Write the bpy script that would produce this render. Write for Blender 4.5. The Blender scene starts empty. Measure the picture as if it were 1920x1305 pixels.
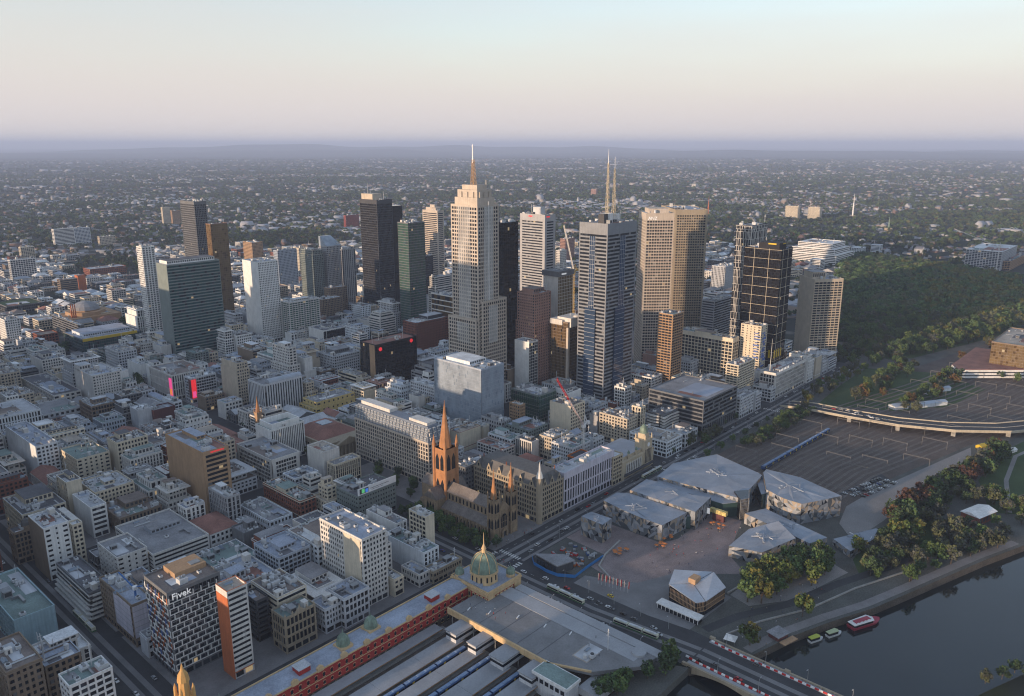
import bpy, math, random
import numpy as np
from mathutils import Vector
rnd = random.Random(11)
S = bpy.context.scene
COL = S.collection
# ------------------------------------------------------------------ camera, sky, sun, exposure
# world axes: X runs along the long avenues, Y up the cross streets, metres; river level is about -5
cam = bpy.data.cameras.new('camera'); camo = bpy.data.objects.new('camera', cam); COL.objects.link(camo)
cam.sensor_width = 36; cam.lens = 27.99; cam.clip_start = 1; cam.clip_end = 150000
camo.location = (0, 0, 285)
camo.rotation_euler = (math.radians(90 - 14.334), 0, math.radians(-47.94))
S.camera = camo
SUN_EL, SUN_DIR = math.radians(6), Vector((-.985, .17, 0)).normalized()
VEIL, VEILC = .17, (2.12, 1.93, 1.85, 1)
w = bpy.data.worlds.new('World'); S.world = w; w.use_nodes = True
nt = w.node_tree; bg = nt.nodes['Background']
sky = nt.nodes.new('ShaderNodeTexSky'); sky.sky_type = 'NISHITA'; sky.sun_disc = False
sky.sun_elevation = SUN_EL; sky.sun_rotation = math.atan2(SUN_DIR.x, SUN_DIR.y)
sky.altitude = 0; sky.air_density = 1.0; sky.dust_density = .4; sky.ozone_density = 2.0
# a thin even veil of high haze over the whole sky: it thickens toward the horizon with the longer path, and has faint streaks
N_, L = nt.nodes.new, nt.links.new
def mth(op, a, b=None):
    n = N_('ShaderNodeMath'); n.operation = op
    for i, q in enumerate((a, b)):
        if q is None: continue
        if isinstance(q, (int, float)): n.inputs[i].default_value = q
        else: L(q, n.inputs[i])
    return n.outputs[0]
tc = N_('ShaderNodeTexCoord'); mp = N_('ShaderNodeMapping'); mp.inputs['Scale'].default_value = (1.6, 1.0, 7.0); mp.inputs['Rotation'].default_value = (0.25, 0.1, 0.5)
nz = N_('ShaderNodeTexNoise'); nz.inputs['Scale'].default_value = 1.7; nz.inputs['Detail'].default_value = 5
L(tc.outputs['Generated'], mp.inputs['Vector']); L(mp.outputs['Vector'], nz.inputs['Vector'])
sp = N_('ShaderNodeSeparateXYZ'); L(tc.outputs['Generated'], sp.inputs[0])
tau = mth('ADD', mth('MULTIPLY', mth('SUBTRACT', nz.outputs['Fac'], .5), VEIL*1.1), VEIL)
fac = mth('SUBTRACT', 1, mth('EXPONENT', mth('MULTIPLY', mth('DIVIDE', tau, mth('MAXIMUM', sp.outputs['Z'], .02)), -1)))
mx = N_('ShaderNodeMixRGB'); mx.inputs['Color2'].default_value = VEILC
L(fac, mx.inputs['Fac']); L(sky.outputs['Color'], mx.inputs['Color1']); L(mx.outputs['Color'], bg.inputs['Color']); bg.inputs['Strength'].default_value = .127
sl = bpy.data.lights.new('sun', 'SUN'); sl.energy = 2.0; sl.angle = math.radians(.6); sl.color = (1, .72, .48)
so = bpy.data.objects.new('sun', sl); COL.objects.link(so)
tosun = Vector((SUN_DIR.x*math.cos(SUN_EL), SUN_DIR.y*math.cos(SUN_EL), math.sin(SUN_EL)))
so.rotation_euler = tosun.to_track_quat('Z', 'Y').to_euler()
S.view_settings.view_transform = 'Standard'; S.view_settings.look = 'None'; S.view_settings.exposure = 1.6; S.view_settings.gamma = 1
S.cycles.max_bounces = 6; S.cycles.diffuse_bounces = 2; S.cycles.glossy_bounces = 3; S.cycles.transmission_bounces = 2
S.cycles.filter_width = 1.15; S.cycles.volume_bounces = 0; S.cycles.use_denoising = True; S.cycles.sample_clamp_indirect = 4

# ------------------------------------------------------------------ materials
MATS = {}
def mat(name, col, rough=.8, var=.14, scale=.12, streak=0., metal=0., spec=.3, fine=0., emit=None, rand=0., bump=0.):
    if name in MATS: return MATS[name]
    m = bpy.data.materials.new(name); m.use_nodes = True; t = m.node_tree; b = t.nodes['Principled BSDF']; MATS[name] = m
    b.inputs['Roughness'].default_value = rough; b.inputs['Metallic'].default_value = metal; b.inputs['Specular IOR Level'].default_value = spec
    N = t.nodes.new; l = t.links.new
    c = N('ShaderNodeTexCoord')
    src = None
    def shade(prev, noise_out, lo, hi):
        r = N('ShaderNodeMapRange'); r.inputs['From Min'].default_value = .3; r.inputs['From Max'].default_value = .7
        r.inputs['To Min'].default_value = lo; r.inputs['To Max'].default_value = hi; l(noise_out, r.inputs['Value'])
        x = N('ShaderNodeMixRGB'); x.blend_type = 'MULTIPLY'; x.inputs['Fac'].default_value = 1
        if prev is None: x.inputs['Color1'].default_value = (*col, 1)
        else: l(prev, x.inputs['Color1'])
        l(r.outputs['Result'], x.inputs['Color2']); return x.outputs['Color']
    if var:
        n = N('ShaderNodeTexNoise'); n.inputs['Scale'].default_value = scale; n.inputs['Detail'].default_value = 6; n.inputs['Roughness'].default_value = .65
        l(c.outputs['Object'], n.inputs['Vector']); src = shade(src, n.outputs['Fac'], 1-var, 1+var)
    if streak:
        mp = N('ShaderNodeMapping'); mp.inputs['Scale'].default_value = (.9, .9, .05); l(c.outputs['Object'], mp.inputs['Vector'])
        n = N('ShaderNodeTexNoise'); n.inputs['Scale'].default_value = 1.0; n.inputs['Detail'].default_value = 4
        l(mp.outputs['Vector'], n.inputs['Vector']); src = shade(src, n.outputs['Fac'], 1-streak, 1+streak*.4)
    if fine:
        n = N('ShaderNodeTexNoise'); n.inputs['Scale'].default_value = 1.1; n.inputs['Detail'].default_value = 3
        l(c.outputs['Object'], n.inputs['Vector']); src = shade(src, n.outputs['Fac'], 1-fine, 1+fine)
    if rand:
        oi = N('ShaderNodeObjectInfo'); mr = N('ShaderNodeMapRange'); mr.inputs['To Min'].default_value = 1-rand; mr.inputs['To Max'].default_value = 1+rand
        l(oi.outputs['Random'], mr.inputs['Value']); x = N('ShaderNodeMixRGB'); x.blend_type = 'MULTIPLY'; x.inputs['Fac'].default_value = 1
        if src is None: x.inputs['Color1'].default_value = (*col, 1)
        else: l(src, x.inputs['Color1'])
        l(mr.outputs['Result'], x.inputs['Color2']); src = x.outputs['Color']
    if src is None: b.inputs['Base Color'].default_value = (*col, 1)
    else: l(src, b.inputs['Base Color'])
    if bump:
        n = N('ShaderNodeTexNoise'); n.inputs['Scale'].default_value = bump; n.inputs['Detail'].default_value = 3; l(c.outputs['Object'], n.inputs['Vector'])
        bp = N('ShaderNodeBump'); bp.inputs['Strength'].default_value = .25; bp.inputs['Distance'].default_value = .3; l(n.outputs['Fac'], bp.inputs['Height']); l(bp.outputs['Normal'], b.inputs['Normal'])
    if emit:
        b.inputs['Emission Color'].default_value = (*emit[:3], 1); b.inputs['Emission Strength'].default_value = emit[3]
    return m
WALLS = dict(steelgrey=(.25,.26,.28), white=(0.779,0.767,0.743), offwhite=(0.649,0.625,0.59), cream=(0.661,0.578,0.448), beige=(0.519,0.448,0.354), grey=(0.389,0.389,0.401), lgrey=(0.555,0.566,0.59), dgrey=(0.16,0.165,0.175),
    charcoal=(0.07,0.072,0.08), brown=(0.22,0.13,0.085), tan=(0.42,0.27,0.16), brick=(0.24,0.09,0.06), pinkbrick=(0.38,0.23,0.19), redbrick=(0.3,0.06,0.04), sand=(0.496,0.413,0.295), granite=(0.519,0.448,0.378),
    yellow=(0.614,0.472,0.201), teal=(0.354,0.496,0.543), greengrey=(0.2,0.235,0.225), bluegrey=(0.401,0.448,0.519), darkred=(0.13,0.05,0.05), orange=(0.5,0.15,0.06), stone=(0.36,0.3,0.22), brownstone=(0.25,0.19,0.14), pale=(0.708,0.743,0.779), black=(0.025,0.024,0.026), violet=(0.59,0.555,0.625))
for k, c in WALLS.items(): mat(k, c, .85, .13, .1, streak=.16, fine=.05)
ROOFS = dict(r_grey=(0.26,0.26,0.273), r_dark=(0.13,0.13,0.143), r_light=(0.468,0.481,0.507), r_blue=(0.325,0.364,0.442), r_white=(0.676,0.689,0.7), r_brown=(0.221,0.182,0.163), r_green=(0.195,0.26,0.247), r_rust=(0.26,0.13,0.104), r_tan=(0.39,0.338,0.286))
for k, c in ROOFS.items(): mat(k, c, .9, .28, .07, fine=.16)
mat('r_metal', (.4,.44,.5), .45, .15, .08, streak=.1, metal=.3)
def glassmat(name, col, rough=.08, spec=.5, var=.25, metal=0.):
    return mat(name, col, rough, var, .08, spec=spec, metal=metal, bump=.12)
glassmat('g_dark', (.018,.021,.027), .12, .28); glassmat('g_mid', (.04,.048,.06), .15, .35); glassmat('g_black', (.012,.012,.015), .05, .6); mat('g_blind', (.16,.16,.165), .5, .1)
mat('g_lit', (.2,.16,.1), .5, .2, emit=(1,.72,.38,.1)); glassmat('g_teal', (.03,.075,.075)); glassmat('g_green', (.03,.08,.055)); glassmat('g_blue', (.035,.06,.11))
glassmat('g_bronze', (.09,.055,.02), .1, .6); glassmat('g_pale', (.2,.25,.31), .16, .6); glassmat('g_gold', (.16,.11,.05), .12, .7); glassmat('g_bluep', (.3,.35,.41), .2, .7, .3)
GL = dict(std=('g_dark','g_mid','g_blind','g_lit'), black=('g_black','g_dark','g_dark','g_lit'), teal=('g_teal','g_dark','g_mid','g_lit'), green=('g_green','g_teal','g_mid','g_lit'),
    blue=('g_blue','g_dark','g_mid','g_lit'), bronze=('g_bronze','g_black','g_bronze','g_lit'), pale=('g_pale','g_mid','g_pale','g_blind'), gold=('g_gold','g_bronze','g_gold','g_lit'), bluep=('g_bluep','g_bluep','g_pale','g_bluep'))
mat('steel', (.3,.31,.33), .4, .1, metal=.6); mat('dark_steel', (.06,.06,.065), .5, .1); mat('plant_white', (.55,.56,.57), .6, .15, .5); mat('plant_grey', (.28,.29,.3), .7, .2, .5)
mat('copper', (.2,.27,.21), .6, .35, .25, streak=.3); mat('slate', (.13,.125,.12), .7, .25, .4); mat('red_paint', (.5,.03,.03), .5, .08); mat('white_paint', (.8,.8,.8), .5, .05)

# ------------------------------------------------------------------ mesh helpers
class MB:
    def __init__(s): s.v = []; s.f = []; s.m = []
    def face(s, pts, m=0):
        n = len(s.v); s.v.extend(pts); s.f.append(tuple(range(n, n+len(pts)))); s.m.append(m)
    def box(s, x0, y0, z0, x1, y1, z1, m=0):
        n = len(s.v)
        s.v.extend([(x0,y0,z0),(x1,y0,z0),(x1,y1,z0),(x0,y1,z0),(x0,y0,z1),(x1,y0,z1),(x1,y1,z1),(x0,y1,z1)])
        for q in ((0,3,2,1),(4,5,6,7),(0,1,5,4),(1,2,6,5),(2,3,7,6),(3,0,4,7)): s.f.append(tuple(n+i for i in q)); s.m.append(m)
        return s
    def loft(s, rings, m=0, cap=True, mt=None):
        n0 = len(s.v); k = len(rings[0])
        for r in rings: s.v.extend(r)
        for a in range(len(rings)-1):
            for i in range(k):
                j = (i+1) % k; s.f.append((n0+a*k+i, n0+a*k+j, n0+(a+1)*k+j, n0+(a+1)*k+i)); s.m.append(m)
        if cap:
            s.f.append(tuple(n0+(len(rings)-1)*k+i for i in range(k))); s.m.append(m if mt is None else mt)
            s.f.append(tuple(n0+i for i in reversed(range(k)))); s.m.append(m)
        return s
    def prism(s, poly, z0, z1, m=0, mt=None):
        a = sum(poly[i][0]*poly[(i+1) % len(poly)][1]-poly[(i+1) % len(poly)][0]*poly[i][1] for i in range(len(poly)))
        if a < 0: poly = poly[::-1]
        return s.loft([[(x,y,z0) for x,y in poly], [(x,y,z1) for x,y in poly]], m, True, mt)
    def lathe(s, cx, cy, prof, n=12, m=0, ph=0.):
        rings = [[(cx+r*math.cos(ph+2*math.pi*i/n), cy+r*math.sin(ph+2*math.pi*i/n), z) for i in range(n)] for r, z in prof]
        return s.loft(rings, m)
    def cyl(s, cx, cy, z0, z1, r0, r1=None, n=8, m=0): return s.lathe(cx, cy, [(r0,z0),(r0 if r1 is None else r1,z1)], n, m, math.pi/n)
    def bar(s, a, b, r=.1, m=0, r2=None):
        a, b = Vector(a), Vector(b); d = (b-a)
        if d.length < 1e-6: return s
        d.normalize(); p = d.cross(Vector((0,0,1)) if abs(d.z) < .9 else Vector((1,0,0))).normalized(); q = d.cross(p); r2 = r if r2 is None else r2
        R = lambda c, k: [tuple(c+p*k*i+q*k*j) for i, j in ((-1,-1),(1,-1),(1,1),(-1,1))]
        return s.loft([R(a,r), R(b,r2)], m)
    def gable(s, x0, y0, x1, y1, z0, z1, ax='y', m=0, me=None, oh=0.):
        me = m if me is None else me
        if ax == 'y':
            c = (x0+x1)/2; A,B,Cc,D = (x0,y0,z0),(x1,y0,z0),(x1,y1,z0),(x0,y1,z0); E,F = (c,y0,z1),(c,y1,z1)
            s.face([A,B,E],me); s.face([Cc,D,F],me); s.face([B,Cc,F,E],m); s.face([D,A,E,F],m)
        else:
            c = (y0+y1)/2; A,B,Cc,D = (x0,y0,z0),(x1,y0,z0),(x1,y1,z0),(x0,y1,z0); E,F = (x0,c,z1),(x1,c,z1)
            s.face([D,A,E],me); s.face([B,Cc,F],me); s.face([A,B,F,E],m); s.face([Cc,D,E,F],m)
        return s
    def mesh(s, name, mats):
        me = bpy.data.meshes.new(name); me.from_pydata(s.v, [], s.f)
        for m in mats: me.materials.append(MATS[m] if isinstance(m, str) else m)
        if len(mats) > 1: me.polygons.foreach_set('material_index', s.m)
        return me
    def build(s, name, mats, parent=None, loc=(0,0,0), rz=0., kind=None, smooth=False):
        if isinstance(mats, str): mats = [mats]
        me = s.mesh(name, mats)
        if smooth: me.polygons.foreach_set('use_smooth', [True]*len(me.polygons))
        return link(name, me, parent, loc, rz, kind)
def link(name, me, parent=None, loc=(0,0,0), rz=0., kind=None, sc=None):
    o = bpy.data.objects.new(name, me); COL.objects.link(o); o.location = loc; o.rotation_euler = (0,0,rz)
    if parent: o.parent = parent
    if kind: o['kind'] = kind
    if sc: o.scale = sc
    return o
def thing(name, label, cat, loc=(0,0,0), rz=0., group=None):
    return tag(link(name, None, None, loc, rz), label, cat, group)
def tag(o, label, cat, group=None):
    o['label'] = label; o['category'] = cat
    if group: o['group'] = group
    return o
def struct(name, mb, mats, z=0.): return mb.build(name, mats, None, (0,0,z), kind='structure')
def dup(root, loc, rz=0., label=None, group=None, sc=None):
    r = root.copy(); COL.objects.link(r); r.location = loc; r.rotation_euler = (0,0,rz)
    if label: r['label'] = label
    if group: r['group'] = group
    if sc: r.scale = (sc,)*3
    for ch in root.children:
        c = ch.copy(); COL.objects.link(c); c.parent = r
        for g in ch.children:
            d = g.copy(); COL.objects.link(d); d.parent = c
    return r
# ------------------------------------------------------------------ ground, river, streets
EL, SW, RU, EX, SP = 142, 364, 602, 826, 1050           # cross streets (X)
VS = [347, 457, 570, 683, 795, 908, 1020, 1133, 1245]    # long streets (Y), every second one a lane
BANK = [(-60000,326),(-2500,326),(-320,326),(345.9,326),(346,207),(356,186),(388,166),(421,157),(455,144),(487,130),(517,120),(551,109),(603,92),(646,76),(760,40),(900,-20),(1100,-130),(1500,-300),(2500,-500),(60000,-6000)]
SBANK = [(-60000,-10),(-300,60),(200,88),(330,78),(390,72),(437,61),(475,46),(560,10),(700,-60),(900,-150),(1300,-330),(2500,-640),(60000,-6300)]
def suburb_ground():
    m = bpy.data.materials.new('suburb_ground'); m.use_nodes = True; t = m.node_tree; N = t.nodes.new; l = t.links.new; b = t.nodes['Principled BSDF']
    b.inputs['Roughness'].default_value = .95; b.inputs['Specular IOR Level'].default_value = .1
    c = N('ShaderNodeTexCoord'); col = None
    def noise(scale, det=5): n = N('ShaderNodeTexNoise'); n.inputs['Scale'].default_value = scale; n.inputs['Detail'].default_value = det; l(c.outputs['Object'], n.inputs['Vector']); return n.outputs['Fac']
    def vor(scale): n = N('ShaderNodeTexVoronoi'); n.inputs['Scale'].default_value = scale; l(c.outputs['Object'], n.inputs['Vector']); return n
    def ramp(f, pts):
        r = N('ShaderNodeValToRGB'); e = r.color_ramp.elements
        e[0].position, e[0].color = pts[0][0], (*pts[0][1],1); e[1].position, e[1].color = pts[-1][0], (*pts[-1][1],1)
        for p_, cc in pts[1:-1]: q = e.new(p_); q.color = (*cc,1)
        l(f, r.inputs['Fac']); return r.outputs['Color']
    def mix(f, a, b_, mode='MIX'):
        x = N('ShaderNodeMixRGB'); x.blend_type = mode; l(f, x.inputs['Fac']) if not isinstance(f, float) else setattr(x.inputs['Fac'], 'default_value', f); l(a, x.inputs['Color1']); l(b_, x.inputs['Color2']); return x.outputs['Color']
    base = ramp(noise(.004), [(.35,(.022,.03,.022)),(.5,(.042,.047,.046)),(.65,(.066,.067,.068))])
    v = vor(.02); dots = ramp(v.outputs['Distance'], [(.0,(1,1,1)),(.3,(1,1,1)),(.42,(0,0,0))])
    cellc = ramp(v.outputs['Color'], [(.0,(.03,.04,.022)),(.45,(.05,.055,.035)),(.62,(.06,.06,.06)),(.78,(.13,.12,.12)),(1,(.3,.29,.28))])
    col = mix(dots, base, cellc)
    far = ramp(noise(.0009, 8), [(.4,(.6,.66,.5)),(.55,(1,1,1)),(.7,(1.6,1.5,1.4))])
    col = mix(1.0, col, far, 'MULTIPLY'); l(col, b.inputs['Base Color']); return m
MATS['suburb_ground'] = suburb_ground()
mat('asphalt', (.055,.056,.06), .85, .25, .05, fine=.12); mat('paving', (.2,.19,.19), .85, .2, .08, fine=.1); mat('tram_concrete', (.19,.187,.19), .8, .2, .06, fine=.08)
mat('lawn', (.05,.08,.03), .95, .3, .03, fine=.3); mat('earth', (.1,.102,.094), .95, .3, .04, fine=.25); mat('ballast', (.11,.088,.076), .95, .3, .05, fine=.3); mat('gravel_lot', (.24,.23,.225), .95, .2, .03, fine=.15)
mat('marking', (.6,.6,.58), .7, .1); mat('rail_steel', (.16,.14,.13), .4, .1, metal=.5); mat('cobble', (.235,.19,.185), .85, .25, .06, fine=.2); mat('concrete', (.34,.33,.31), .85, .2, .08, streak=.2); mat('wood_bank', (.1,.085,.07), .9, .3, .1, fine=.3)
g = MB(); g.face([(x,y,0) for x,y in BANK] + [(60000,62000,0),(-60000,62000,0)])
g.face([(x,y,0) for x,y in reversed(SBANK)] + [(-60000,-60000,0),(60000,-60000,0)])
struct('ground', g, 'suburb_ground')
def tri(me):
    import bmesh
    b = bmesh.new(); b.from_mesh(me); bmesh.ops.triangulate(b, faces=b.faces); b.to_mesh(me); b.free()
tri(bpy.data.objects['ground'].data)
wm = mat('river_water', (.012,.018,.02), .05, .25, .02, spec=.42, bump=.25)
g = MB(); g.face([(-3000,-1500,0),(3500,-1500,0),(3500,400,0),(-3000,400,0)]); struct('river_water', g, 'river_water', -5)
g = MB()
for pl in (BANK[1:-1], SBANK[1:-1]):
    for a, b in zip(pl, pl[1:]): g.face([(*a,-6),(*b,-6),(*b,.05),(*a,.05)])
struct('river_bank', g, 'wood_bank')
g = MB(); g.box(-600,187,-6.2,356,206,-.02); g.build('embankment', ['earth'], kind='structure')
# promenade along the north bank
def strip(pts, w0, w1, z):
    m = MB()
    for (a, b) in zip(pts, pts[1:]):
        d = Vector((b[0]-a[0], b[1]-a[1])).normalized(); n = Vector((-d.y, d.x))
        m.face([(a[0]+n.x*w0,a[1]+n.y*w0,z),(b[0]+n.x*w0,b[1]+n.y*w0,z),(b[0]+n.x*w1,b[1]+n.y*w1,z),(a[0]+n.x*w1,a[1]+n.y*w1,z)])
    return m
g = MB(); g.face([(356.2,187,0),(356,345,0),(1040,360,0),(1400,360,0),(1400,-250,0)]+[(x,y,0) for x,y in reversed(BANK[5:16])])
o = struct('bank_earth', g, 'earth', .004); tri(o.data)
# asphalt under the whole city grid, raised pavement blocks on top
g = MB(); g.face([(-700,333,0),(348,333,0),(348,260,0),(357,189.5,0),(388,189.5,0),(392,332,0),(1068,346,0),(1068,1290,0),(-700,1290,0)]); o = struct('road', g, 'asphalt', .008); tri(o.data)
us = [(-920,-715),(-695,-505),(-480,-300),(-280,-83),(-60,EL-12),(EL+12,367),(393,RU-12),(RU+12,EX-12),(EX+12,SP-12)]
for i, (a, b) in enumerate(us):
    for j in range(8):
        c = VS[j]+(12 if j % 2 == 0 else 4); d = VS[j+1]-(12 if (j+1) % 2 == 0 else 4)
        aa, bb = (a, 349) if (j == 0 and b == 367) else ((379, b) if (j == 0 and a == 393) else (a, b))
        g = MB(); g.box(aa,c,-.05,bb,d,.15); o = g.build('pavement', ['paving'], kind='structure')
# Flinders avenue footpath on the south side, kerb step
g = MB(); g.box(-400,331.2,-.05,346,334.5,.16); g.box(382,333.5,-.05,560,336,.16); g.build('footpath', ['paving'], kind='structure')
# tram tracks and lane lines
g = MB()
for yy in (343.6,350.4): g.box(-400,yy-1.6,-.1,1040,yy+1.6,.02)
for dx in (-3.4,3.4):
    pl = [(364+dx,342),(364+dx,262),(372+dx,189),(372+dx,-60)]
    for a, b in zip(pl, pl[1:]): g.face([(a[0]-1.6,a[1],.024),(b[0]-1.6,b[1],.024),(b[0]+1.6,b[1],.024),(a[0]+1.6,a[1],.024)][::-1])
    g.box(364+dx-1.6,352.1,-.1,364+dx+1.6,455,.022)
for xx in (EL-3,EL+3): g.box(xx-1.5,352.2,-.1,xx+1.5,1200,.022)
g.build('tram_track', ['tram_concrete'], kind='structure')
g = MB()
for yy, x0, x1 in ((339.6,396,1040),(354.6,170,1040),(339.9,-300,342)):
    x = x0
    while x < x1: g.box(x,yy-.08,0,x+3,yy+.08,.03); x += 9
for xx, y0, y1 in ((355.8,262,330),(372.4,262,330),(351.4,262,320)):
    y = y0
    while y < y1: g.box(xx-.08,y,0,xx+.08,y+3,.03); y += 9
for k in range(12):
    g.box(349+k*2.6,331.8,0,350.4+k*2.6,335.6,.032); g.box(349+k*2.6,355.6,0,350.4+k*2.6,358.6,.032)
for k in range(9): g.box(381,338+k*2.2,0,384.5,339.1+k*2.2,.033); g.box(344.5,338+k*2.2,0,347.8,339.1+k*2.2,.033)
for xx in (RU,EX,SP,EL):
    for k in range(9): g.box(xx-13,338+k*2.2,0,xx-10,339.1+k*2.2,.033)
g.build('road_marking', ['marking'], kind='structure')
# hills on the horizon
def hills():
    g = MB(); n = 160
    for row, (dist, amp, ph) in enumerate(((25000,230,0.),(30000,390,2.))):
        pts = []
        for i in range(n+1):
            a = math.radians(-8+i/n*100); k = i/n
            h = amp*(.35+.3*math.sin(k*9+ph)+.2*math.sin(k*23+ph*2)+.09*math.sin(k*57+ph)+.05*math.sin(k*131))
            env = math.exp(-((k-.58)/.16)**2)*.75+math.exp(-((k-.3)/.2)**2)*.35+.2
            pts.append((math.cos(a)*dist, math.sin(a)*dist, min(436,max(20,h*env+70*env))))
        for p, q in zip(pts, pts[1:]):
            f = lambda P_, s, z: (P_[0]*s, P_[1]*s, z)
            g.face([f(p,.82,-2),f(q,.82,-2),q,p]); g.face([p,q,f(q,1.12,-2),f(p,1.12,-2)])
    mat('hill_forest', (.05,.06,.045), .95, .3, .0004); struct('hills', g, 'hill_forest')
hills()
# ------------------------------------------------------------------ roof plant prototypes (shared meshes)
def protos():
    P = {}
    g = MB(); g.box(-1.2,-.9,.25,1.2,.9,1.5); g.cyl(0,0,1.5,1.75,.7,.7,10,1)
    for x in (-1,1): g.box(x-.1,-.8,0,x+.1,.8,.25,1)
    P['air_conditioner'] = g.mesh('air_conditioner', ['plant_white','dark_steel'])
    g = MB(); g.box(-2,-1.5,0,2,1.5,2.2); g.box(-2.05,-1.2,.5,-1.9,1.2,1.9,1); g.box(-1.6,-1.55,.5,1.6,-1.4,1.9,1); g.box(-2.15,-1.65,2.2,2.15,1.65,2.35)
    P['plant_room'] = g.mesh('plant_room', ['plant_grey','dark_steel'])
    g = MB(); g.box(-1.8,-1.8,0,1.8,1.8,1.9); g.cyl(-.85,0,1.9,2.7,.75,.65,10,1); g.cyl(.95,0,1.9,2.7,.75,.65,10,1)
    P['cooling_tower'] = g.mesh('cooling_tower', ['plant_white','plant_grey'])
    g = MB(); g.cyl(0,0,0,1.6,.28,.28,8); g.cyl(0,0,1.6,1.95,.5,.15,8); P['vent_pipe'] = g.mesh('vent_pipe', ['steel'])
    g = MB(); g.cyl(0,0,.3,2.4,1.1,1.1,12); g.lathe(0,0,[(1.15,2.4),(.1,2.8)],12); P['water_tank'] = g.mesh('water_tank', ['plant_white'])
    g = MB(); g.box(-3.5,-.5,.6,3.5,.5,1.4); g.box(2.9,-.5,.3,3.5,3.2,1.3)
    for x in (-3,0,2): g.box(x,-.4,0,x+.2,.4,.6)
    P['air_duct'] = g.mesh('air_duct', ['steel'])
    g = MB(); g.bar((0,0,0),(0,0,7),.12); g.bar((-.9,0,5.5),(.9,0,5.5),.06); g.bar((-.6,0,6.3),(.6,0,6.3),.05); g.bar((0,-.8,4.6),(0,.8,4.6),.06)
    P['antenna'] = g.mesh('antenna', ['plant_white'])
    g = MB(); g.box(-2.2,-1.1,0,2.2,1.1,.4); g.gable(-2.1,-1,2.1,1,.4,1.1,'x',1); P['skylight'] = g.mesh('skylight', ['plant_grey','g_pale'])
    g = MB(); g.box(-1.6,-1.3,0,1.6,1.3,2.7); g.box(-1.75,-1.45,2.7,1.75,1.45,2.85); g.box(-.5,-1.36,0,.5,-1.25,2.1,1); P['stair_head'] = g.mesh('stair_head', ['offwhite','dark_steel'])
    g = MB(); [g.bar((-4,y,.3),(4,y,.3),.09) for y in (-.3,0,.3)]; [g.box(x,-.5,0,x+.15,.5,.25) for x in (-3.5,0,3.5)]; P['pipe_run'] = g.mesh('pipe_run', ['plant_white'])
    g = MB(); g.box(-2.2,-1.2,0,2.2,1.2,.3); [g.cyl(x,0,.3,1.5,.55,.5,8,1) for x in (-1.3,0,1.3)]; P['exhaust_fan'] = g.mesh('exhaust_fan', ['plant_grey','plant_white'])
    return P
PRO = protos()
for k_ in ROOFS: PRO['roof_membrane_'+k_] = MB().box(-.5,-.5,0,.5,.5,.035).mesh('roof_membrane', [k_])
UNITS = ['air_conditioner']*5+['vent_pipe']*3+['cooling_tower']*2+['water_tank','air_duct','air_duct','skylight','stair_head','antenna','plant_room','plant_room','pipe_run','pipe_run','exhaust_fan']
def clutter(root, x0, y0, x1, y1, z, n, r, avoid=()):
    k = tries = 0; put = list(avoid); W_, D_ = x1-x0, y1-y0
    if W_ > 6 and D_ > 6:
        for q in range(r.choice((1,2,2,3))):
            a, b = r.uniform(.2,.6)*W_, r.uniform(.2,.6)*D_; link('roof_membrane', PRO['roof_membrane_'+r.choice(list(ROOFS))], root, (r.uniform(x0+a/2,x1-a/2),r.uniform(y0+b/2,y1-b/2),z+q*.012), 0, None, (a,b,1))
    while k < n and tries < n*6:
        tries += 1; nm = r.choice(UNITS); m = 1.6 if nm not in ('plant_room','air_duct','pipe_run') else 3.2
        if x1-x0 < 2*m+1 or y1-y0 < 2*m+1: continue
        x = r.uniform(x0+m,x1-m); y = r.uniform(y0+m,y1-m)
        if any(abs(x-a) < m+c and abs(y-b) < m+c for a, b, c in put): continue
        put.append((x,y,m)); s = r.uniform(.9,1.55)
        link(nm, PRO[nm], root, (x,y,z), r.choice((0,math.pi/2)), None, (s,s,s*r.uniform(.85,1.3))); k += 1

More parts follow.
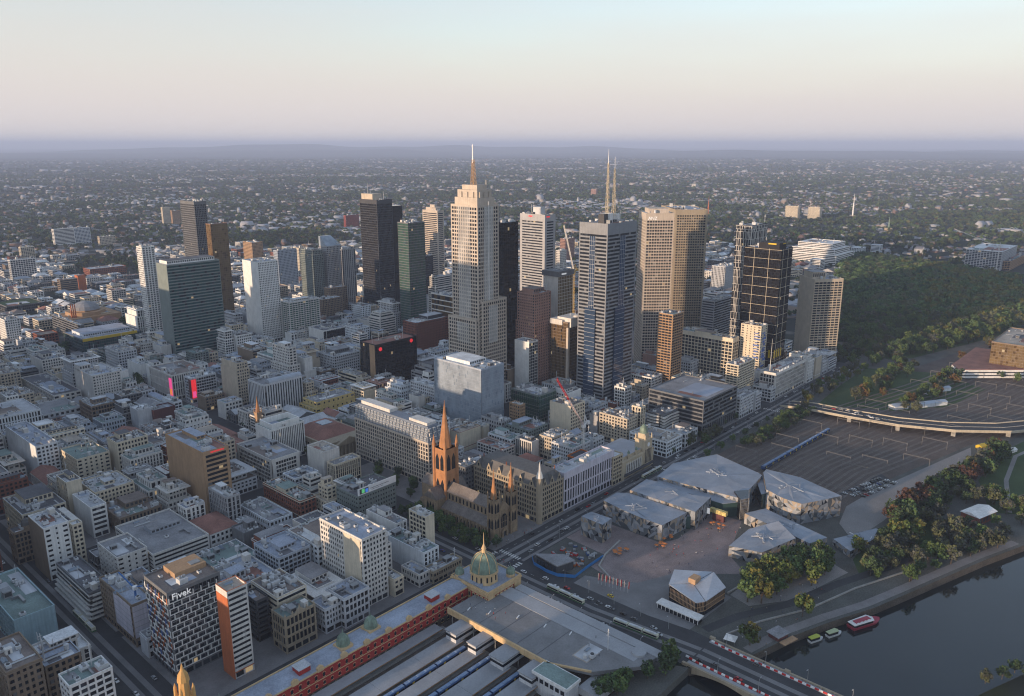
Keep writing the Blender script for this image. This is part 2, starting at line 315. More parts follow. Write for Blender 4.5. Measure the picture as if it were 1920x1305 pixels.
# ------------------------------------------------------------------ building kit
# glass panes sit behind a real frame of piers and floor bands; every face has depth
PANE = {}
def pane_mesh(w, h, ax, m):
    k = (round(w,2), round(h,2), ax, m)
    if k not in PANE:
        g = MB(); g.box(-w/2,-.04,0,w/2,.04,h) if ax == 0 else g.box(-.04,-w/2,0,.04,w/2,h)
        PANE[k] = g.mesh('window', [m])
    return PANE[k]
def facade(fr, pn, w, d, z0, z1, st, r, root=None, ox=0., oy=0., wallidx=0, faces='SWNE'):
    fh, bw, pier, span, cor = st.get('fh',3.5), st.get('bw',3.2), st.get('pier',.4), st.get('span',.4), st.get('corner',1.0)
    bo, po, dep = st.get('bo',.08), st.get('po',.03), st.get('dep',.45)
    nf = max(1, round((z1-z0)/fh)); fh = (z1-z0)/nf; wts = st.get('wts', (80,15,4.6,.4))
    rows = st.get('rows')
    for f in faces:
        Lf = w if f in 'SN' else d
        def bx(a0, a1, o0, o1, c0, c1, m=wallidx):
            if f == 'S': fr.box(ox+a0,oy+o0,c0,ox+a1,oy+o1,c1,m)
            elif f == 'N': fr.box(ox+a0,oy+d-o1,c0,ox+a1,oy+d-o0,c1,m)
            elif f == 'W': fr.box(ox+o0,oy+a0,c0,ox+o1,oy+a1,c1,m)
            else: fr.box(ox+w-o1,oy+a0,c0,ox+w-o0,oy+a1,c1,m)
        if f in st.get('blank',''):
            bx(.02,Lf-.02,.01 if f in 'SN' else .013,.6,z0-.1,z1+.1); continue
        c = min(cor, Lf*.3); n = max(1, round((Lf-2*c)/bw)); b = (Lf-2*c)/n
        bx(.02,c,po,dep+.3,z0-.1,z1+.1); bx(Lf-c,Lf-.02,po,dep+.3,z0-.1,z1+.1)
        if pier > 0:
            for i in range(1, n): a = c+i*b; bx(a-pier*b/2,a+pier*b/2,po+(.004 if f in 'SN' else .006),dep+.2,z0-.1,z1+.1)
        if span > 0:
            for k in range(nf+1):
                zb = z0+k*fh; zt = min(zb+span*fh, z1+.1)
                if k == nf: break
                bx(c*.5 if bo >= 0 else -bo*.0+.05,Lf-(c*.5 if bo >= 0 else .05),bo,dep+.2,zb-.02,zt)
        big = st.get('every')
        for k in range(nf):
            zb = z0+k*fh+span*fh; zt = z0+(k+1)*fh
            for i in range(n):
                a0 = c+i*b; a1 = a0+b; m = r.choices((0,1,2,3), wts)[0]
                if root is not None and f in 'SW' and st.get('indiv'):
                    pw = b*(1-pier*.9); nm = GL[st.get('glass','std')][m]
                    if f == 'S': link('window', pane_mesh(pw,zt-zb,0,nm), root, (ox+(a0+a1)/2,oy+dep-.06,zb))
                    else: link('window', pane_mesh(pw,zt-zb,1,nm), root, (ox+dep-.06,oy+(a0+a1)/2,zb))
                    continue
                if f == 'S': q = [(ox+a0,oy+dep,zb),(ox+a1,oy+dep,zb),(ox+a1,oy+dep,zt),(ox+a0,oy+dep,zt)]
                elif f == 'N': q = [(ox+a1,oy+d-dep,zb),(ox+a0,oy+d-dep,zb),(ox+a0,oy+d-dep,zt),(ox+a1,oy+d-dep,zt)]
                elif f == 'W': q = [(ox+dep,oy+a1,zb),(ox+dep,oy+a0,zb),(ox+dep,oy+a0,zt),(ox+dep,oy+a1,zt)]
                else: q = [(ox+w-dep,oy+a0,zb),(ox+w-dep,oy+a1,zb),(ox+w-dep,oy+a1,zt),(ox+w-dep,oy+a0,zt)]
                pn.face(q, m)
def roofed(fr, rf, w, d, z1, h, ox=0., oy=0., wi=0, t=.4):
    dk = h-1.0
    fr.box(ox+.01,oy+.01,z1,ox+w-.01,oy+d-.01,dk-.06,wi)
    fr.box(ox,oy,dk-.1,ox+w,oy+t,h,wi); fr.box(ox,oy+d-t,dk-.1,ox+w,oy+d,h,wi); fr.box(ox,oy+t,dk-.1,ox+t,oy+d-t,h,wi); fr.box(ox+w-t,oy+t,dk-.1,ox+w,oy+d-t,h,wi)
    c_ = .06
    for q in ((-c_,-c_,w+c_,t+c_),(-c_,d-t-c_,w+c_,d+c_),(-c_,t+c_,t+c_,d-t-c_),(w-t-c_,t+c_,w+c_,d-t-c_)): fr.box(ox+q[0],oy+q[1],h,ox+q[2],oy+q[3],h+.12,1)
    rf.box(ox+t,oy+t,dk-.08,ox+w-t,oy+d-t,dk)
    return dk
def building(name, label, u, v, w, d, h, st, cat='building', group=None, rz=0., extra=None):
    r = random.Random(hash((round(u),round(v),round(h))) & 0xffff)
    root = thing(name, label, cat, (u,v,.15), rz, group)
    h -= .15
    fr, pn, rf = MB(), MB(), MB(); wall = st.get('wall','grey'); base = min(st.get('base',4.2), h*.35); top = min(st.get('top',1.6), h*.3)
    trim = st.get('trim', wall); z1 = h-top
    # ground floor: shopfront band of glass under a solid lintel
    facade(fr, pn, w, d, .0, base, dict(fh=base, bw=4.5, pier=.18, span=.12, corner=.9, glass=st.get('glass','std'), wts=(70,20,7,3) if h < 60 else (86,12,2,.3), blank=st.get('blank','')), r)
    fr.box(.005,.005,base-.5,w-.005,d-.005,base+.12,1)
    tiers = st.get('tiers')
    if tiers:       # [(frac of height, inset)] going up
        za = base; ins = 0.
        for fz, nin in tiers:
            zb = h*fz; facade(fr, pn, w-2*ins, d-2*ins, za, zb-.9, st, r, root, ins, ins); roofed(fr, rf, w-2*ins, d-2*ins, zb-.9, zb+.6, ins, ins); za = zb-.4; ins = nin
        facade(fr, pn, w-2*ins, d-2*ins, za, z1, st, r, root, ins, ins); dk = roofed(fr, rf, w-2*ins, d-2*ins, z1, h, ins, ins)
    else:
        ins = 0.; facade(fr, pn, w, d, base, z1, st, r, root); dk = roofed(fr, rf, w, d, z1, h)
    if st.get('cornice'):
        c = st['cornice']; fr.box(-c,-c,z1+.1,w+c,d+c,z1+.55,1)
    wo = fr.build('wall', [wall, trim], root)
    if pn.f: pn.build('glazing', list(GL[st.get('glass','std')]), root, kind='stuff')
    roofm = st.get('roof') or r.choice(['r_grey','r_grey','r_light','r_blue','r_dark','r_white','r_brown'])
    pr = st.get('pent'); av = []
    hip = st.get('hip')
    if hip:
        g = MB(); x0, y0, x1, y1 = ins-.4, ins-.4, w-ins+.4, d-ins+.4; zt = h+min(w,d)*.22
        if hip == 'gable': g.gable(x0,y0,x1,y1,h+.02,zt,'y' if d > w else 'x', 0, 1)
        else:
            k = min(w,d)*.42; A = [(x0,y0,h+.02),(x1,y0,h+.02),(x1,y1,h+.02),(x0,y1,h+.02)]
            if d > w: E, F = ((x0+x1)/2,y0+k,zt), ((x0+x1)/2,y1-k,zt); g.face([A[0],A[1],E]); g.face([A[2],A[3],F]); g.face([A[1],A[2],F,E]); g.face([A[3],A[0],E,F])
            else: E, F = (x0+k,(y0+y1)/2,zt), (x1-k,(y0+y1)/2,zt); g.face([A[3],A[0],E]); g.face([A[1],A[2],F]); g.face([A[0],A[1],F,E]); g.face([A[2],A[3],E,F])
        g.build('roof', [roofm, wall], root)
    else:
        rf.build('roof', [roofm], root)
        if pr:
            pw, pd, ph = pr[0]*w, pr[1]*d, pr[2]; cx, cy = w*(pr[3] if len(pr) > 3 else .5), d*(pr[4] if len(pr) > 4 else .55)
            g = MB(); g.box(cx-pw/2,cy-pd/2,dk-.02,cx+pw/2,cy+pd/2,dk+ph); g.box(cx-pw/2-.2,cy-pd/2-.2,dk+ph,cx+pw/2+.2,cy+pd/2+.2,dk+ph+.25,2)
            nl = max(2, int(pw/3))
            for i in range(nl): g.box(cx-pw/2+.4+i*(pw-.8)/nl,cy-pd/2-.06,dk+ph*.35,cx-pw/2+(pw-.8)*(i+.8)/nl,cy-pd/2+.1,dk+ph*.85,1)
            g.build('plant_room', [st.get('pentwall', wall),'dark_steel',roofm], root); av.append((cx,cy,max(pw,pd)/2))
        n = st.get('units', max(2, min(16, int(w*d/55))))
        clutter(root, ins+.6, ins+.6, w-ins-.6, d-ins-.6, dk, n, r, av)
    if extra: extra(root, w, d, h, dk)
    return root
def S_(**k): return k
BANDS = S_(pier=0, span=.44, corner=.8); PUNCH = S_(pier=.44, span=.42, bw=3.0, fh=3.5); GRID = S_(pier=.2, span=.3); FIN = S_(pier=.5, span=.12, bw=2.0, fh=3.6)
CURT = S_(pier=.07, span=.1, bw=3, fh=3.6, corner=.25, dep=.2, po=.02, bo=.05); BALC = S_(pier=.12, span=.32, bo=-.9, bw=4, fh=3.1, corner=1.2)
def st(proto_, **k): q = dict(proto_); q.update(k); return q
B={
't120':(610.1,600,33.1,40.8,223.7),
't101':(690,487.4,55.1,37.1,204.5),
'anz':(845,540,35.2,44.4,203.1),
'anz2':(1010.6,597.1,47.1,87.9,195),
'darkglass':(678.9,625,24.9,14,197.7),
'nauru':(806.8,670,22,43.6,196.1),
'creamcap':(732,586.7,28.6,22.9,137.8),
'hyatt':(675,574.2,31.4,29.1,121.1),
'white56':(658.5,568.3,15.8,21.8,69.3),
'goldcap':(698.5,544.6,28,25,89),
'apt61':(775.9,455,23.4,18.9,98.8),
'goldgrid':(867.6,425,15.2,75.1,59.2),
'widelow':(685.1,362,71.4,63.7,38.8),
'chevron':(657.9,390.2,26.5,18.6,24.8),
'balconyA':(888.1,400,17.4,26,74.7),
'balconyB':(803.6,385,40.9,14.9,46.7),
'lattice':(990,470,47.8,21.9,182.2),
'blackglass':(915.9,395,32,46.8,164.2),
'podium':(851.8,362,84.4,19.4,31.5),
'slab':(1013.7,390,40.5,37,116.9),
'telstra':(821,1035,32,44.5,198.4),
'green44':(770.2,900,32.3,24.1,173.8),
'crown46':(1026.3,1114.4,16.4,41.8,165),
'dark47':(942.5,1075.2,34.7,51.3,90),
'band49':(774,799.5,21,59.2,75),
'axa36':(468.7,1035,74.3,31,131.5),
'tower37':(626.2,1260,21,47.7,195.4),
'gold38':(609.5,1180,28.5,15.1,165.7),
'w39':(601.9,1037,33.1,42.5,120.7),
'res35':(487.8,1150,18.3,18,143.9),
'apt40':(631.2,1009.4,52.8,21.5,60.8),
'gg41':(770.7,1150,22.5,36.4,111.5),
'gg41b':(800,1150,31,22,116),
'gr42':(823.3,1140,29.5,23.2,109.1),
'br34':(728.9,1067.8,39.5,20.6,43.8),
'st36':(726.7,919.6,30.6,27.8,42.3),
'blk72':(573.5,736.3,64.6,29.8,53.8),
'brick74':(711,820.7,60.9,28.3,45.1),
'deco39':(566.5,811.9,39.7,34.3,27.9),
'cube40':(650.8,955.4,39.5,37.5,23.9),
'yel41':(460.3,697.6,56.3,32.1,16.8),
'rib42':(424,737.8,47.4,32.2,37.7),
'glassbox':(544,532.2,33.6,69.4,68.6),
'westin':(423.3,477.7,17.2,102,53),
'cream45':(494,512.4,28.2,14,20.5),
'rbrick46':(500.4,462.6,16,33.4,15.1),
'fin47':(521.8,446.4,9.9,20.4,20.5),
'green49':(606.8,510.1,29.1,39,31.2),
'white50':(586.3,452,23.2,26.2,37.6),
'white87':(463,362,68.7,14.2,32.6),
'gothic89':(432.8,362,29.4,70.9,38.3),
'fivek':(157.8,390.4,30.4,27.6,53.2),
'orange2':(179.3,366.5,11.9,12,54.1),
'darkbal':(206.4,387,8,14,27.2),
'ornate4':(210.8,364.7,20.8,13.9,23.6),
'b5':(237.5,364.3,12.3,14,17),
'b6':(248.6,360.2,18.8,17.9,20.7),
'white7':(270,368.9,19.4,44.5,48.3),
'bill8':(338.3,464.1,37.4,27.9,23.7),
'w9':(366.5,548.8,16.6,24.8,29.3),
'w9b':(367.7,534.5,27,12,21.1),
'g10':(331.8,574.3,27.8,57.7,25.4),
'fin11':(359.1,619.2,35.5,26.3,33.7),
'brown12':(268,565.1,21.9,62.9,53.6),
'vict13':(311.8,502.8,14.6,52.9,17.2),
'low14':(285.1,503.5,19.9,43.3,9.7),
'teal15':(107.8,481.1,21.7,64.4,21.3),
'grid16':(99.9,369.4,19.8,13.4,39.4),
'cloth18':(155.6,435.6,12,46,28),
'white21':(149.1,552.2,15.5,29.4,38.6),
'whitehotel27':(318.2,916.7,30.7,52.4,35.6),
'slots29':(386,870.3,41.7,57.1,30.6),
'grid30':(395.9,844.8,30.7,15.2,29.7),
'tow31':(423.5,791.6,15.5,34.9,51.3),
'yelglass26':(396.2,1156.6,80.7,72.4,23.6),
'whitegrid25':(329.2,1243.8,19,30,49.6),
'terr19':(149.1,482.9,14,54,19.5),
'block20a':(176.5,508.6,20.1,31,22.4),
'block20b':(197.6,503.6,39.9,60.8,18),
'step20c':(192.6,593.4,11.4,34.9,25.1),
'cream22':(168,557.3,6.6,7.7,32.4),
'dome23':(141.5,592.1,13.7,12.2,24.5),
'white24':(195.9,873.9,54.8,52.7,23.7),
'pale24':(202.2,734.5,17.8,80.9,33.1),
'pink24':(220.9,697.2,27.1,37.5,25.9),
'store1':(285.5,944.6,29.1,107.6,14.4),
'store2':(258.2,896.4,38,45,10.1),
'old17':(82.6,399.1,15.8,32.5,41.4),
'old17b':(102,411.2,17.1,13.8,28.5),
'yj1':(309.4,361.7,9.5,18.4,9.8),
'yj2':(318.7,358.3,26.8,9,9.1),
'dred32':(332.7,801.6,23.3,16,17.6),
'white33':(336,740.3,28.6,15.8,19.6),
'grey34':(318.7,805.2,15.4,19.1,20.3),
'hotelglass':(1144.7,157,109.5,49.5,41.3),
'com1':(3102.7,1285.8,20.5,52,49.8),
'com2':(3160.4,1221.8,21.5,46.8,45.7),
'com3':(1341.4,2945.9,28.1,12.9,60.4),
'com4':(1345.8,2880.9,32,12.5,52),
'com5':(3815.6,2785.1,15.7,38.3,33.5),
'com6':(4878.1,2736.7,28.6,32.2,28.1),
'red7':(1699.4,2317.7,57.7,12.3,44.5),
'bandapt':(1937,699.3,120.6,121.3,51.3),
'gridapt':(2126.3,389.8,162.1,75.4,44.7),
'orange8':(590.8,1706,15,16,30.3),
'brown9':(551.6,1688,32.4,16.8,28.5),
'office10':(537.9,1927.9,49.6,13.7,46),
'cream11':(650.4,2232.1,31.3,15.6,37.3),
'hosp12':(825.3,2519.2,54.6,16.7,49),
'hosp13':(883.7,2530.3,44.7,16.3,46.9),
'sq14':(911.7,2423.4,44.8,15.2,27.6),
'redbrick15':(672.3,1863.7,78.7,39,17.8),
'forumx':(528.8,360.8,14.4,14,26.5),
'gold16':(2146.6,373.9,216.1,18,21.5),
'tan16b':(978.3,592.5,32.3,16.2,39.7),
'apt17':(944.7,1645.1,26.9,39.2,70),
'b18':(830,910.8,40.1,16,85),
'b19':(761.9,1092,34.3,17.4,55),
'b20':(864.2,1409.8,44.3,15.5,80),
'green21':(416.8,1550.5,57.2,63.1,14.1),
'grey22':(1014.9,529.4,67.9,20,70),
'grey23':(1451,738.6,45.3,29.2,50),
'pinkb24':(1546.3,1218.5,38.5,16.8,60),
'white25b':(1181.1,943.1,19.6,10.4,90),
'cream26':(1006.1,1552.7,21,31.9,60),
'dark27':(427.6,1251.1,6,116.7,24.5),
'brick28':(851.1,996,37.8,24.4,50),
'w29':(775,1025,17.1,28.2,32.5),
'pink30':(572.8,506,8.2,14.5,30),
}
FILL="""100 385 12 24 13;118 385 12 23 18;101 430 29 20 23;110 583 20 21 34;156 360 22 26 14;193 360 9 24 14;291 365 8 17 13;321 370 14 42 18;216 380 20 29 28;241 380 24 34 18;292 385 14 26 34;337 385 8 18 34;206 415 31 35 23;268 415 27 35 28;300 415 29 20 18;335 415 10 35 19;156 420 17 10 13;242 420 24 30 28;301 440 28 10 19;171 464 15 29 18;191 464 25 29 13;222 464 32 33 10;259 464 29 20 13;294 464 22 22 14;321 464 10 22 16;256 489 14 17 16;290 489 15 12 6;330 494 16 19 23;352 494 15 21 19;241 509 22 32 14;268 509 10 15 10;331 519 18 17 23;266 529 11 28 28;331 539 23 18 19;176 544 19 13 10;241 544 15 13 23;161 583 21 34 23;208 583 32 36 14;245 583 19 20 23;295 583 27 35 19;241 608 22 34 23;156 623 30 43 23;207 623 30 33 23;292 623 34 18 34;191 633 11 21 34;267 633 20 21 18;327 633 27 43 15;241 643 20 13 23;316 653 8 23 28;191 658 15 18 28;211 658 32 18 18;249 658 28 18 28;357 658 10 18 18;281 663 20 13 28;156 690 32 25 23;194 690 18 39 14;252 690 27 20 34;284 690 33 31 23;323 690 27 21 19;356 690 11 42 10;251 715 24 20 19;156 720 20 41 23;281 725 29 27 15;221 740 33 26 23;260 740 15 42 19;315 740 13 16 19;181 750 16 32 19;281 755 25 27 11;311 760 30 22 13;346 760 20 22 19;221 770 34 12 28;224 808 27 37 19;257 808 22 41 19;284 808 23 24 19;358 808 9 28 19;191 813 8 15 23;201 818 17 12 23;336 823 19 34 15;311 828 18 26 19;358 838 8 33 15;251 853 21 16 13;293 858 25 33 19;324 858 23 18 23;349 873 18 28 19;321 878 11 23 15;301 915 15 23 7;352 915 15 21 19;236 930 12 21 28;351 940 16 19 28;251 945 16 29 23;271 950 11 11 8;271 965 12 10 11;241 970 8 15 27;317 975 34 32 42;251 980 18 27 19;260 1033 21 26 27;316 1033 25 25 15;286 1058 22 21 19;262 1063 22 42 23;314 1063 28 42 28;286 1083 14 31 19;306 1108 18 18 15;276 1140 20 29 15;301 1140 22 31 15;329 1140 19 29 23;353 1140 14 43 19;276 1175 27 22 19;309 1175 29 19 19;341 1180 10 21 19;356 1185 11 47 19;308 1200 23 32 23;336 1205 16 27 23;479 380 16 16 28;530 405 26 25 23;562 405 27 28 18;507 430 12 20 10;425 435 31 15 28;537 435 26 15 23;568 435 20 15 15;438 464 14 10 14;458 464 16 18 14;480 464 18 34 7;538 464 28 30 23;518 469 16 29 18;443 479 12 26 23;458 484 19 29 16;538 499 14 28 23;483 504 8 14 10;528 514 8 16 18;478 524 14 19 34;498 529 24 28 14;526 534 11 23 14;474 583 14 43 34;493 583 30 25 18;528 583 14 21 19;548 603 14 42 34;448 608 19 34 18;527 608 9 15 28;493 613 29 18 23;538 613 9 21 23;473 628 16 28 23;568 638 21 20 34;518 643 14 33 23;448 648 19 28 15;537 648 20 28 28;418 653 28 23 14;473 658 16 18 14;393 690 32 26 23;430 690 27 36 8;518 690 18 23 23;540 690 19 23 23;565 690 24 25 18;518 715 27 43 11;393 720 22 20 19;563 720 25 14 19;548 730 12 13 19;473 735 16 47 28;494 735 12 31 19;393 745 17 16 11;550 745 16 37 19;508 760 30 22 19;393 765 20 17 19;393 808 23 19 16;442 808 28 42 19;476 808 19 33 19;500 808 15 41 51;520 808 17 43 34;543 808 21 20 13;418 828 15 10 13;543 833 17 28 34;428 843 8 22 19;476 843 8 15 23;438 853 32 18 23;490 853 17 35 23;512 853 27 48 28;473 863 9 20 28;433 873 31 28 23;563 878 26 23 27;433 915 20 24 23;458 915 24 35 11;488 915 20 42 15;514 915 18 38 28;537 915 19 27 28;393 930 14 22 28;412 930 19 33 28;393 955 17 10 11;456 955 19 24 28;510 955 16 26 11;478 960 12 22 23;413 965 15 21 28;393 970 16 37 23;433 980 20 27 19;493 980 16 27 11;529 980 22 27 34;556 980 20 27 23;458 985 20 22 19;514 985 14 22 42;578 985 11 22 19;413 990 15 17 28;393 1033 24 41 28;423 1033 28 30 11;572 1033 16 31 19;453 1043 14 25 23;423 1068 13 23 23;471 1068 33 43 23;569 1068 20 42 28;438 1073 23 29 23;393 1078 26 23 23;423 1093 8 11 28;393 1103 17 23 15;468 1113 20 13 28;398 1140 13 11 10;447 1140 10 15 19;467 1140 17 15 19;478 1170 17 40 51;615 360 28 42 16;649 360 23 22 15;762 360 32 20 23;800 360 13 22 19;615 405 18 33 28;639 405 8 11 34;650 410 19 40 18;775 410 25 18 28;675 430 25 20 14;706 430 32 20 14;771 430 28 20 28;635 435 9 15 23;615 440 15 10 23;615 464 23 18 28;643 464 32 33 18;680 464 8 21 14;698 464 13 14 28;717 464 11 18 14;733 464 13 20 23;751 464 23 34 28;615 484 23 20 14;800 489 13 36 23;640 499 25 25 28;670 499 17 29 14;775 509 23 48 23;668 529 29 28 23;635 583 10 12 23;650 593 14 15 34;615 690 29 32 23;640 730 31 40 23;715 735 25 26 28;675 745 32 23 23;710 765 26 17 23;615 808 14 27 28;692 808 17 16 11;630 858 26 43 15;615 868 12 18 19;745 878 13 23 19;660 883 15 18 28;695 883 18 18 23;615 888 13 13 23;615 915 15 39 19;635 915 17 23 16;658 915 19 33 13;682 915 21 31 28;709 915 8 16 19;760 930 17 40 51;615 960 26 20 11;750 975 27 32 19;615 985 16 22 19;696 985 21 22 19;720 990 17 17 23;635 995 25 12 19;679 1033 30 27 19;714 1033 31 23 15;751 1033 16 15 16;797 1033 16 19 28;750 1053 10 12 19;715 1058 12 23 19;772 1058 17 29 15;799 1093 13 33 23;615 1103 22 23 11;615 1140 14 37 28;635 1140 20 33 28;660 1170 18 32 28;725 1180 10 20 28;770 1190 23 29 28;649 1200 10 15 23;660 1205 25 27 28;839 360 11 23 16;940 360 19 28 34;965 360 18 23 28;989 360 15 27 28;1009 360 27 20 23;849 385 14 25 18;868 385 12 15 23;949 395 9 15 34;989 410 20 40 34;839 415 15 35 14;839 464 19 21 28;839 514 11 19 28;993 519 19 38 28;946 583 17 26 28;962 730 17 36 28;839 930 27 38 20;912 1033 27 36 28;854 1063 31 41 28;890 1063 12 26 34;839 1103 13 23 27;962 1140 33 26 28;898 1185 18 22 28"""
LOW="""1068 380 24 23 10;374 1262 26 25 17;1150 654 25 26 10;1068 814 26 17 9;374 1296 19 23 15;1186 654 21 30 13;374 1342 19 19 8;1232 654 24 26 12;1104 860 26 22 9;1232 700 25 19 9;456 1342 24 23 8;374 1376 18 22 7;492 1342 29 28 6;410 1376 30 26 16;1150 860 18 18 18;1268 700 29 23 13;456 1376 23 28 11;1150 894 19 20 13;492 1376 28 31 14;538 1376 18 26 18;410 1422 32 25 13;784 1262 19 19 12;1314 700 26 24 8;574 1376 21 26 23;456 1422 25 21 14;374 1456 25 18 19;492 1422 32 24 15;1314 734 19 30 10;410 1456 19 26 8;784 1296 27 26 30;538 1422 32 21 11;1350 700 25 27 14;456 1456 22 23 19;738 1342 21 21 8;820 1296 24 26 7;1350 734 19 23 9;492 1456 27 30 14;1232 940 32 25 15;538 1456 30 28 12;410 1502 22 24 9;738 1376 23 28 9;1396 700 30 24 9;574 1456 18 18 16;456 1502 21 26 8;820 1342 24 18 14;1396 734 30 20 10;492 1502 20 25 10;1186 1054 27 20 15;1432 700 27 26 8;538 1502 22 20 8;866 1342 22 19 16;1268 974 23 21 13;1396 780 26 20 6;574 1502 26 23 27;492 1536 24 27 9;784 1422 29 20 10;620 1502 22 20 12;866 1376 31 17 11;984 1296 19 24 16;538 1536 30 21 13;1030 1262 27 20 13;1432 780 29 24 14;574 1536 26 21 8;1232 1100 32 29 17;784 1456 29 24 10;620 1536 23 22 11;492 1582 28 18 8;1314 1020 24 17 15;538 1582 29 26 14;820 1456 32 28 15;1478 780 31 24 12;456 1616 30 18 14;574 1582 23 24 8;1478 814 33 25 14;492 1616 20 20 8;620 1582 23 20 9;538 1616 30 25 9;820 1502 19 27 7;656 1582 19 17 7;574 1616 25 30 8;1030 1376 32 22 15;456 1662 30 27 9;620 1616 24 27 16;492 1662 20 25 15;1194 1262 29 23 12;948 1456 20 24 8;820 1536 26 27 19;1514 860 27 25 26;1112 1342 32 17 8;656 1616 27 18 9;538 1662 23 21 7;1396 1054 27 29 35;456 1696 27 25 10;1560 814 27 28 19;866 1536 23 29 12;492 1696 31 20 8;620 1662 28 19 10;948 1502 25 16 18;1560 860 32 21 9;1230 1296 26 30 13;656 1662 29 27 14;1148 1376 31 29 15;456 1742 24 20 7;866 1582 30 25 13;1432 1100 29 26 13;620 1696 32 28 12;492 1742 20 25 14;1596 860 25 28 10;1350 1214 32 22 14;656 1696 29 25 9;538 1742 27 23 7;1596 894 22 22 16;1112 1456 25 24 9;866 1616 32 26 15;456 1776 21 26 15;702 1696 25 30 6;492 1776 27 28 8;1724 654 30 25 12;620 1742 31 24 18;1642 860 18 31 7;538 1776 25 18 12;1194 1422 28 30 11;1724 700 20 20 16;656 1742 20 28 12;1478 1134 27 27 15;574 1776 21 28 12;1112 1502 20 22 15;1642 894 20 23 22;1760 654 20 22 7;702 1742 25 20 13;492 1822 26 24 12;1148 1502 32 20 10;902 1662 19 24 16;656 1776 27 19 13;1760 700 21 17 8;538 1822 24 18 10;1312 1376 18 17 9;1678 894 28 29 8;1760 734 21 25 26;702 1776 20 20 9;1440 1262 29 27 10;1148 1536 20 19 10;1514 1180 24 30 7;492 1856 25 18 15;1806 654 32 29 7;1678 940 21 24 16;620 1822 22 25 13;538 1856 19 18 11;1312 1422 29 16 9;656 1822 23 18 10;1806 700 29 30 10;1230 1502 25 24 7;1724 894 25 30 18;574 1856 18 20 14;948 1696 19 24 9;1806 734 30 17 9;702 1822 19 22 8;1842 654 27 25 9;620 1856 24 18 9;1476 1296 27 21 13;492 1902 27 27 14;1358 1422 31 24 9;1842 700 28 24 26;538 1902 29 20 8;1194 1582 27 31 11;1842 734 22 26 12;948 1742 32 18 10;574 1902 29 24 10;1358 1456 28 18 13;1760 940 27 26 8;1276 1536 29 26 15;620 1902 20 31 8;1596 1214 26 29 17;1194 1616 31 26 11;1760 974 26 24 14;1888 700 25 30 8;1806 894 29 23 16;1030 1742 32 28 18;1888 734 26 17 8;984 1776 28 26 13;1230 1616 29 24 13;620 1936 20 29 13;1806 940 28 19 6;1394 1502 25 27 10;1806 974 30 26 9;538 1982 33 28 16;1312 1582 32 23 19;1842 940 28 16 8;984 1822 30 23 14;620 1982 27 19 9;1558 1376 27 20 14;1440 1502 31 31 14;1842 974 26 27 13;656 1982 28 18 15;866 1902 22 20 15;902 1902 21 25 16;1842 1020 19 24 12;620 2016 31 25 10;656 2016 19 16 13;866 1936 21 31 7;1276 1696 28 19 11;1888 974 32 20 7;1686 1296 28 16 16;538 2062 19 19 15;1112 1822 27 28 15;902 1936 21 29 19;1888 1020 29 26 8;620 2062 22 21 8;1924 974 30 26 9;866 1982 30 16 14;1030 1902 18 19 17;1112 1856 22 19 7;1476 1582 25 30 8;656 2062 32 26 12;1394 1662 27 26 12;574 2096 25 22 15;902 1982 27 27 10;1924 1020 27 24 7;1066 1902 24 26 12;1312 1742 23 29 9;1924 1054 30 24 8;1522 1582 20 29 8;656 2096 28 20 10;948 1982 27 29 16;1112 1902 27 22 8;1722 1376 28 18 13;902 2016 21 22 10;1066 1936 24 28 18;702 2096 29 16 9;574 2142 24 28 18;1970 1020 23 24 8;1522 1616 23 23 9;1148 1902 26 18 15;1230 1856 20 27 22;1970 1054 30 30 11;1358 1776 25 22 9;656 2142 26 21 8;1312 1822 32 22 10;1194 1902 32 23 15;2006 1020 26 18 10;902 2062 25 30 8;1148 1936 28 17 10;702 2142 21 19 8;1970 1100 28 26 12;1686 1502 18 18 11;1440 1742 31 23 7;2006 1054 30 23 13;1804 1376 31 27 16;1768 1422 28 25 8;948 2062 21 22 10;1358 1822 27 28 11;656 2176 32 25 10;1558 1662 19 22 21;902 2096 32 29 10;984 2062 19 23 10;702 2176 21 17 17;2006 1100 22 21 8;2052 1020 18 23 8;1394 1822 23 25 15;738 2176 28 17 14;1358 1856 28 30 18;948 2096 28 29 8;2052 1054 32 21 18;620 2222 26 18 17;1722 1536 28 20 15;1476 1776 30 18 8;984 2096 23 30 12;1804 1456 29 24 8;2052 1100 19 26 12;702 2222 20 26 8;1604 1696 26 31 15;2216 734 31 28 16;2088 1054 25 16 10;620 2256 29 26 9;738 2222 19 30 7;948 2142 20 24 8;1112 2062 23 28 8;2052 1134 32 27 7;984 2142 32 22 17;1394 1902 33 25 13;2252 700 24 23 23;2088 1100 32 18 15;1148 2062 27 28 19;702 2256 18 16 7"""
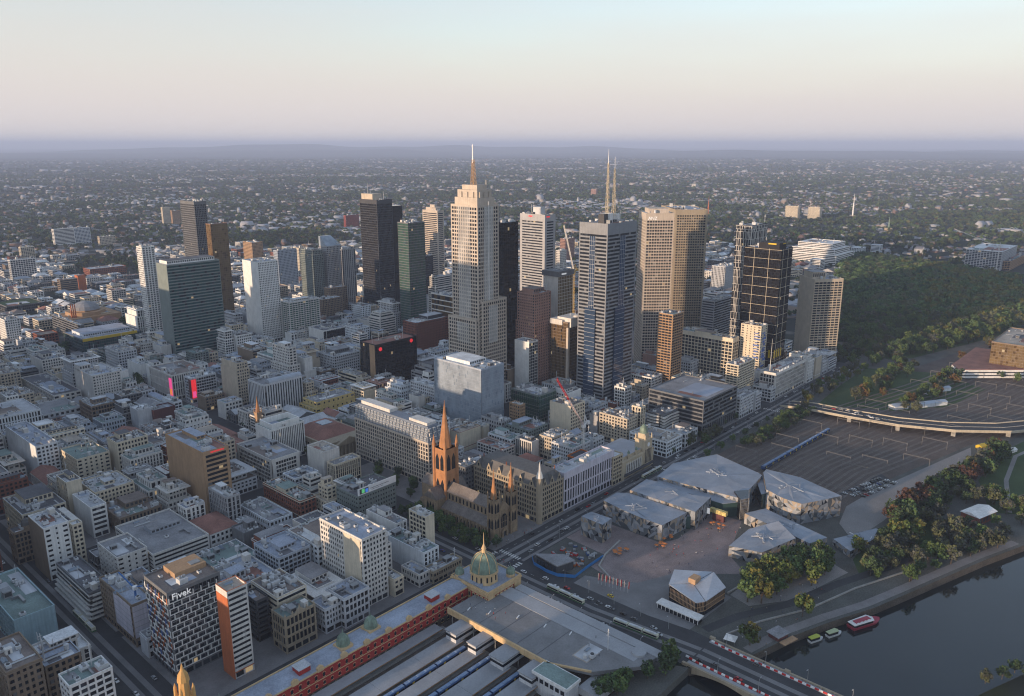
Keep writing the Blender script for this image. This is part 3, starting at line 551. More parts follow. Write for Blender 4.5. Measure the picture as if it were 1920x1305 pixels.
# ------------------------------------------------------------------ hand-placed city buildings
def text(root, s, size, loc, rot, m, ext=.15):
    c = bpy.data.curves.new('lettering', 'FONT'); c.body = s; c.size = size; c.extrude = ext; c.materials.append(MATS[m])
    t = bpy.data.objects.new('lettering_curve', c); me = bpy.data.meshes.new_from_object(t); bpy.data.objects.remove(t)
    o = link('lettering', me, root, loc); o.rotation_euler = rot; return o
HP = math.pi/2; mat('mansard_blue', (.17,.2,.25), .6, .15, .1, streak=.15)
mat('sign_white', (.8,.8,.8), .4, 0, emit=(1,1,1,0.1)); mat('sign_red', (.6,.02,.03), .4, 0, emit=(1,.04,.05,0.2)); mat('sign_pink', (.7,.05,.2), .4, 0, emit=(1,.1,.35,0.22)); mat('sign_orange', (.7,.2,.03), .4, 0, emit=(1,.3,.05,0.2)); mat('sign_green', (.1,.5,.2), .4, 0, emit=(.2,.8,.3,0.12)); mat('sign_blue', (.05,.2,.6), .4, 0, emit=(.1,.3,1,0.12)); mat('yellow_paint', (.62,.42,.03), .6, .1); mat('blue_mural', (.1,.16,.4), .7, .5, .25)
def x_fivek(o, w, d, h, dk):
    text(o, 'Fivek', 5.2, (2.2,-.35,h-5.2), (HP,0,0), 'sign_white')
    rr = random.Random(3); nf = 13; fh = (h-8.5)/nf
    for f in 'SW':
        Lf = w if f == 'S' else d; n = round((Lf-1)/2.3); bwid = (Lf-1)/n; g = MB()
        for k in range(nf):
            z = 5+k*fh
            if f == 'S': g.box(.3,-.12,z-.2,w-.3,.4,z+.2,0)
            else: g.box(-.12,.3,z-.2,.4,d-.3,z+.2,0)
            for i in range(n+1):
                if (i+k) % 2: continue
                a = .5+i*bwid; m = 0 if f == 'S' else rr.choices((0,1,2,3),(5,2,2,1))[0]; ww = .5 if f == 'S' else .8
                a = min(a, Lf-.9)
                if f == 'S': g.box(a,-.2,z-.1,a+ww,.42,z+fh-.1,m)
                else: g.box(-.2,a,z-.1,.42,a+ww,z+fh-.1,m)
        g.build('facade_panel', ['white','darkred','orange','blue_mural'], o, kind='stuff')
    g = MB(); g.box(w*.35,d*.45,dk,w*.95,d*.95,dk+3.2,0); g.build('plant_room', ['tan'], o)
def x_brown(o, w, d, h, dk):
    g = MB(); rr = random.Random(5)
    for i in range(9): g.box(w*.3+i*1.3,-.12,h-2.2,w*.3+i*1.3+.9,.0,h-1.0)
    g.build('sign', ['sign_red'], o)
def x_bill(o, w, d, h, dk):
    g = MB(); g.box(0,-.4,h+.6,w,0,h+6.2,0); b = g.build('billboard', ['white_paint'], o)
    g = MB(); g.box(1.6,-.5,h+1.4,10,-.38,h+5.4,0); g.box(3.5,-.54,h+1.8,6.2,-.48,h+5.2,1); g.box(7,-.54,h+1.6,9.6,-.48,h+4.6,2); g.build('poster', ['dark_steel','sign_green','sign_blue'], b)
    g = MB()
    for i in range(14): g.box(12+i*1.3,-.45,h+3.1,12.9+i*1.3,-.38,h+3.7)
    for i in range(9): g.box(13+i*1.3,-.45,h+1.9,13.9+i*1.3,-.38,h+2.3)
    g.build('poster_text', ['dgrey'], b)
    g = MB()
    for x in (2,w/2,w-2): g.bar((x,.3,h-.9),(x,0.2,h+5),.15); g.bar((x,2.5,h-.9),(x,.1,h+4.5),.12)
    g.build('billboard_frame', ['steel'], b)
def x_logo(o, w, d, h, dk):
    for x, z in ((7,h-6.5),(w-9,h-4.5)):
        g = MB(); g.lathe(0,0,[(2.6,0),(2.6,.3)],6)
        q = g.build('sign', ['sign_red'], o, (x,-.02,z)); q.rotation_euler = (HP,0.3,0)
    g = MB(); g.box(-.12,2,3,-.0,12,h-1); g.build('stone_panel', ['tan'], o)
def x_anz(o, w, d, h, dk): text(o, 'ANZ', 5.5, (2.5,-.15,h-8), (HP,0,0), 'sign_white'); g = MB(); g.box(w*.15,d*.2,dk,w*.85,d*.8,dk+6); g.build('plant_room', ['granite'], o)
def x_screen(o, w, d, h, dk):
    g = MB(); g.box(-.6,.4,4,-.1,6.5,h-4,0); g.box(-.7,.8,7,-.58,6,14,1); g.build('screen', ['sign_pink','sign_orange'], o)
def x_screen2(o, w, d, h, dk):
    g = MB(); g.box(-.2,-.9,6,5.5,-.1,h-2,0); g.box(-.9,-.9,6,-.25,4,h-2,1); g.box(.8,-.98,7,4.6,-.88,14,2); g.build('screen', ['sign_red','darkred','sign_pink'], o)
def x_yellow(o, w, d, h, dk):
    g = MB(); g.box(0,-.6,h-3.2,w*.92,1.2,h+.6,0); g.build('fascia', ['yellow_paint'], o)
def x_cap(o, w, d, h, dk):
    g = MB(); g.box(w*.1,-2.2,h-6,w*1.02,d*.7,h+4.5,0); g.lathe(w*.55,-.3,[(4,h+4.5),(3.5,h+6),(1.5,h+7)],10,0); g.box(-1.2,d*.3,h-4,w*.35,d*1.02,h+2,0); g.box(-1.1,-1.4,0,2.0,1.4,h-6,1); g.build('crown_cap', ['offwhite','granite'], o)
def x_darkcap(o, w, d, h, dk): g = MB(); g.box(-1.2,-1.2,h-5,w+1.2,d+1.2,h+1.2,0); g.box(5,-1.4,h-3.2,14,-1.2,h-1.4,1); g.build('crown_cap', ['dgrey','sign_white'], o)
def x_nauru(o, w, d, h, dk): g = MB(); g.box(w*.3,d*.3,dk,w*.7,d*.6,dk+10); g.build('plant_room', ['lgrey'], o); g = MB(); g.box(3,-.1,h-3.6,10,0,h-2,0); g.box(-.1,d*.5,h-3.6,0,d*.65,h-2,0); g.build('sign', ['sign_red'], o)
def x_lattice(o, w, d, h, dk):
    g = MB(); rr = random.Random(8); z = 4.
    while z < h-2:
        zz = z+rr.choice((3.2,6.4,9.6)); zz = min(zz,h-1)
        for f, Lf in (('S',w),('W',d)):
            a = 0.
            while a < Lf-1:
                s = rr.choice((1.8,3.2,4.6)); 
                if f == 'S': g.box(a,-.55,z,a+.5,-.05,zz)
                else: g.box(-.55,a,z,-.05,a+.5,zz)
                a += s
        g.box(-.5,-.5,zz-.45,w+.1,-.02,zz); g.box(-.5,-.02,zz-.45,-.02,d,zz); z = zz
    g.build('facade_lattice', ['offwhite'], o, kind='stuff')
def x_blackglass(o, w, d, h, dk):
    g = MB()
    for x in (w*.15,w*.6): g.box(x,-.3,20,x+.35,-.02,h)
    for y in (d*.32,d*.72): g.box(-.3,y,20,-.02,y+.35,h)
    z = 26
    while z < h: g.box(-.26,-.26,z,w,-.03,z+.3); g.box(-.27,-.02,z,-.03,d,z+.3); z += 11.4
    g.build('facade_rib', ['cream'], o, kind='stuff')
    g = MB(); g.box(-.1,d*.0+3,h-3,w*.6,d*.62,h+7,0); g.build('plant_room', ['black'], o)
    g = MB(); g.box(-.3,7,h+5,-.15,17,h+6.6,0); g.box(w*.3,2.8,h+5.2,w*.55,2.95,h+6.4,0); g.build('sign', ['yellow_paint'], o)
    for i in range(5): g = MB(); g.box(-.5,4+i*8,30,.2,6.2+i*8,40); g.build('column', ['yellow_paint'], o)
    for i in range(4): g = MB(); g.box(2+i*6,-.5,30,4.2+i*6,.2,40); g.build('column', ['yellow_paint'], o)
def x_podium(o, w, d, h, dk):
    g = MB()
    for i in range(int(w/3.4)): g.box(.8+i*3.4,-.5,4.5,1.6+i*3.4,0,h-3)
    for i in range(int(d/3.4)): g.box(-.5,.8+i*3.4,4.5,0,1.6+i*3.4,h-3)
    g.box(-.9,-.9,h-3,w+.5,0,h-2); g.box(-.9,0,h-3,0,d+.5,h-2); g.build('pilaster', ['offwhite'], o, kind='stuff')
    for i, x in enumerate(range(8,34,4)): gg = MB(); gg.box(x,-.8,h,x+1.6,-.5,h+2.6); gg.build('sign_letter', ['sign_white'], o)
    gg = MB(); gg.bar((6,10,h),(6,10,h+38),.35,0,.1); gg.build('mast', ['offwhite'], o)
def x_mural(o, w, d, h, dk):
    g = MB(); rr = random.Random(2)
    for k in range(16):
        z = 8+k*(h-14)/16; a = rr.uniform(.5,w*.5); g.box(a,-.95,z,a+rr.uniform(1,w*.5),-.5,z+rr.uniform(1,3.4)); g.box(-.9,rr.uniform(0,5),z,-.4,rr.uniform(5.5,9),z+rr.uniform(.6,2))
    g.build('mural', ['blue_mural'], o, kind='stuff')
def x_cube(o, w, d, h, dk): g = MB(); g.box(.5,-.25,3,w-.8,.0,h-2.5); g.build('glass_front', ['g_black'], o)
def x_dome(o, w, d, h, dk):
    g = MB(); g.cyl(w*.7,d*.3,dk,h+2.5,3.4,3.2,8,0); g.lathe(w*.7,d*.3,[(3.6,h+2.5),(3.3,h+4.5),(2.2,h+6.2),(.4,h+7),(.1,h+9)],10,1); g.build('cupola', ['brownstone','slate'], o)
def x_crowntower(o, w, d, h, dk):
    g = MB(); g.box(w*.2,d*.2,dk,w*.85,d*.85,h+5,0); g.box(w*.4,d*.35,h+5,w*.7,d*.65,h+10,0); g.build('crown_cap', ['granite'], o)
def x_telstra(o, w, d, h, dk):
    g = MB(); g.box(w*.02,d*.25,dk,w*.62,d*.9,h+9,0); g.bar((4,d*.6,h+8),(4,d*.6,h+26),.3,1,.08); g.bar((9,d*.6,h+8),(9,d*.6,h+15),.2,1,.08); g.build('crown_box', ['beige','plant_white'], o)
    g = MB(); g.box(w*.85,6,0,w+26,d,h-12); g.build('side_wing', ['g_black'], o)
def x_wedge(o, w, d, h, dk):
    g = MB(); g.loft([[(0,0,h),(w,0,h),(w,d,h),(0,d,h)],[(0,d*.8,h+16),(w*.7,d*.8,h+16),(w*.7,d,h+16),(0,d,h+16)]]); g.build('glass_roof', ['g_bluep'], o)
def x_ornate(o, w, d, h, dk):
    g = MB()
    for i in range(5): g.lathe(.8+i*(w-1.6)/4,.4,[(.5,h),(.6,h+.9),(.25,h+1.3),(.35,h+1.7),(.05,h+2.2)],6)
    g.gable(w*.36,-.1,w*.64,1,h,h+3.2,'y'); g.lathe(w*.5,.5,[(.5,h+3),(.3,h+4.2),(.05,h+5)],6)
    for k in (1,2,3): g.box(-.3,-.45,k*h/4-.3,w+.1,-.05,k*h/4+.15)
    for i in range(8): g.cyl(1+i*(w-2)/7,-.15,h*.26,h*.98,.22,.2,6)
    g.build('ornament', ['stone'], o)
def x_terr(o, w, d, h, dk):
    for k in range(6):
        g = MB(); z = 1.5+k*3; i = k*.7
        g.prism([(-3.2+i,2),(-1.2+i,-1.5),(w+.6,-1.5),(w+.6,-.2),(-.4,-.2),(-.2,2),(-.2,d),(-3.2+i,d)],z,z+1.05); g.build('balcony', ['offwhite'], o)
def x_crane(o, w, d, h, dk):
    g = MB(); g.bar((6,8,dk),(6,8,dk+7),.5,0); g.bar((6,8,dk+6),(1.5,17,dk+15),.3,0); g.bar((6,8,dk+7),(9,4,dk+8),.3,0); g.box(5,6.5,dk+5.5,7.4,9,dk+7.5,1); g.build('roof_crane', ['crane_blue','white_paint'], o)
    g = MB(); g.box(-.35,2,6,-.05,d*.55,h-1.5,0); g.box(.2,-.35,6,w-.1,-.05,h-1.5,0)
    for k in range(6): g.box(-.4,2,6+k*3.4,-.34,d*.55,6.2+k*3.4,1); g.box(.2,-.4,6+k*3.4,w-.1,-.34,6.2+k*3.4,1)
    g.build('scaffold_sheet', ['violet','steel'], o)
mat('crane_blue', (.05,.16,.42), .5, .1)
def x_mansard(o, w, d, h, dk):
    g = MB(); z0 = h-.3
    g.loft([[(-.3,-.3,z0),(w+.3,-.3,z0),(w+.3,d+.3,z0),(-.3,d+.3,z0)],[(2.8,2.8,h+12.6),(w-2.8,2.8,h+12.6),(w-2.8,d-2.8,h+12.6),(2.8,d-2.8,h+12.6)]],0); g.build('mansard_roof', ['mansard_blue'], o)
    n = int(d/4.6)
    dm = MB(); dm.box(-.8,-1.25,0,1.9,1.25,2.7,0); dm.box(-.86,-1.0,.3,-.75,1.0,2.4,1); me = dm.mesh('dormer_window', ['offwhite','g_pale'])
    for k in range(3):
        for i in range(n): link('dormer_window', me, o, (.1+k*.75,3+i*(d-6)/(n-1),z0+1.2+k*3.8))
        for i in range(3): link('dormer_window', me, o, (3.5+i*5,.1+k*.75,z0+1.2+k*3.8), HP)
    [MB().box(*q).build('plant_room', ['offwhite'], o) for q in ((4,d*.05,h+12.5,w-3,d*.28,h+15),(5,d*.55,h+12.5,w-3,d*.95,h+15.6))]
def x_ribroof(o, w, d, h, dk):
    g = MB(); n = 8
    for i in range(n):
        a0, a1 = math.pi*i/n, math.pi*(i+1)/n; f = lambda a: (4.5-4.5*math.cos(a), 4.0*math.sin(a))
        (y0,z0),(y1,z1) = f(a0), f(a1); g.face([(w*.15,y0,h+z0),(w,y0,h+z0),(w,y1,h+z1),(w*.15,y1,h+z1)])
    g.face([(w*.15,4.5-4.5*math.cos(math.pi*i/n),h+4*math.sin(math.pi*i/n)) for i in range(n+1)][::-1]); g.build('vault_roof', ['r_metal'], o)
def x_hole(o, w, d, h, dk): g = MB(); [g.box(*q) for q in ((3,3,dk,w-3,4,h+4),(3,d-4,dk,w-3,d-3,h+4),(3,4,dk,4,d-4,h+4),(w-4,4,dk,w-3,d-4,h+4))]; g.build('roof_screen', ['white'], o)
def x_chev(o, w, d, h, dk):
    for k in range(7):
        g = MB(); z = 2.2+k*3.1
        g.prism([(-2,d),(-2,d*.5),(.5,d*.25),(-2,0),(-2,-2),(w*.5,-.4),(w,-2),(w,.3),(.3,.3),(.3,d)],z,z+1.5); g.build('floor_band', ['offwhite'], o)
def x_white7(o, w, d, h, dk):
    g = MB(); g.box(-.35,1.5,1,0,d*.42,h-1.2); g.build('blank_wall', ['cream'], o)
def x_green(o, w, d, h, dk):
    g = MB(); [g.box(-.6,-.6,z,w+.2,0,z+1.1) for z in (12,17,22)]; [g.box(-.6,0,z,0,d,z+1.1) for z in (12,17,22)]; g.build('ledge', ['g_green'], o)
T = [
('t101','office_tower','tall grey banded tower with glass notches and twin white masts on its roof',st(BANDS,wall='steelgrey',fh=4,span=.42,corner=1.2,top=12,roof='r_grey',pier=0),None),
('anz','office_tower','tan concrete office tower lettered ANZ in white at its top corner',st(PUNCH,wall='granite',fh=3.7,bw=3.3,pier=.2,span=.36,top=9,corner=1.5),x_anz),
('anz2','office_tower','tan concrete tower with dark lower windows standing behind the ANZ tower',st(PUNCH,wall='stone',fh=3.7,bw=3.3,pier=.3,span=.42,top=8,corner=3),None),
('darkglass','office_tower','slim black glass tower beside the stepped granite tower with the mast',st(CURT,wall='black',glass='black',fh=4),None),
('nauru','office_tower','pale grey banded tower with two dark vertical slots and small red signs at the top',st(BANDS,wall='grey',fh=3.6,span=.5,corner=4,top=9),x_nauru),
('creamcap','office_tower','blank pale tower with a dark cap and one gold glass side',st(CURT,wall='offwhite',glass='gold',blank='W',fh=4),x_darkcap),
('hyatt','hotel','reddish brown hotel tower with stepped square bays behind a white block',st(PUNCH,wall='pinkbrick',fh=3.3,bw=3.1,pier=.5,span=.45,pent=(.6,.6,5),tiers=[(.72,1.2)]),None),
('white56','office_building','small blank white slab building catching sun below the brown hotel',st(CURT,wall='white',blank='W',glass='std'),None),
('goldcap','apartment_tower','bronze glass tower with a cream curved cap and a pale central shaft',st(CURT,wall='brownstone',glass='bronze',bw=2,pier=.12),x_cap),
('apt61','apartment_tower','narrow tan balcony tower in front of the two tan office towers',st(BALC,wall='tan',trim='offwhite',fh=3.2,bo=-.5),None),
('goldgrid','office_building','sunlit office block with a bold cream grid and white roof edge',st(GRID,wall='cream',fh=4.2,bw=4.5,pier=.16,span=.22,top=5,cornice=1.2,roof='r_brown',pent=(.8,.3,3)),None),
('widelow','office_building','broad low charcoal building with a large plain grey roof on the avenue',st(BANDS,wall='dgrey',fh=4.2,span=.35,roof='r_grey',units=3,base=12),None),
('chevron','office_building','white chevron balcony building with zigzag bands by the tree clump',st(CURT,wall='dgrey',fh=3.1),x_chev),
('balconyA','apartment_tower','pale sunlit apartment tower with a blue zigzag mural down one side',st(PUNCH,wall='cream',fh=3,bw=5,pier=.75,span=.55,roof='r_white'),x_mural),
('balconyB','apartment_tower','white balcony apartments stepping down below the mural tower',st(BALC,wall='cream',trim='white',fh=3),None),
('lattice','apartment_tower','dark tower wrapped in an irregular pale lattice of frames',st(CURT,wall='charcoal',glass='std',fh=3.2),x_lattice),
('blackglass','hotel','black glass tower with thin gold ribs above yellow columns',st(CURT,wall='black',glass='black',fh=3.8,bw=2.4,pier=.05,span=.06),x_blackglass),
('podium','heritage_building','pale pilastered heritage block with rooftop letters under the black tower',st(GRID,wall='offwhite',fh=5,bw=3.4,pier=.2,span=.2,top=3),x_podium),
('slab','apartment_tower','slab tower with a blank grey end and cream balcony rows beside the park',st(BALC,wall='beige',trim='cream',blank='WE',fh=3.3,bw=5.2,bo=-.7,top=4,pent=(.45,.6,9,.25,.5)),None),
('telstra','office_tower','tall black grid tower with a cream box and white mast on top',st(GRID,wall='charcoal',glass='black',fh=3.8,bw=2.6,pier=.14,span=.2,top=7),x_telstra),
('green44','office_tower','green glass tower with a thin gold corner edge beside a brown slab',st(CURT,wall='dgrey',glass='green',fh=3.8,bw=3,span=.25),None),
('crown46','office_tower','grey banded tower with a stepped cream crown behind the green glass tower',st(BANDS,wall='granite',fh=3.6,span=.5,corner=2,top=5),x_crowntower),
('dark47','office_building','dark charcoal block with a ribbed top floor below the green glass tower',st(GRID,wall='charcoal',glass='black',fh=3.6,bw=2.8,pent=(.7,.6,5)),None),
('band49','office_building','black office block with bold white horizontal bands beside the granite tower',st(BANDS,wall='offwhite',glass='bronze',fh=8,span=.18,corner=.6),None),
('axa36','office_tower','broad green glass office slab with a long white roof box',st(BANDS,wall='greengrey',trim='offwhite',glass='teal',fh=4,span=.38,corner=.4,pent=(.9,.7,5),pentwall='white',top=2,blank='W'),None),
('tower37','office_tower','tall dark brown ribbed tower behind the broad green glass slab',st(FIN,wall='dgrey',glass='black',bw=2.6,pier=.35,span=.3,top=5),None),
('gold38','apartment_tower','gold tinted glass tower next to the dark ribbed tower',st(CURT,wall='brown',glass='gold',fh=3.4),None),
('w39','hotel','white hotel slab with small dark windows and a gold lit blank end',st(PUNCH,wall='white',blank='W',fh=3.3,bw=2.7,pier=.45,span=.45),None),
('res35','apartment_tower','slender white apartment tower left of the green slab, dark balcony slots',st(PUNCH,wall='white',fh=3.2,bw=4,pier=.35,span=.4),None),
('apt40','apartment_tower','white and green glass apartment block with stacked balconies near the hotel slab',st(BALC,wall='offwhite',glass='green',fh=3.1,bw=4.6,bo=-.3,roof='r_white',pent=(.5,.5,3)),None),
('gg41','apartment_tower','olive grey apartment tower with a green roof lantern',st(PUNCH,wall='greengrey',trim='cream',fh=3.2,bw=3.2,tiers=[(.93,1.2)]),None),
('gg41b','apartment_tower','grey twin apartment tower with a sloping pale blue glass roof',st(PUNCH,wall='grey',fh=3.2,bw=3),x_wedge),
('gr42','apartment_tower','plain grey concrete slab tower with one column of dark balconies',st(FIN,wall='grey',bw=4,pier=.6,span=.1),None),
('br34','apartment_building','brown gridded mid rise behind the white cube with dark glass',st(PUNCH,wall='brownstone',fh=3.2,bw=2.8,pier=.35,span=.4),None),
('st36','office_building','stepped white office with dark bands and blank side behind the black glass cube',st(BANDS,wall='offwhite',fh=3.8,span=.52,tiers=[(.8,2.2),(.92,4)],corner=1.5),None),
('blk72','office_building','black glass cube with two red signs and a tan stone strip',st(CURT,wall='black',glass='black',fh=3.7,bw=2.6,roof='r_rust',units=9),x_logo),
('brick74','office_building','red brick and charcoal block stepping up behind the black glass cube',st(PUNCH,wall='brick',trim='charcoal',fh=3.5,bw=3,pier=.35,span=.4,pent=(.5,.6,5,.7,.6),pentwall='charcoal'),None),
('deco39','office_building','pale grey interwar office with regular square windows before the white cube',st(PUNCH,wall='lgrey',fh=3.6,bw=3.1,pier=.42,span=.42,cornice=.5,pent=(.6,.5,5),pentwall='dgrey'),None),
('cube40','gallery_building','white cube building with one face of dark glass',st(CURT,wall='white',blank='W',roof='r_dark',pent=(.3,.3,3)),x_cube),
('yel41','heritage_building','yellow cream rendered building with stepped blank walls near the civic hall',st(PUNCH,wall='yellow',fh=4,bw=6,pier=.7,span=.6,tiers=[(.6,3)],roof='r_grey'),None),
('rib42','office_building','grey vertically ribbed store with a curved metal vault roof',st(FIN,wall='lgrey',bw=3,pier=.5,span=0,top=2,roof='r_grey'),x_ribroof),
('glassbox','office_building','plain pale blue glass box building reflecting a patch of sunset',st(CURT,wall='bluegrey',glass='bluep',fh=3.7,bw=1.5,pier=.05,span=.03,roof='r_white',pent=(.7,.5,4),pentwall='pale',cornice=.25,base=7),None),
('westin','hotel','long stone hotel with a blue grey mansard roof full of dormers',st(GRID,wall='granite',fh=3.6,bw=3.1,pier=.36,span=.26,top=2.5,indiv=True,units=0,roof='r_light',cornice=.5),x_mansard),
('cream45','warehouse','blank cream sided building standing behind the orange cathedral spire',st(PUNCH,wall='cream',blank='SW',trim='brick',roof='r_tan'),None),
('rbrick46','office_building','red brick block with white floor bands behind the gothic chambers',st(GRID,wall='offwhite',trim='pinkbrick',fh=3.3,bw=3.4,pier=.2,span=.3,roof='r_rust',indiv=True,units=10),None),
('fin47','office_building','small pale office with tall vertical fins next to the red brick block',st(FIN,wall='offwhite',bw=2.2,pier=.3,span=.0,blank='S'),None),
('green49','office_building','green glass office with mint ledges beside the pale blue glass box',st(CURT,wall='greengrey',glass='green',fh=3.8),x_green),
('white50','office_building','cream side walled block with rows of tall windows behind the red crane',st(PUNCH,wall='cream',blank='W',fh=3.5,bw=2.6,pier=.35,span=.35),None),
('white87','theatre_building','long lilac white building with a row of tall window slots on the avenue',st(FIN,wall='violet',fh=9,bw=3.4,pier=.4,span=.12,base=6,top=6,roof='r_light',units=10),None),
('fivek','apartment_building','chequered black and white apartment block lettered Fivek with rust coloured panels',st(GRID,wall='dgrey',fh=3.35,bw=2.3,pier=.06,span=.14,top=2,indiv=True,roof='r_brown',units=6,wts=(72,16,10,.4)),x_fivek),
('orange2','office_building','slim grey banded office with a bright orange brick side wall',st(BANDS,wall='offwhite',trim='orange',fh=3.3,span=.5,corner=.5,blank='W',indiv=True,bw=2.4,roof='r_tan'),lambda o,w,d,h,dk: (MB().box(-.06,-.1,0,.0,d,h-4).build('brick_wall',['orange'],o), MB().box(-.1,-.15,0,.35,-.0,h-4).build('brick_pier',['orange'],o))),
('darkbal','apartment_building','narrow charcoal building with protruding white balconies beside the slim orange office',st(BALC,wall='charcoal',trim='charcoal',fh=3,bo=-.8),None),
('ornate4','heritage_building','ornate stone Victorian palace front with pediment and rooftop urns',st(GRID,wall='stone',fh=5.2,bw=2.6,pier=.3,span=.25,indiv=True,roof='r_green'),x_ornate),
('b5','heritage_building','narrow mauve grey Victorian building with arched upper windows by the station dome',st(PUNCH,wall='lgrey',fh=4,bw=2.2,pier=.45,span=.35,indiv=True,cornice=.5,roof='r_blue'),None),
('b6','heritage_building','low pale classical building next to the tall white office on the avenue',st(GRID,wall='lgrey',fh=5,bw=2.8,pier=.3,span=.3,indiv=True,cornice=.6,roof='r_blue'),None),
('white7','office_building','tall white corner office with rows of small windows facing the station wing',st(PUNCH,wall='offwhite',fh=3.5,bw=2.4,pier=.45,span=.42,indiv=True,roof='r_blue',units=8,cornice=.3),x_white7),
('bill8','office_building','green grey block carrying a white roof billboard with a blue and green poster',st(PUNCH,wall='greengrey',fh=3.3,bw=2.6,pier=.5,span=.55,roof='r_dark',indiv=True),x_bill),
('w9','office_building','blank pale tower block with a flat plain roof near the billboard building',st(PUNCH,wall='offwhite',blank='WS',roof='r_tan',units=2),None),
('w9b','office_building','low finned annexe in front of the blank pale tower block',st(FIN,wall='cream',bw=2,pier=.4,span=.05,roof='r_grey'),None),
('g10','office_building','grey roofed white office with a glass curtain side and boxy corner annexe',st(CURT,wall='offwhite',fh=3.4,bw=2.4,pier=.15,span=.3,roof='r_grey',units=7,top=3,corner=4),None),
('fin11','hotel','white block with close vertical black fins and a sunken rooftop court',st(FIN,wall='white',bw=1.9,pier=.5,span=0,blank='W',roof='r_green',units=3),x_hole),
('brown12','office_building','tan brown office slab with deep dark window bands and red rooftop lettering',st(BANDS,wall='tan',fh=3.75,span=.42,corner=2.4,blank='W',top=3.4,indiv=True,bw=3.2,roof='r_blue',units=5,pent=(.35,.4,3,.7,.7),wts=(85,10,4,.3)),x_brown),
('vict13','heritage_building','brown and red brick Victorian warehouse with cream parapet and courtyard roof',st(PUNCH,wall='brick',trim='cream',fh=4,bw=2.8,pier=.45,span=.35,cornice=.5,indiv=True,roof='r_green',pent=(.8,.25,3.5),pentwall='cream'),None),
('low14','commercial_building','low pale building with a long ridged grey roof below the brown slab',st(PUNCH,wall='pale',fh=4,bw=3,roof='r_grey',indiv=True,units=14),None),
('teal15','commercial_building','big blank pale teal blue wall building beside the dark tram street',st(PUNCH,wall='teal',blank='S',fh=3.6,bw=3,roof='r_green',units=9),None),
('grid16','office_building','white gridded office with a roof crowded by antennas and plant',st(GRID,wall='white',fh=3.4,bw=3.8,pier=.22,span=.35,roof='r_green',units=16,indiv=True),None),
('cloth18','office_building','brown sided block under white scaffold sheeting with a small blue roof crane',st(PUNCH,wall='brownstone',fh=3.5,bw=3,roof='r_blue',units=12),x_crane),
('white21','office_building','tall white rear building with panelled wall and brown side near the terrace block',st(PUNCH,wall='white',fh=3.6,bw=4.5,pier=.75,span=.55,roof='r_light'),lambda o,w,d,h,dk: MB().box(-.2,.2,0,0,d-.2,h-.6).build('side_wall',['brownstone'],o)),
('whitehotel27','hotel','white building with a blank side and dotted dark windows on the far street',st(PUNCH,wall='offwhite',blank='W',fh=3.3,bw=3,pier=.55,span=.5,pent=(.4,.3,6,.2,.8)),None),
('slots29','commercial_building','white building with slot windows and a glowing pink screen on its corner',st(FIN,wall='offwhite',bw=2.6,pier=.5,span=.1,fh=8),x_screen),
('grid30','office_building','grey glass gridded block with a red and pink corner screen',st(GRID,wall='lgrey',fh=3.4,bw=3,pier=.1,span=.3),x_screen2),
('tow31','office_building','beige interwar tower with a blank flank and stepped front',st(PUNCH,wall='beige',blank='W',fh=3.5,bw=2.6,pier=.45,span=.4,tiers=[(.85,1)]),None),
('yelglass26','library_building','low glass building edged with a long bright yellow roof fascia',st(CURT,wall='dgrey',glass='teal',fh=4,roof='r_blue',pent=(.8,.6,4),pentwall='pale'),x_yellow),
('whitegrid25','office_building','white tower block with a dense grid of dark squares past the yellow edged library',st(PUNCH,wall='white',fh=3.4,bw=3,pier=.45,span=.45),None),
('terr19','office_building','chamfered building with stacked white terrace bands over the tram street',st(CURT,wall='dgrey',fh=3),x_terr),
('block20a','office_building','white roofed low block with a raised rooftop frame by the terraces',st(PUNCH,wall='offwhite',fh=3.4,bw=5,pier=.7,span=.55,roof='r_grey',units=4,indiv=True),None),
('block20b','office_building','broad white building with curved terrace bands and a metal roof pavilion',st(BANDS,wall='offwhite',fh=3.4,span=.5,corner=1,roof='r_grey',units=6,pent=(.55,.2,3.2,.6,.6),pentwall='r_metal',indiv=True,bw=4),None),
('step20c','office_building','white stepped block with wide dark balcony bands above the broad terrace building',st(BANDS,wall='white',blank='W',fh=3.6,span=.45,corner=1.2,roof='r_light'),None),
('cream22','office_building','thin cream building with small red framed windows beside the white rear block',st(PUNCH,wall='cream',fh=3.3,bw=3),None),
('dome23','heritage_building','dark ornate corner building with a small slate cupola',st(PUNCH,wall='brownstone',fh=4,bw=2.4,pier=.35,span=.3,roof='r_dark',cornice=.6),x_dome),
('white24','department_store','bright white gothic department store with pointed window bays',st(FIN,wall='pale',bw=2.6,pier=.5,span=.2,fh=6,roof='r_light',units=12),None),
('pale24','commercial_building','long pale blue building with a huge blank flank wall',st(PUNCH,wall='pale',blank='W',fh=3.6,bw=3,roof='r_blue'),None),
('pink24','commercial_building','cream walled building with teal roof courts behind the blank blue flank',st(PUNCH,wall='cream',fh=3.6,bw=4,pier=.6,span=.5,roof='r_green',units=10),None),
('store1','department_store','very long department store roof with rows of ridged skylights',st(PUNCH,wall='offwhite',fh=4,bw=5,roof='r_dark',units=16),None),
('store2','department_store','wide flat dark roofed store next to the long skylight roof',st(PUNCH,wall='lgrey',fh=4,bw=5,roof='r_grey',units=6),None),
('old17','heritage_building','dim brown stone office with deep square windows at the tram street corner',st(PUNCH,wall='brownstone',fh=3.7,bw=3,pier=.5,span=.45,indiv=True,cornice=.6,roof='r_brown'),None),
('old17b','heritage_building','dark interwar block with pale parapet between stone office and antenna roof',st(PUNCH,wall='brownstone',trim='bluegrey',fh=3.5,bw=3,indiv=True,roof='r_blue',units=5),None),
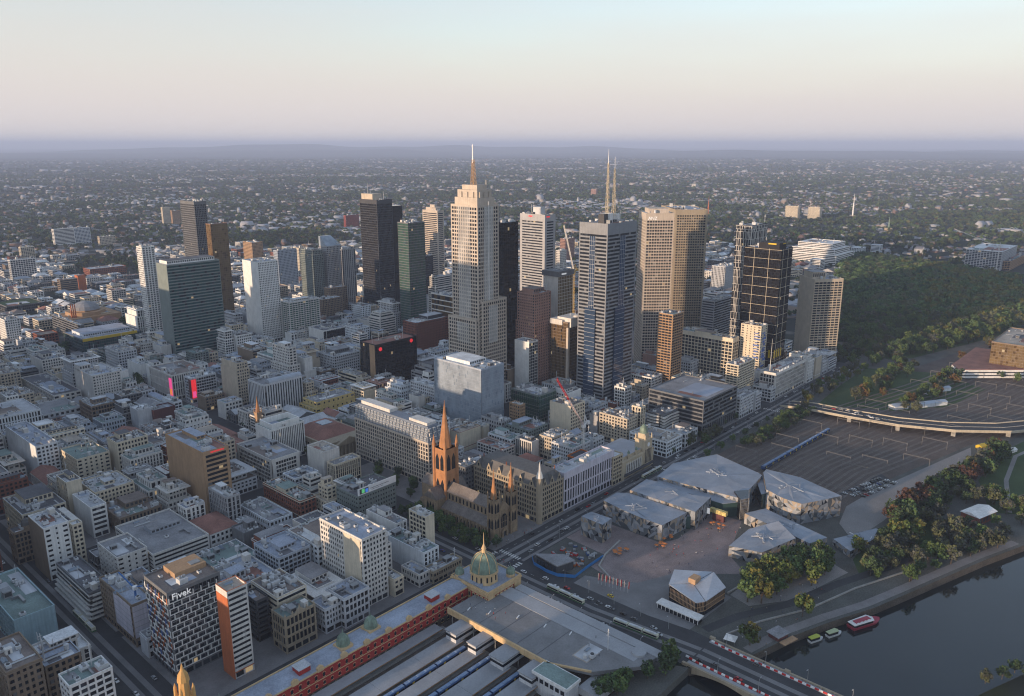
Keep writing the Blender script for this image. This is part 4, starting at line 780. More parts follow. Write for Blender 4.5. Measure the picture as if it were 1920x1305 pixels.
('yj1','commercial_building','small white shop with a plain blue grey roof at the station crossing',st(PUNCH,wall='offwhite',fh=3.4,bw=2.4,indiv=True,roof='r_blue',units=2),None),
('yj2','heritage_building','low stone pub row with arched windows and busy roof signs',st(PUNCH,wall='stone',fh=3.4,bw=2,pier=.45,span=.4,indiv=True,cornice=.4,roof='r_grey',units=14),None),
('dred32','commercial_building','blank dark red walled building among the lanes',st(PUNCH,wall='darkred',blank='SW',roof='r_grey'),None),
('white33','commercial_building','white walled low tower with green grey flank beside the dark red wall',st(PUNCH,wall='white',fh=3.4,bw=4,pier=.6,span=.5,tiers=[(.7,2)]),None),
('grey34','commercial_building','plain pale grey blank cube between the lanes',st(PUNCH,wall='lgrey',blank='SW',roof='r_white'),None),
('hotelglass','hotel','green tinted glass hotel block beside the park edge',st(CURT,wall='brownstone',glass='gold',fh=3.4,bw=3,roof='r_tan',cornice=.5),None),
('com1','apartment_tower','sunlit cream public housing tower beyond the park, paired with a shorter twin',st(PUNCH,wall='cream',fh=3,bw=4),None),
('com2','apartment_tower','sunlit cream public housing tower next to the thin white spire',st(PUNCH,wall='cream',fh=3,bw=4),None),
('com3','apartment_tower','slim cream slab catching sun left of the dark ribbed tower',st(PUNCH,wall='cream',fh=3,bw=4),None),
('com4','apartment_tower','lower orange tinted slab beside the slim cream slab',st(PUNCH,wall='tan',fh=3,bw=4),None),
('com5','apartment_tower','lone pinkish housing tower on the far suburban plain',st(PUNCH,wall='pinkbrick',fh=3,bw=4),None),
('com6','apartment_tower','lone pale cube tower far out on the suburban plain',st(PUNCH,wall='offwhite',fh=3,bw=4),None),
('red7','apartment_building','bright red walled block behind the black grid tower',st(PUNCH,wall='redbrick',fh=3,bw=4),None),
('bandapt','hospital_building','wide white terraced building with long dark balcony bands by the park',st(BANDS,wall='white',fh=3.8,span=.5,tiers=[(.5,8),(.75,18)]),None),
('gridapt','apartment_building','grey gridded apartment block at the far park edge',st(GRID,wall='lgrey',fh=4,bw=6,pier=.18,span=.25),None),
('gold16','apartment_building','gold lit low block in front of the gridded park apartments',st(GRID,wall='tan',fh=3.5,bw=6,pier=.2,span=.3),None),
('orange8','campus_building','vivid orange walled block on the northern campus',st(PUNCH,wall='orange',blank='SW',roof='r_light'),None),
('brown9','campus_building','brown banded campus block adjoining the vivid orange one',st(BANDS,wall='brownstone',fh=4),None),
('office10','office_building','dark office block with a white frame grid north of the city',st(GRID,wall='white',fh=4,bw=5,pier=.15,span=.2),None),
('cream11','apartment_building','cream gridded block beside the dark office with white frame',st(GRID,wall='cream',fh=3.5,bw=4),None),
('hosp12','hospital_building','broad white hospital block with a sunlit top north of the city',st(BANDS,wall='white',fh=4),None),
('hosp13','hospital_building','blue white hospital wing beside the broad sunlit hospital block',st(GRID,wall='pale',glass='blue',fh=4,bw=4),None),
('sq14','campus_building','square olive tan block among trees beyond the hospital',st(PUNCH,wall='beige',fh=4,bw=4),None),
('redbrick15','campus_building','low red brick range with pale roofs near the orange block',st(PUNCH,wall='brick',fh=4,bw=4,roof='r_light'),None),
('forumx','heritage_building','narrow cream gridded building between white theatre block and domed cinema',st(GRID,wall='sand',fh=3.6,bw=2.4,pier=.3,span=.35,indiv=True,cornice=.4),None),
('tan16b','office_building','low tan block glimpsed behind the narrow balcony tower',st(PUNCH,wall='tan'),None),
('apt17','apartment_tower','orange lit slim apartment tower behind the white hotel slab',st(PUNCH,wall='tan',fh=3.2,bw=3),None),
('b18','office_building','pale stepped office partly hidden behind the granite tower',st(BANDS,wall='offwhite',tiers=[(.8,2)]),None),
('b19','office_building','plain brown grey block below the concrete slab tower',st(PUNCH,wall='brownstone',fh=3.5),None),
('b20','apartment_tower','grey blue tower cluster member behind the white hotel slab',st(PUNCH,wall='bluegrey',fh=3.2),None),
('green21','campus_building','low round cornered building with a green roof garden',st(CURT,wall='dgrey',roof='lawn',units=2),None),
('grey22','office_building','dull grey slab glimpsed left of the lattice tower',st(BANDS,wall='grey',fh=3.5),None),
('grey23','office_building','white ribbed low office left of the lattice tower',st(FIN,wall='lgrey',bw=3),None),
('pinkb24','apartment_tower','small pink orange block behind the pale tower with dark slots',st(PUNCH,wall='pinkbrick'),None),
('white25b','apartment_tower','plain white slab behind the tall crane',st(PUNCH,wall='offwhite',fh=3.2),None),
('cream26','apartment_building','cream square block behind the olive apartment towers',st(PUNCH,wall='cream',fh=3.3),None),
('dark27','civic_building','long dark banded building beside the yellow edged library',st(BANDS,wall='dgrey',fh=4),None),
('w29','office_building','plain pale block below the concrete slab tower with balconies',st(PUNCH,wall='pale',fh=3.4),None),
('pink30','office_building','small ochre brick building at the foot of the green glass office',st(PUNCH,wall='tan',fh=3.4,bw=2.4),None),
]
B['westin'] = B['westin'][:4]+(40.,)
A45 = {'anz':-45,'anz2':-45,'slab':-38}
for key, nm, lab, sty, ex in T:
    u, v, w_, d_, h_ = B[key]
    building(nm, lab, u, v, w_, d_, h_, sty, rz=math.radians(A45.get(key,0)), extra=ex, cat=nm.replace('_',' '))
# ------------------------------------------------------------------ landmark towers
def lattice_mast(g, x, y, z0, z1, r0, r1, m=0, step=4.):
    n = max(2, int((z1-z0)/step)); c = ((-1,-1),(1,-1),(1,1),(-1,1))
    R = lambda k: r0+(r1-r0)*k/n; Z = lambda k: z0+(z1-z0)*k/n
    for i, j in c: g.bar((x+i*r0,y+j*r0,z0),(x+i*r1,y+j*r1,z1),.16,m,.1)
    for k in range(n):
        for q in range(4):
            a, b = c[q], c[(q+1) % 4]; g.bar((x+a[0]*R(k),y+a[1]*R(k),Z(k)),(x+b[0]*R(k+1),y+b[1]*R(k+1),Z(k+1)),.08,m)
            g.bar((x+a[0]*R(k),y+a[1]*R(k),Z(k)),(x+b[0]*R(k),y+b[1]*R(k),Z(k)),.08,m)
def granite_tower():
    u, v, w, d, h = B['t120']; r = random.Random(1)
    root = thing('office_tower', 'tall stepped cream granite tower with square windows and a lattice mast', 'office tower', (u,v,.15))
    fr, pn, rf = MB(), MB(), MB(); s = S_(fh=4.2, bw=3.3, pier=.32, span=.36, corner=1.6, wts=(88,10,2,.2))
    for (ox, oy, ww, dd, z0, z1) in ((0,0,w,d,60,h-3),(-3.2,1,w-4,d+3,0,97),(3,-3.4,w+6,d-4,0,117),(-1.2,-1.2,w+2,d+2,0,60)):
        facade(fr, pn, ww, dd, z0, z1-1, s, r, None, ox, oy); roofed(fr, rf, ww, dd, z1-1, z1+1.5, ox, oy)
    for z0, z1, i in ((h-3,h+6,3.2),(h+6,h+14,5.4),(h+14,h+19,9)):
        fr.box(i,i,z0,w-i,d-i,z1); rf.box(i+.3,i+.3,z1,w-i-.3,d-i-.3,z1+.1)
    for a in (.28,.5,.72): fr.box(w*a-1.2,4,h,w*a+1.2,5,h+12,0); fr.box(4,d*a-1.5,h,5,d*a+1.5,h+12,0)
    fr.build('wall', ['granite'], root); pn.build('glazing', list(GL['std']), root, kind='stuff'); rf.build('roof', ['r_tan'], root)
    g = MB(); n = 11
    for i in range(n+1):
        a = w*.3+i*w*.4/n; g.box(a-.14,-.5,118,a+.14,-.03,h-3.5)
        b = d*.28+i*d*.44/n; g.box(-.5,b-.16,98,-.03,b+.16,h-3.5)
        g.box(a+3,-3.9,70,a+3.3,-3.43,112); g.box(-3.7,b,70,-3.23,b+.3,93)
    g.box(w*.5-.5,-.9,118,w*.5+.5,-.5,h+2); g.build('bay_mullion', ['white'], root, kind='stuff')
    g = MB(); lattice_mast(g, w*.36, d*.42, h+17, h+46, 2.3, 1.1); lattice_mast(g, w*.44, d*.5, h+14, h+43, 1.9, .9); g.cyl(w*.44,d*.5,h+42,h+59,.9,.7,8,1); g.cyl(w*.44,d*.5,h+59,h+61.5,1.1,.4,8,1)
    g.build('mast', ['mast_orange','white_paint'], root)
    g = MB(); g.bar((w*.8,d*.3,h),(w*.8,d*.3,h+24),.25); g.cyl(w*.8,d*.3,h+19,h+24,1.4,1.2,8); g.build('antenna', ['plant_grey'], root)
mat('mast_orange', (.5,.3,.14), .6, .1)
granite_tower()
def x_101(o, w, d, h, dk):
    g = MB()
    g.box(w*.42,-.3,6,w*.6,.1,h-14,0); g.box(-.3,d*.42,6,.1,d*.62,h-14,0)
    g.box(w*.3,-1.6,6,w*.62,-.3,h*.55,0); g.box(-1.6,d*.34,6,-.3,d*.72,h*.55,0); g.build('glass_bay', ['g_blue'], o)
    g = MB()
    for z in range(10,int(h-14),5): g.box(w*.42,-.38,z,w*.6,-.31,z+.25); g.box(-.38,d*.42,z,-.31,d*.62,z+.25)
    for z in range(10,int(h*.55),5): g.box(w*.3,-1.68,z,w*.62,-1.6,z+.25); g.box(-1.68,d*.34,z,-1.6,d*.72,z+.25)
    for k in range(4): a = w*(.42+.06*k); g.box(a,-.4,6,a+.2,-.31,h-14); b = d*(.42+.066*k); g.box(-.4,b,6,-.31,b+.2,h-14)
    g.build('glass_bay_frame', ['lgrey'], o, kind='stuff')
    g = MB(); g.box(w*.15,d*.3,dk,w*.28,d*.5,h+9,1); g.cyl(w*.4,d*.45,dk,h+9,6,6,16,0); g.cyl(w*.72,d*.5,dk,h+7,5,5,16,0); g.build('plant_drum', ['white','dark_steel'], o)
    g = MB(); lattice_mast(g, w*.36, d*.42, h+8, h+62, 1.5, .5, 0, 5); g.bar((w*.36,d*.42,h+60),(w*.36,d*.42,h+76),.3,1,.1); lattice_mast(g, w*.52, d*.36, h+6, h+56, 1.5, .5, 0, 5); g.bar((w*.52,d*.36,h+54),(w*.52,d*.36,h+68),.25,1,.1)
    g.build('mast', ['mast_cream','white_paint'], o)
mat('mast_cream', (.62,.52,.36), .6, .1)
u_, v_, w_, d_, h_ = B['t101']
x_101(next(o for o in COL.objects if o.get('label','').startswith('tall grey banded tower')), w_, d_, h_-.15, h_-1.15)

# ------------------------------------------------------------------ cathedral
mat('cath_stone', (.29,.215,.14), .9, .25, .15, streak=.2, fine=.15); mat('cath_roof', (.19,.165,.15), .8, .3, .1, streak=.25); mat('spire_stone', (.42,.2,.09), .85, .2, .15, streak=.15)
def cathedral():
    root = thing('cathedral', 'brown stone gothic cathedral with one tall orange central spire and twin front spires', 'cathedral', (400.5,366,.15))
    g = MB(); g.box(-6,4,0,6,60,21.5); g.box(-12.5,6,0,12.5,58,10.2); g.box(-17,59,0,17,73,17); g.box(-6,73,0,6,88,21); g.box(-11,74,0,11,85,10)
    g.gable(-17.05,59,17.05,73,17,24.5,'x'); g.gable(-6.4,3.4,6.4,4.6,21.4,29,'y'); g.box(-12.4,3.6,0,12.4,5,14)
    g.build('wall', ['cath_stone'], root)
    g = MB(); g.gable(-6.6,4.5,6.6,60,21.4,27.6,'y'); g.gable(-6.6,72,6.6,88.3,21,27,'y'); g.build('nave_roof', ['cath_roof'], root)
    g = MB(); g.gable(-17.4,58.6,17.4,73.4,17.2,25.2,'x'); g.build('transept_roof', ['cath_roof'], root)
    for s in (-1,1):
        g = MB(); a = [(s*12.9,5.5,10.1),(s*12.9,58.5,10.1),(s*5.9,58.5,14.8),(s*5.9,5.5,14.8)]; g.face(a if s > 0 else a[::-1]); g.face([(s*12.9,5.5,10.1),(s*5.9,5.5,14.8),(s*5.9,5.5,10.1)]); g.build('aisle_roof', ['cath_roof'], root)
    lanc = MB()
    lanc.loft([[(-.05,-.75,0),(.05,-.75,0),(.05,.75,0),(-.05,.75,0)],[(-.05,-.75,3.2),(.05,-.75,3.2),(.05,.75,3.2),(-.05,.75,3.2)],[(-.05,-.1,4.6),(.05,-.1,4.6),(.05,.1,4.6),(-.05,.1,4.6)]]); lm = lanc.mesh('lancet_window', ['g_dark'])
    bt = MB(); bt.box(-.7,-.5,0,.7,.5,7.5); bt.loft([[(-.7,-.5,7.5),(.7,-.5,7.5),(.7,.5,7.5),(-.7,.5,7.5)],[(.2,-.4,9.6),(.7,-.4,9.6),(.7,.4,9.6),(.2,.4,9.6)]]); bm = bt.mesh('buttress', ['cath_stone'])
    for i in range(13):
        y = 9+i*3.9
        for s in (-1,1):
            link('lancet_window', lm, root, (s*6.06,y,15.8)); link('lancet_window', lm, root, (s*12.56,y,3.2)); link('buttress', bm, root, (s*13.1,y+1.9,0), 0 if s < 0 else math.pi)
    for x in (-17.06,17.06):
        for y in (63,66,69): link('lancet_window', lm, root, (x,y,6), 0, None, (1,1.2,1.8))
    # west front window, portal
    g = MB(); n = 9; pts = [(-3.1,7.5)]+[(3.1*math.cos(math.pi-math.pi*i/n)*1.0, 14+4.2*math.sin(math.pi*i/n)) for i in range(n+1)]+[(3.1,7.5)]
    g.face([(x,3.3,z) for x,z in pts]); g.build('great_window', ['g_dark'], root)
    g = MB(); [g.bar((x,3.25,7.5),(x,3.25,16.5),.14) for x in (-1.6,0,1.6)]; g.bar((-3,3.25,12),(3,3.25,12),.12); g.build('window_tracery', ['cath_stone'], root)
    g = MB(); g.gable(-3.2,2.0,3.2,4,4.5,8.2,'y'); g.box(-3.2,2.0,0,-1.8,4,4.5); g.box(1.8,2.0,0,3.2,4,4.5); g.box(-1.8,3.2,0,1.8,3.5,4.5,1); g.build('portal', ['cath_stone','dark_steel'], root)
    def tower(x, y, s, z1, zs, tip, m, nm):
        g = MB(); g.box(x-s,y-s,0,x+s,y+s,z1)
        for i in (-1,1):
            for j in (-1,1):
                g.lathe(x+i*s,y+j*s,[(s*.22,0),(s*.2,z1+1.5),(s*.24,z1+1.6),(s*.24,z1+2.4),(.05,z1+2.4+s*1.3)],8)
        g.box(x-s-.2,y-s-.2,z1*.62,x+s+.2,y+s+.2,z1*.62+.5); g.box(x-s-.25,y-s-.25,z1-.7,x+s+.25,y+s+.25,z1)
        t = g.build(nm, [m], root)
        for k in (.3,.68):
            for q in (-.42,.42):
                for ax in (0,1):
                    sc = (1,s*.4,z1*.2/3.9)
                    link('lancet_window', lm, t, (x-s-.04,y+q*s,z1*k) if ax == 0 else (x+q*s,y-s-.04,z1*k), 0 if ax == 0 else HP, None, sc)
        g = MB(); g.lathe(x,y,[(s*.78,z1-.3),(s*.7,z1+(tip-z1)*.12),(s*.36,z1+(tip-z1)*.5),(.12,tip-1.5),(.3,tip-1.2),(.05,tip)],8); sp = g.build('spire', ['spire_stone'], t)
        d = MB(); d.gable(-.7,-.6,.7,.9,1.8,3.4,'y'); d.box(-.7,-.6,0,.7,.9,1.8); me = d.mesh('lucarne', [m])
        for a in range(4): link('lucarne', me, sp, (x+math.cos(a*HP)*s*.55,y+math.sin(a*HP)*s*.55,z1+1.2), a*HP+HP, None, (s/6,s/6,s/4))
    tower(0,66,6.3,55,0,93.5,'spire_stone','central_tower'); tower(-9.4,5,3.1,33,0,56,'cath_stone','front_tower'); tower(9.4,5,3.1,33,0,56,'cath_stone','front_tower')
cathedral()
def gothic_chambers():
    u, v, w, d, h = B['gothic89']; h = 30
    def ex(o, w, d, h, dk):
        g = MB(); g.loft([[(-.3,-.3,h),(w+.3,-.3,h),(w+.3,d+.3,h),(-.3,d+.3,h)],[(5,5,h+7),(w-5,5,h+7),(w-5,d-5,h+7),(5,d-5,h+7)]],0); g.build('mansard_roof', ['slate'], o)
        gm = MB(); gm.gable(-2.6,-.5,2.6,5,0,5.5,'y',1,0); gm.box(-2.6,-.5,-1.2,2.6,5,0,0); gm.box(-.7,-.6,-.2,.7,-.45,2.2,2); me = gm.mesh('gable', ['stone','slate','g_dark'])
        for i in range(6): link('gable', me, o, (.2,8+i*(d-14)/5,h+.8), -HP)
        for i in range(3): link('gable', me, o, (6+i*(w-12)/2,.2,h+.8))
        g = MB(); g.cyl(1.2,1.2,0,h+8,2.6,2.4,8); g.lathe(1.2,1.2,[(2.9,h+8),(2.2,h+11),(1.4,h+13),(.8,h+17),(.15,h+21)],8,1); g.build('corner_turret', ['stone','offwhite'], o)
        g = MB(); [g.cyl(x,y,h,h+9.5,.6,.5,6) for x, y in ((w-4,6),(w-6,d-9),(5,d*.55),(6,d-6))]; g.build('chimney', ['brick'], o)
    building('heritage_building','gothic stone chambers with slate gables and a pale corner turret beside the cathedral',u,v,w,d,h,st(GRID,wall='stone',fh=4.1,bw=2.5,pier=.38,span=.34,indiv=True,units=0,cornice=.4,wts=(80,12,6,2)),extra=ex,cat='heritage building')
gothic_chambers()
def cinema():
    o = thing('cinema', 'cream moorish cinema with a copper domed clock tower and blank walls', 'cinema', (543,362,.15))
    g = MB(); g.box(0,0,0,52,36,15.5); g.box(-.3,-.3,15.5,52.3,36.3,16.2); g.box(5,3,16.2,47,30,18.5); g.cyl(1.5,1.5,0,17.5,3.4,3.4,14); g.build('wall', ['sand'], o)
    g = MB(); g.box(5.5,3.5,18.5,46.5,29.5,18.7); g.box(.6,30,16.2,51,36,16.3); g.build('roof', ['r_metal'], o)
    for i in range(9): g = MB(); g.box(8+i*2.8,-.35,3.5,9.2+i*2.8,.05,13.5); g.build('pilaster', ['offwhite'], o)
    for i in range(8): g = MB(); g.box(9.5+i*2.8,-.1,5,10.5+i*2.8,.1,12); g.build('window', ['g_dark'], o)
    g = MB(); g.box(36.5,-.5,0,48,10.5,26); g.box(35.7,-1.3,26,48.8,11.3,27.2); g.box(38.5,1.5,27.2,46,9,32)
    [g.lathe(x,y,[(.9,27.2),(.8,30),(.1,32)],8) for x in (37,47.5) for y in (0,10)]
    t = g.build('clock_tower', ['sand'], o)
    g = MB(); g.lathe(42.2,5.2,[(3.6,32),(3.4,34),(3.7,34.2),(3.2,37),(1.6,39),(.3,40),(.1,43)],12); g.build('dome', ['copper'], t)
    g = MB(); g.lathe(0,0,[(2,0),(2,.15)],16); c = g.build('clock_face', ['white_paint'], t, (42.2,-.55,22)); c.rotation_euler = (HP,0,0)
    for i in range(5): g = MB(); g.box(37.6+i*2.1,-.6,5,38.6+i*2.1,-.4,18); g.build('window', ['g_dark'], t)
    for x, y in ((2,8),(2,20),(14,2),(26,2)): g = MB(); g.cyl(x,y,15,21,1.1,1,8); g.lathe(x,y,[(1.3,21),(1.2,22.2),(.1,24)],8,1); g.build('minaret', ['sand','copper'], o)
    g = MB(); g.box(2,-3.2,3.6,50,-.1,4.3); g.build('awning', ['charcoal'], o)
cinema()
def town_hall():
    o = thing('town_hall', 'low stone civic hall with dark red hipped roof and pediment portico', 'town hall', (398,590,.15))
    g = MB(); g.box(0,0,0,46,60,15); g.box(-.6,-.6,15,46.6,60.6,15.9); g.build('wall', ['stone'], o)
    g = MB(); g.loft([[(1,12,15.9),(45,12,15.9),(45,59,15.9),(1,59,15.9)],[(14,24,23),(32,24,23),(32,47,23),(14,47,23)]]); rf = g.build('roof', ['r_rust'], o)
    g = MB(); g.box(17,30,22.9,29,42,23.6); g.build('skylight', ['g_pale'], rf)
    g = MB(); g.gable(8,-4,38,4,13,19,'y'); g.box(8,-4,12,38,1,13); g.build('pediment', ['stone'], o)
    for i in range(7): g = MB(); g.cyl(10+i*4.3,-3,0,12,.75,.62,10); g.build('column', ['stone'], o)
    for i in range(13): g = MB(); g.box(-.1,4+i*4.1,4,.1,5.8+i*4.1,11); g.build('window', ['g_dark'], o)
    o = thing('clock_tower', 'slender sunlit orange stone clock tower rising above the civic hall roofs', 'tower', (393,699,.15))
    g = MB(); g.box(-2.6,-2.6,0,2.6,2.6,24); g.box(-3,-3,23,3,3,24.4); [g.lathe(i*2.6,j*2.6,[(.5,24),(.45,27),(.05,29)],6) for i in (-1,1) for j in (-1,1)]; g.build('shaft', ['tan'], o)
    g = MB(); g.lathe(0,0,[(2.3,24),(2,28),(1.2,32),(.3,38),(.1,41)],8); g.build('spire', ['spire_stone'], o)
    o = thing('library_dome', 'wide grey domed reading room on a tan octagon beyond the yellow edged library', 'library', (490,1400,.15))
    g = MB(); g.cyl(0,0,0,18,30,30,8); g.cyl(0,0,18,21,22,22,8); g.box(-44,-34,0,44,34,12); g.build('wall', ['tan'], o)
    g = MB(); g.lathe(0,0,[(23,20),(20,25.5),(13,30),(5,32.5),(.6,33.2)],16); g.build('dome', ['r_grey'], o)
    for i in range(3): g = MB(); g.bar((-30+i*3,-24,12),(-30+i*3,-24,34),.9,0,.6); g.build('chimney', ['orange'], o)
town_hall()
# ------------------------------------------------------------------ railway station
mat('station_red', (.36,.035,.03), .85, .2, .12, streak=.15, fine=.12); mat('station_cream', (.6,.43,.24), .8, .15, .15, streak=.15); mat('deck_grey', (.21,.21,.215), .9, .22, .05, fine=.1); mat('deck_light', (.34,.35,.37), .9, .15, .06, fine=.08); mat('canopy_grey', (.32,.33,.35), .75, .15, .06, streak=.1); mat('canopy_rust', (.3,.17,.08), .8, .2, .1)
def station():
    o = thing('station_building', 'red and cream station entrance block under a large green copper dome', 'station', (319.5,308.5,.15))
    w, d, h = 31, 33, 12.6; g = MB(); r = random.Random(4)
    g.box(0,0,0,w,d,4.4,0); g.box(.3,.3,4.4,w-.3,d-.3,9.2,1); g.box(0,0,9.2,w,d,h-.9,0); g.box(-.6,-.6,h-.9,w+.6,d+.6,h-.3,0)
    for q in ((-.2,-.2,w+.2,.5),(-.2,d-.5,w+.2,d+.2),(-.2,.5,.5,d-.5),(w-.5,.5,w+.2,d-.5)): g.box(q[0],q[1],h-.3,q[2],q[3],h+.9,0)
    for x in (0,w-6): g.box(x,-.25,0,x+6,.2,h-.8,0)
    g.box(w-.2,8,0,w+.3,24,h,0); g.build('wall', ['station_cream','station_red'], o)
    g = MB(); g.box(.5,.5,h-.4,w-.5,d-.5,h-.1); g.box(1,9,h-.1,14,d-2,h+1.8); g.build('roof', ['r_blue'], o)
    wn = MB(); wn.box(-.75,-.08,0,.75,.08,2.6,0); wn.box(-1.05,-.22,2.6,1.05,.12,3.3,1); wn.box(-1.05,-.22,-.5,-.8,.12,2.6,1); wn.box(.8,-.22,-.5,1.05,.12,2.6,1); wn.box(-1.1,-.25,-.7,1.1,.12,-.3,1); me = wn.mesh('window', ['g_dark','station_cream'])
    for i in range(9):
        for z in (1.2,5.5): link('window', me, o, (2+i*(w-4)/8,-.05,z)); link('window', me, o, (-.05,2+i*(d-4)/8,z), HP)
    g = MB(); g.cyl(11.5,14.5,h-.2,h+7.2,9.4,9.2,8,0); g.cyl(11.5,14.5,h+6.6,h+7.6,10,10,8,0)
    dr = g.build('dome_drum', ['station_cream'], o)
    for k in range(8):
        a = math.pi/4*k
        for q in (-.22,.22): p_ = MB(); p_.box(-.55,-.1,0,.55,.1,3.6,0); p_.build('window', ['g_dark'], dr, (11.5+math.cos(a+q)*8.75,14.5+math.sin(a+q)*8.75,h+1.8), a+HP)
    g = MB(); pr = [(8.9,h+7.5)]+[(8.7*math.cos(t),h+8+11.3*math.sin(t)) for t in [i*math.pi/2/9*.93 for i in range(10)]]; g.lathe(11.5,14.5,pr,32); dm = g.build('dome', ['copper'], o, smooth=True)
    for k in range(8):
        g = MB(); a = math.pi/8+math.pi/4*k; pts = [(11.5+math.cos(a)*(R_+.12),14.5+math.sin(a)*(R_+.12),z) for R_, z in pr[1:]]
        for p_, q in zip(pts, pts[1:]): g.bar(p_,q,.2)
        g.build('dome_rib', ['station_cream'], dm)
    g = MB(); g.cyl(11.5,14.5,h+18.6,h+21.5,1.5,1.3,8); g.lathe(11.5,14.5,[(1.7,h+21.5),(1.2,h+23),(.35,h+25),(.1,h+33)],8); g.build('lantern', ['station_cream'], dm)
    for x, y in ((3.5,d-4),(w-5,d-5),(w-5,4.5)):
        g = MB(); g.cyl(x,y,h-.2,h+2.2,3,3,8,0); g.lathe(x,y,[(3.1,h+2.2),(2.9,h+4.2),(1.8,h+5.8),(.3,h+6.5),(.1,h+8.5)],12,1); g.build('corner_dome', ['station_cream','copper'], o)
    # long wing
    o = thing('station_wing', 'very long red brick station wing with cream arches and a blue grey roof', 'station', (0,326,.15)); L_ = 319
    g = MB(); g.box(0,0,0,L_,15,10.6,0); g.box(-.1,-.4,10.5,L_,.2,11.2,1); g.box(-.1,14.8,10,L_,15.5,11.8,1); g.box(0,-.3,4.9,L_,.1,5.2,1); g.box(0,.02,-4.6,L_,2,.01,0); g.build('wall', ['station_red','station_cream'], o)
    g = MB(); g.face([(0,.2,11),(L_,.2,11),(L_,7.5,12.6),(0,7.5,12.6)]); g.face([(0,7.5,12.6),(L_,7.5,12.6),(L_,14.8,11.2),(0,14.8,11.2)]); g.build('roof', ['r_blue'], o)
    sm = MB(); sm.box(-.7,-.06,0,.7,.1,2.2,0); n = 7
    for i in range(n):
        a0, a1 = math.pi*i/n, math.pi*(i+1)/n; sm.bar((-.95*math.cos(a0),-.12,2.1+.9*math.sin(a0)),(-.95*math.cos(a1),-.12,2.1+.9*math.sin(a1)),.085,1)
    sm.box(-1.0,-.15,-.25,1.0,.1,0,1); me = sm.mesh('window', ['g_dark','station_cream'])
    for i in range(52):
        x = 60+i*4.98; link('window', me, o, (x,-.05,6)); link('window', me, o, (x,-.05,1.2), 0, None, (1,1,.8)); link('window', me, o, (x+2.49,-.05,-3.4), 0, None, (1,1,.9))
    for i in range(16):
        g = MB(); x = 66+i*15.7; g.box(x-1.9,-.6,10.2,x+1.9,1,12.6,0); g.gable(x-2,-.6,x+2,1,12.6,13.8,'y',0); g.build('parapet_gable', ['station_cream'], o)
    for x, s in ((78,1),(118,1),(196,1),(290,1.1)):
        g = MB(); g.box(x,2.5,12,x+7,9,15,0); g.box(x-.4,2.1,15,x+7.4,9.4,15.4,1); g.build('roof_house', ['station_red','r_light'], o)
    for x, y, s in ((227.5,7,1),(248.5,9,1.05),(154,7.5,1.3)):
        g = MB(); g.box(x-4*s,y-4*s,10.8,x+4*s,y+4*s,13.4*1,0); g.lathe(x,y,[(3.9*s,13.4),(3.8*s,15.4),(3*s,17.8*1),(1.6*s,19.4),(.4,20.2),(.1,23)],14,1); g.build('wing_dome', ['station_cream','copper'], o)
    g = MB(); x, y = 137.5, 7; g.box(x-3.4,y-3.4,0,x+3.4,y+3.4,32,0); g.cyl(x,y,32,40,2.6,2.3,8,0); g.lathe(x,y,[(3,40),(2.4,43),(.9,45.5),(.15,49)],8,0); [g.lathe(x+i*3,y+j*3,[(.9,32),(.8,36),(.1,38.5)],8,0) for i in (-1,1) for j in (-1,1)]; g.box(x-3.7,y-3.7,30.6,x+3.7,y+3.7,31.6,0)
    g.build('clock_tower', ['tower_sunlit_cream'], o)
    # concourse deck over the tracks
    o = thing('station_concourse', 'broad flat grey concourse roof with a cream front beam beside the domed block', 'station', (297,199,.15))
    g = MB(); g.box(0,43,5.6,44.5,121,7.8); g.prism([(0,43),(10,20),(33,2),(50,0),(50,43)],5.6,7.9); g.build('deck', ['deck_grey'], o)
    g = MB(); g.box(44.5,0,5.4,51,107,8.2); g.box(33,8,7.7,43.9,114,8.0); g.build('terrace_strip', ['deck_light'], o)
    g = MB(); g.box(-.8,43,5.0,.3,122,8.8); g.bar((-.3,43,8),(10,20,8),.5); g.build('edge_beam', ['station_cream'], o)
    sk = MB(); sk.box(-4.5,-.5,0,4.5,.5,.5,0); sm_ = sk.mesh('skylight', ['white_paint'])
    for i in range(5): link('roof_seam', MB().box(-.12,-19,0,.12,19,.12).mesh('roof_seam',['r_dark']), o, (21,52+i*15,7.82), HP)
    for x, y in ((14,100),(22,84),(26,66),(30,50),(8,112)): link('skylight', sm_, o, (x,y,7.85), .3, None, (.4,.6,.7))
    g = MB()
    for y in range(46,120,9): g.cyl(-.2,y,-4.6,5.2,.35,.35,8)
    g.build('column', ['concrete'], o, kind='stuff')
    clutter(o, 14, 22, 40, 42, 7.9, 8, random.Random(5))
    g = MB(); g.cyl(41,10,7.9,9.2,4.5,4.2,16); g.build('roof_drum', ['deck_light'], o)
    p_ = thing('platform_office', 'white edged grey pavilion at the corner of the concourse roof', 'building', (286.5,220,.15)); g = MB(); g.box(0,0,-4.6,11,23,6.6); g.build('wall', ['lgrey'], p_); g = MB(); g.box(-.6,-.6,6.6,11.6,23.6,8.4,1); g.box(0,0,8.4,11,23,8.5,0); g.build('roof', ['r_green','white'], p_)
    for i in range(6): g = MB(); g.box(-.1,1.5+i*3.6,3,.1,4+i*3.6,5.4); g.build('window', ['g_dark'], p_)
    g = MB(); g.box(10,-13,0,26,0,4); g.build('annexe', ['deck_light'], p_)
mat('tower_sunlit_cream', (.62,.36,.13), .75, .15, .2, streak=.15)  # cream clock tower stone with golden sunlight mixed into its colour
station()
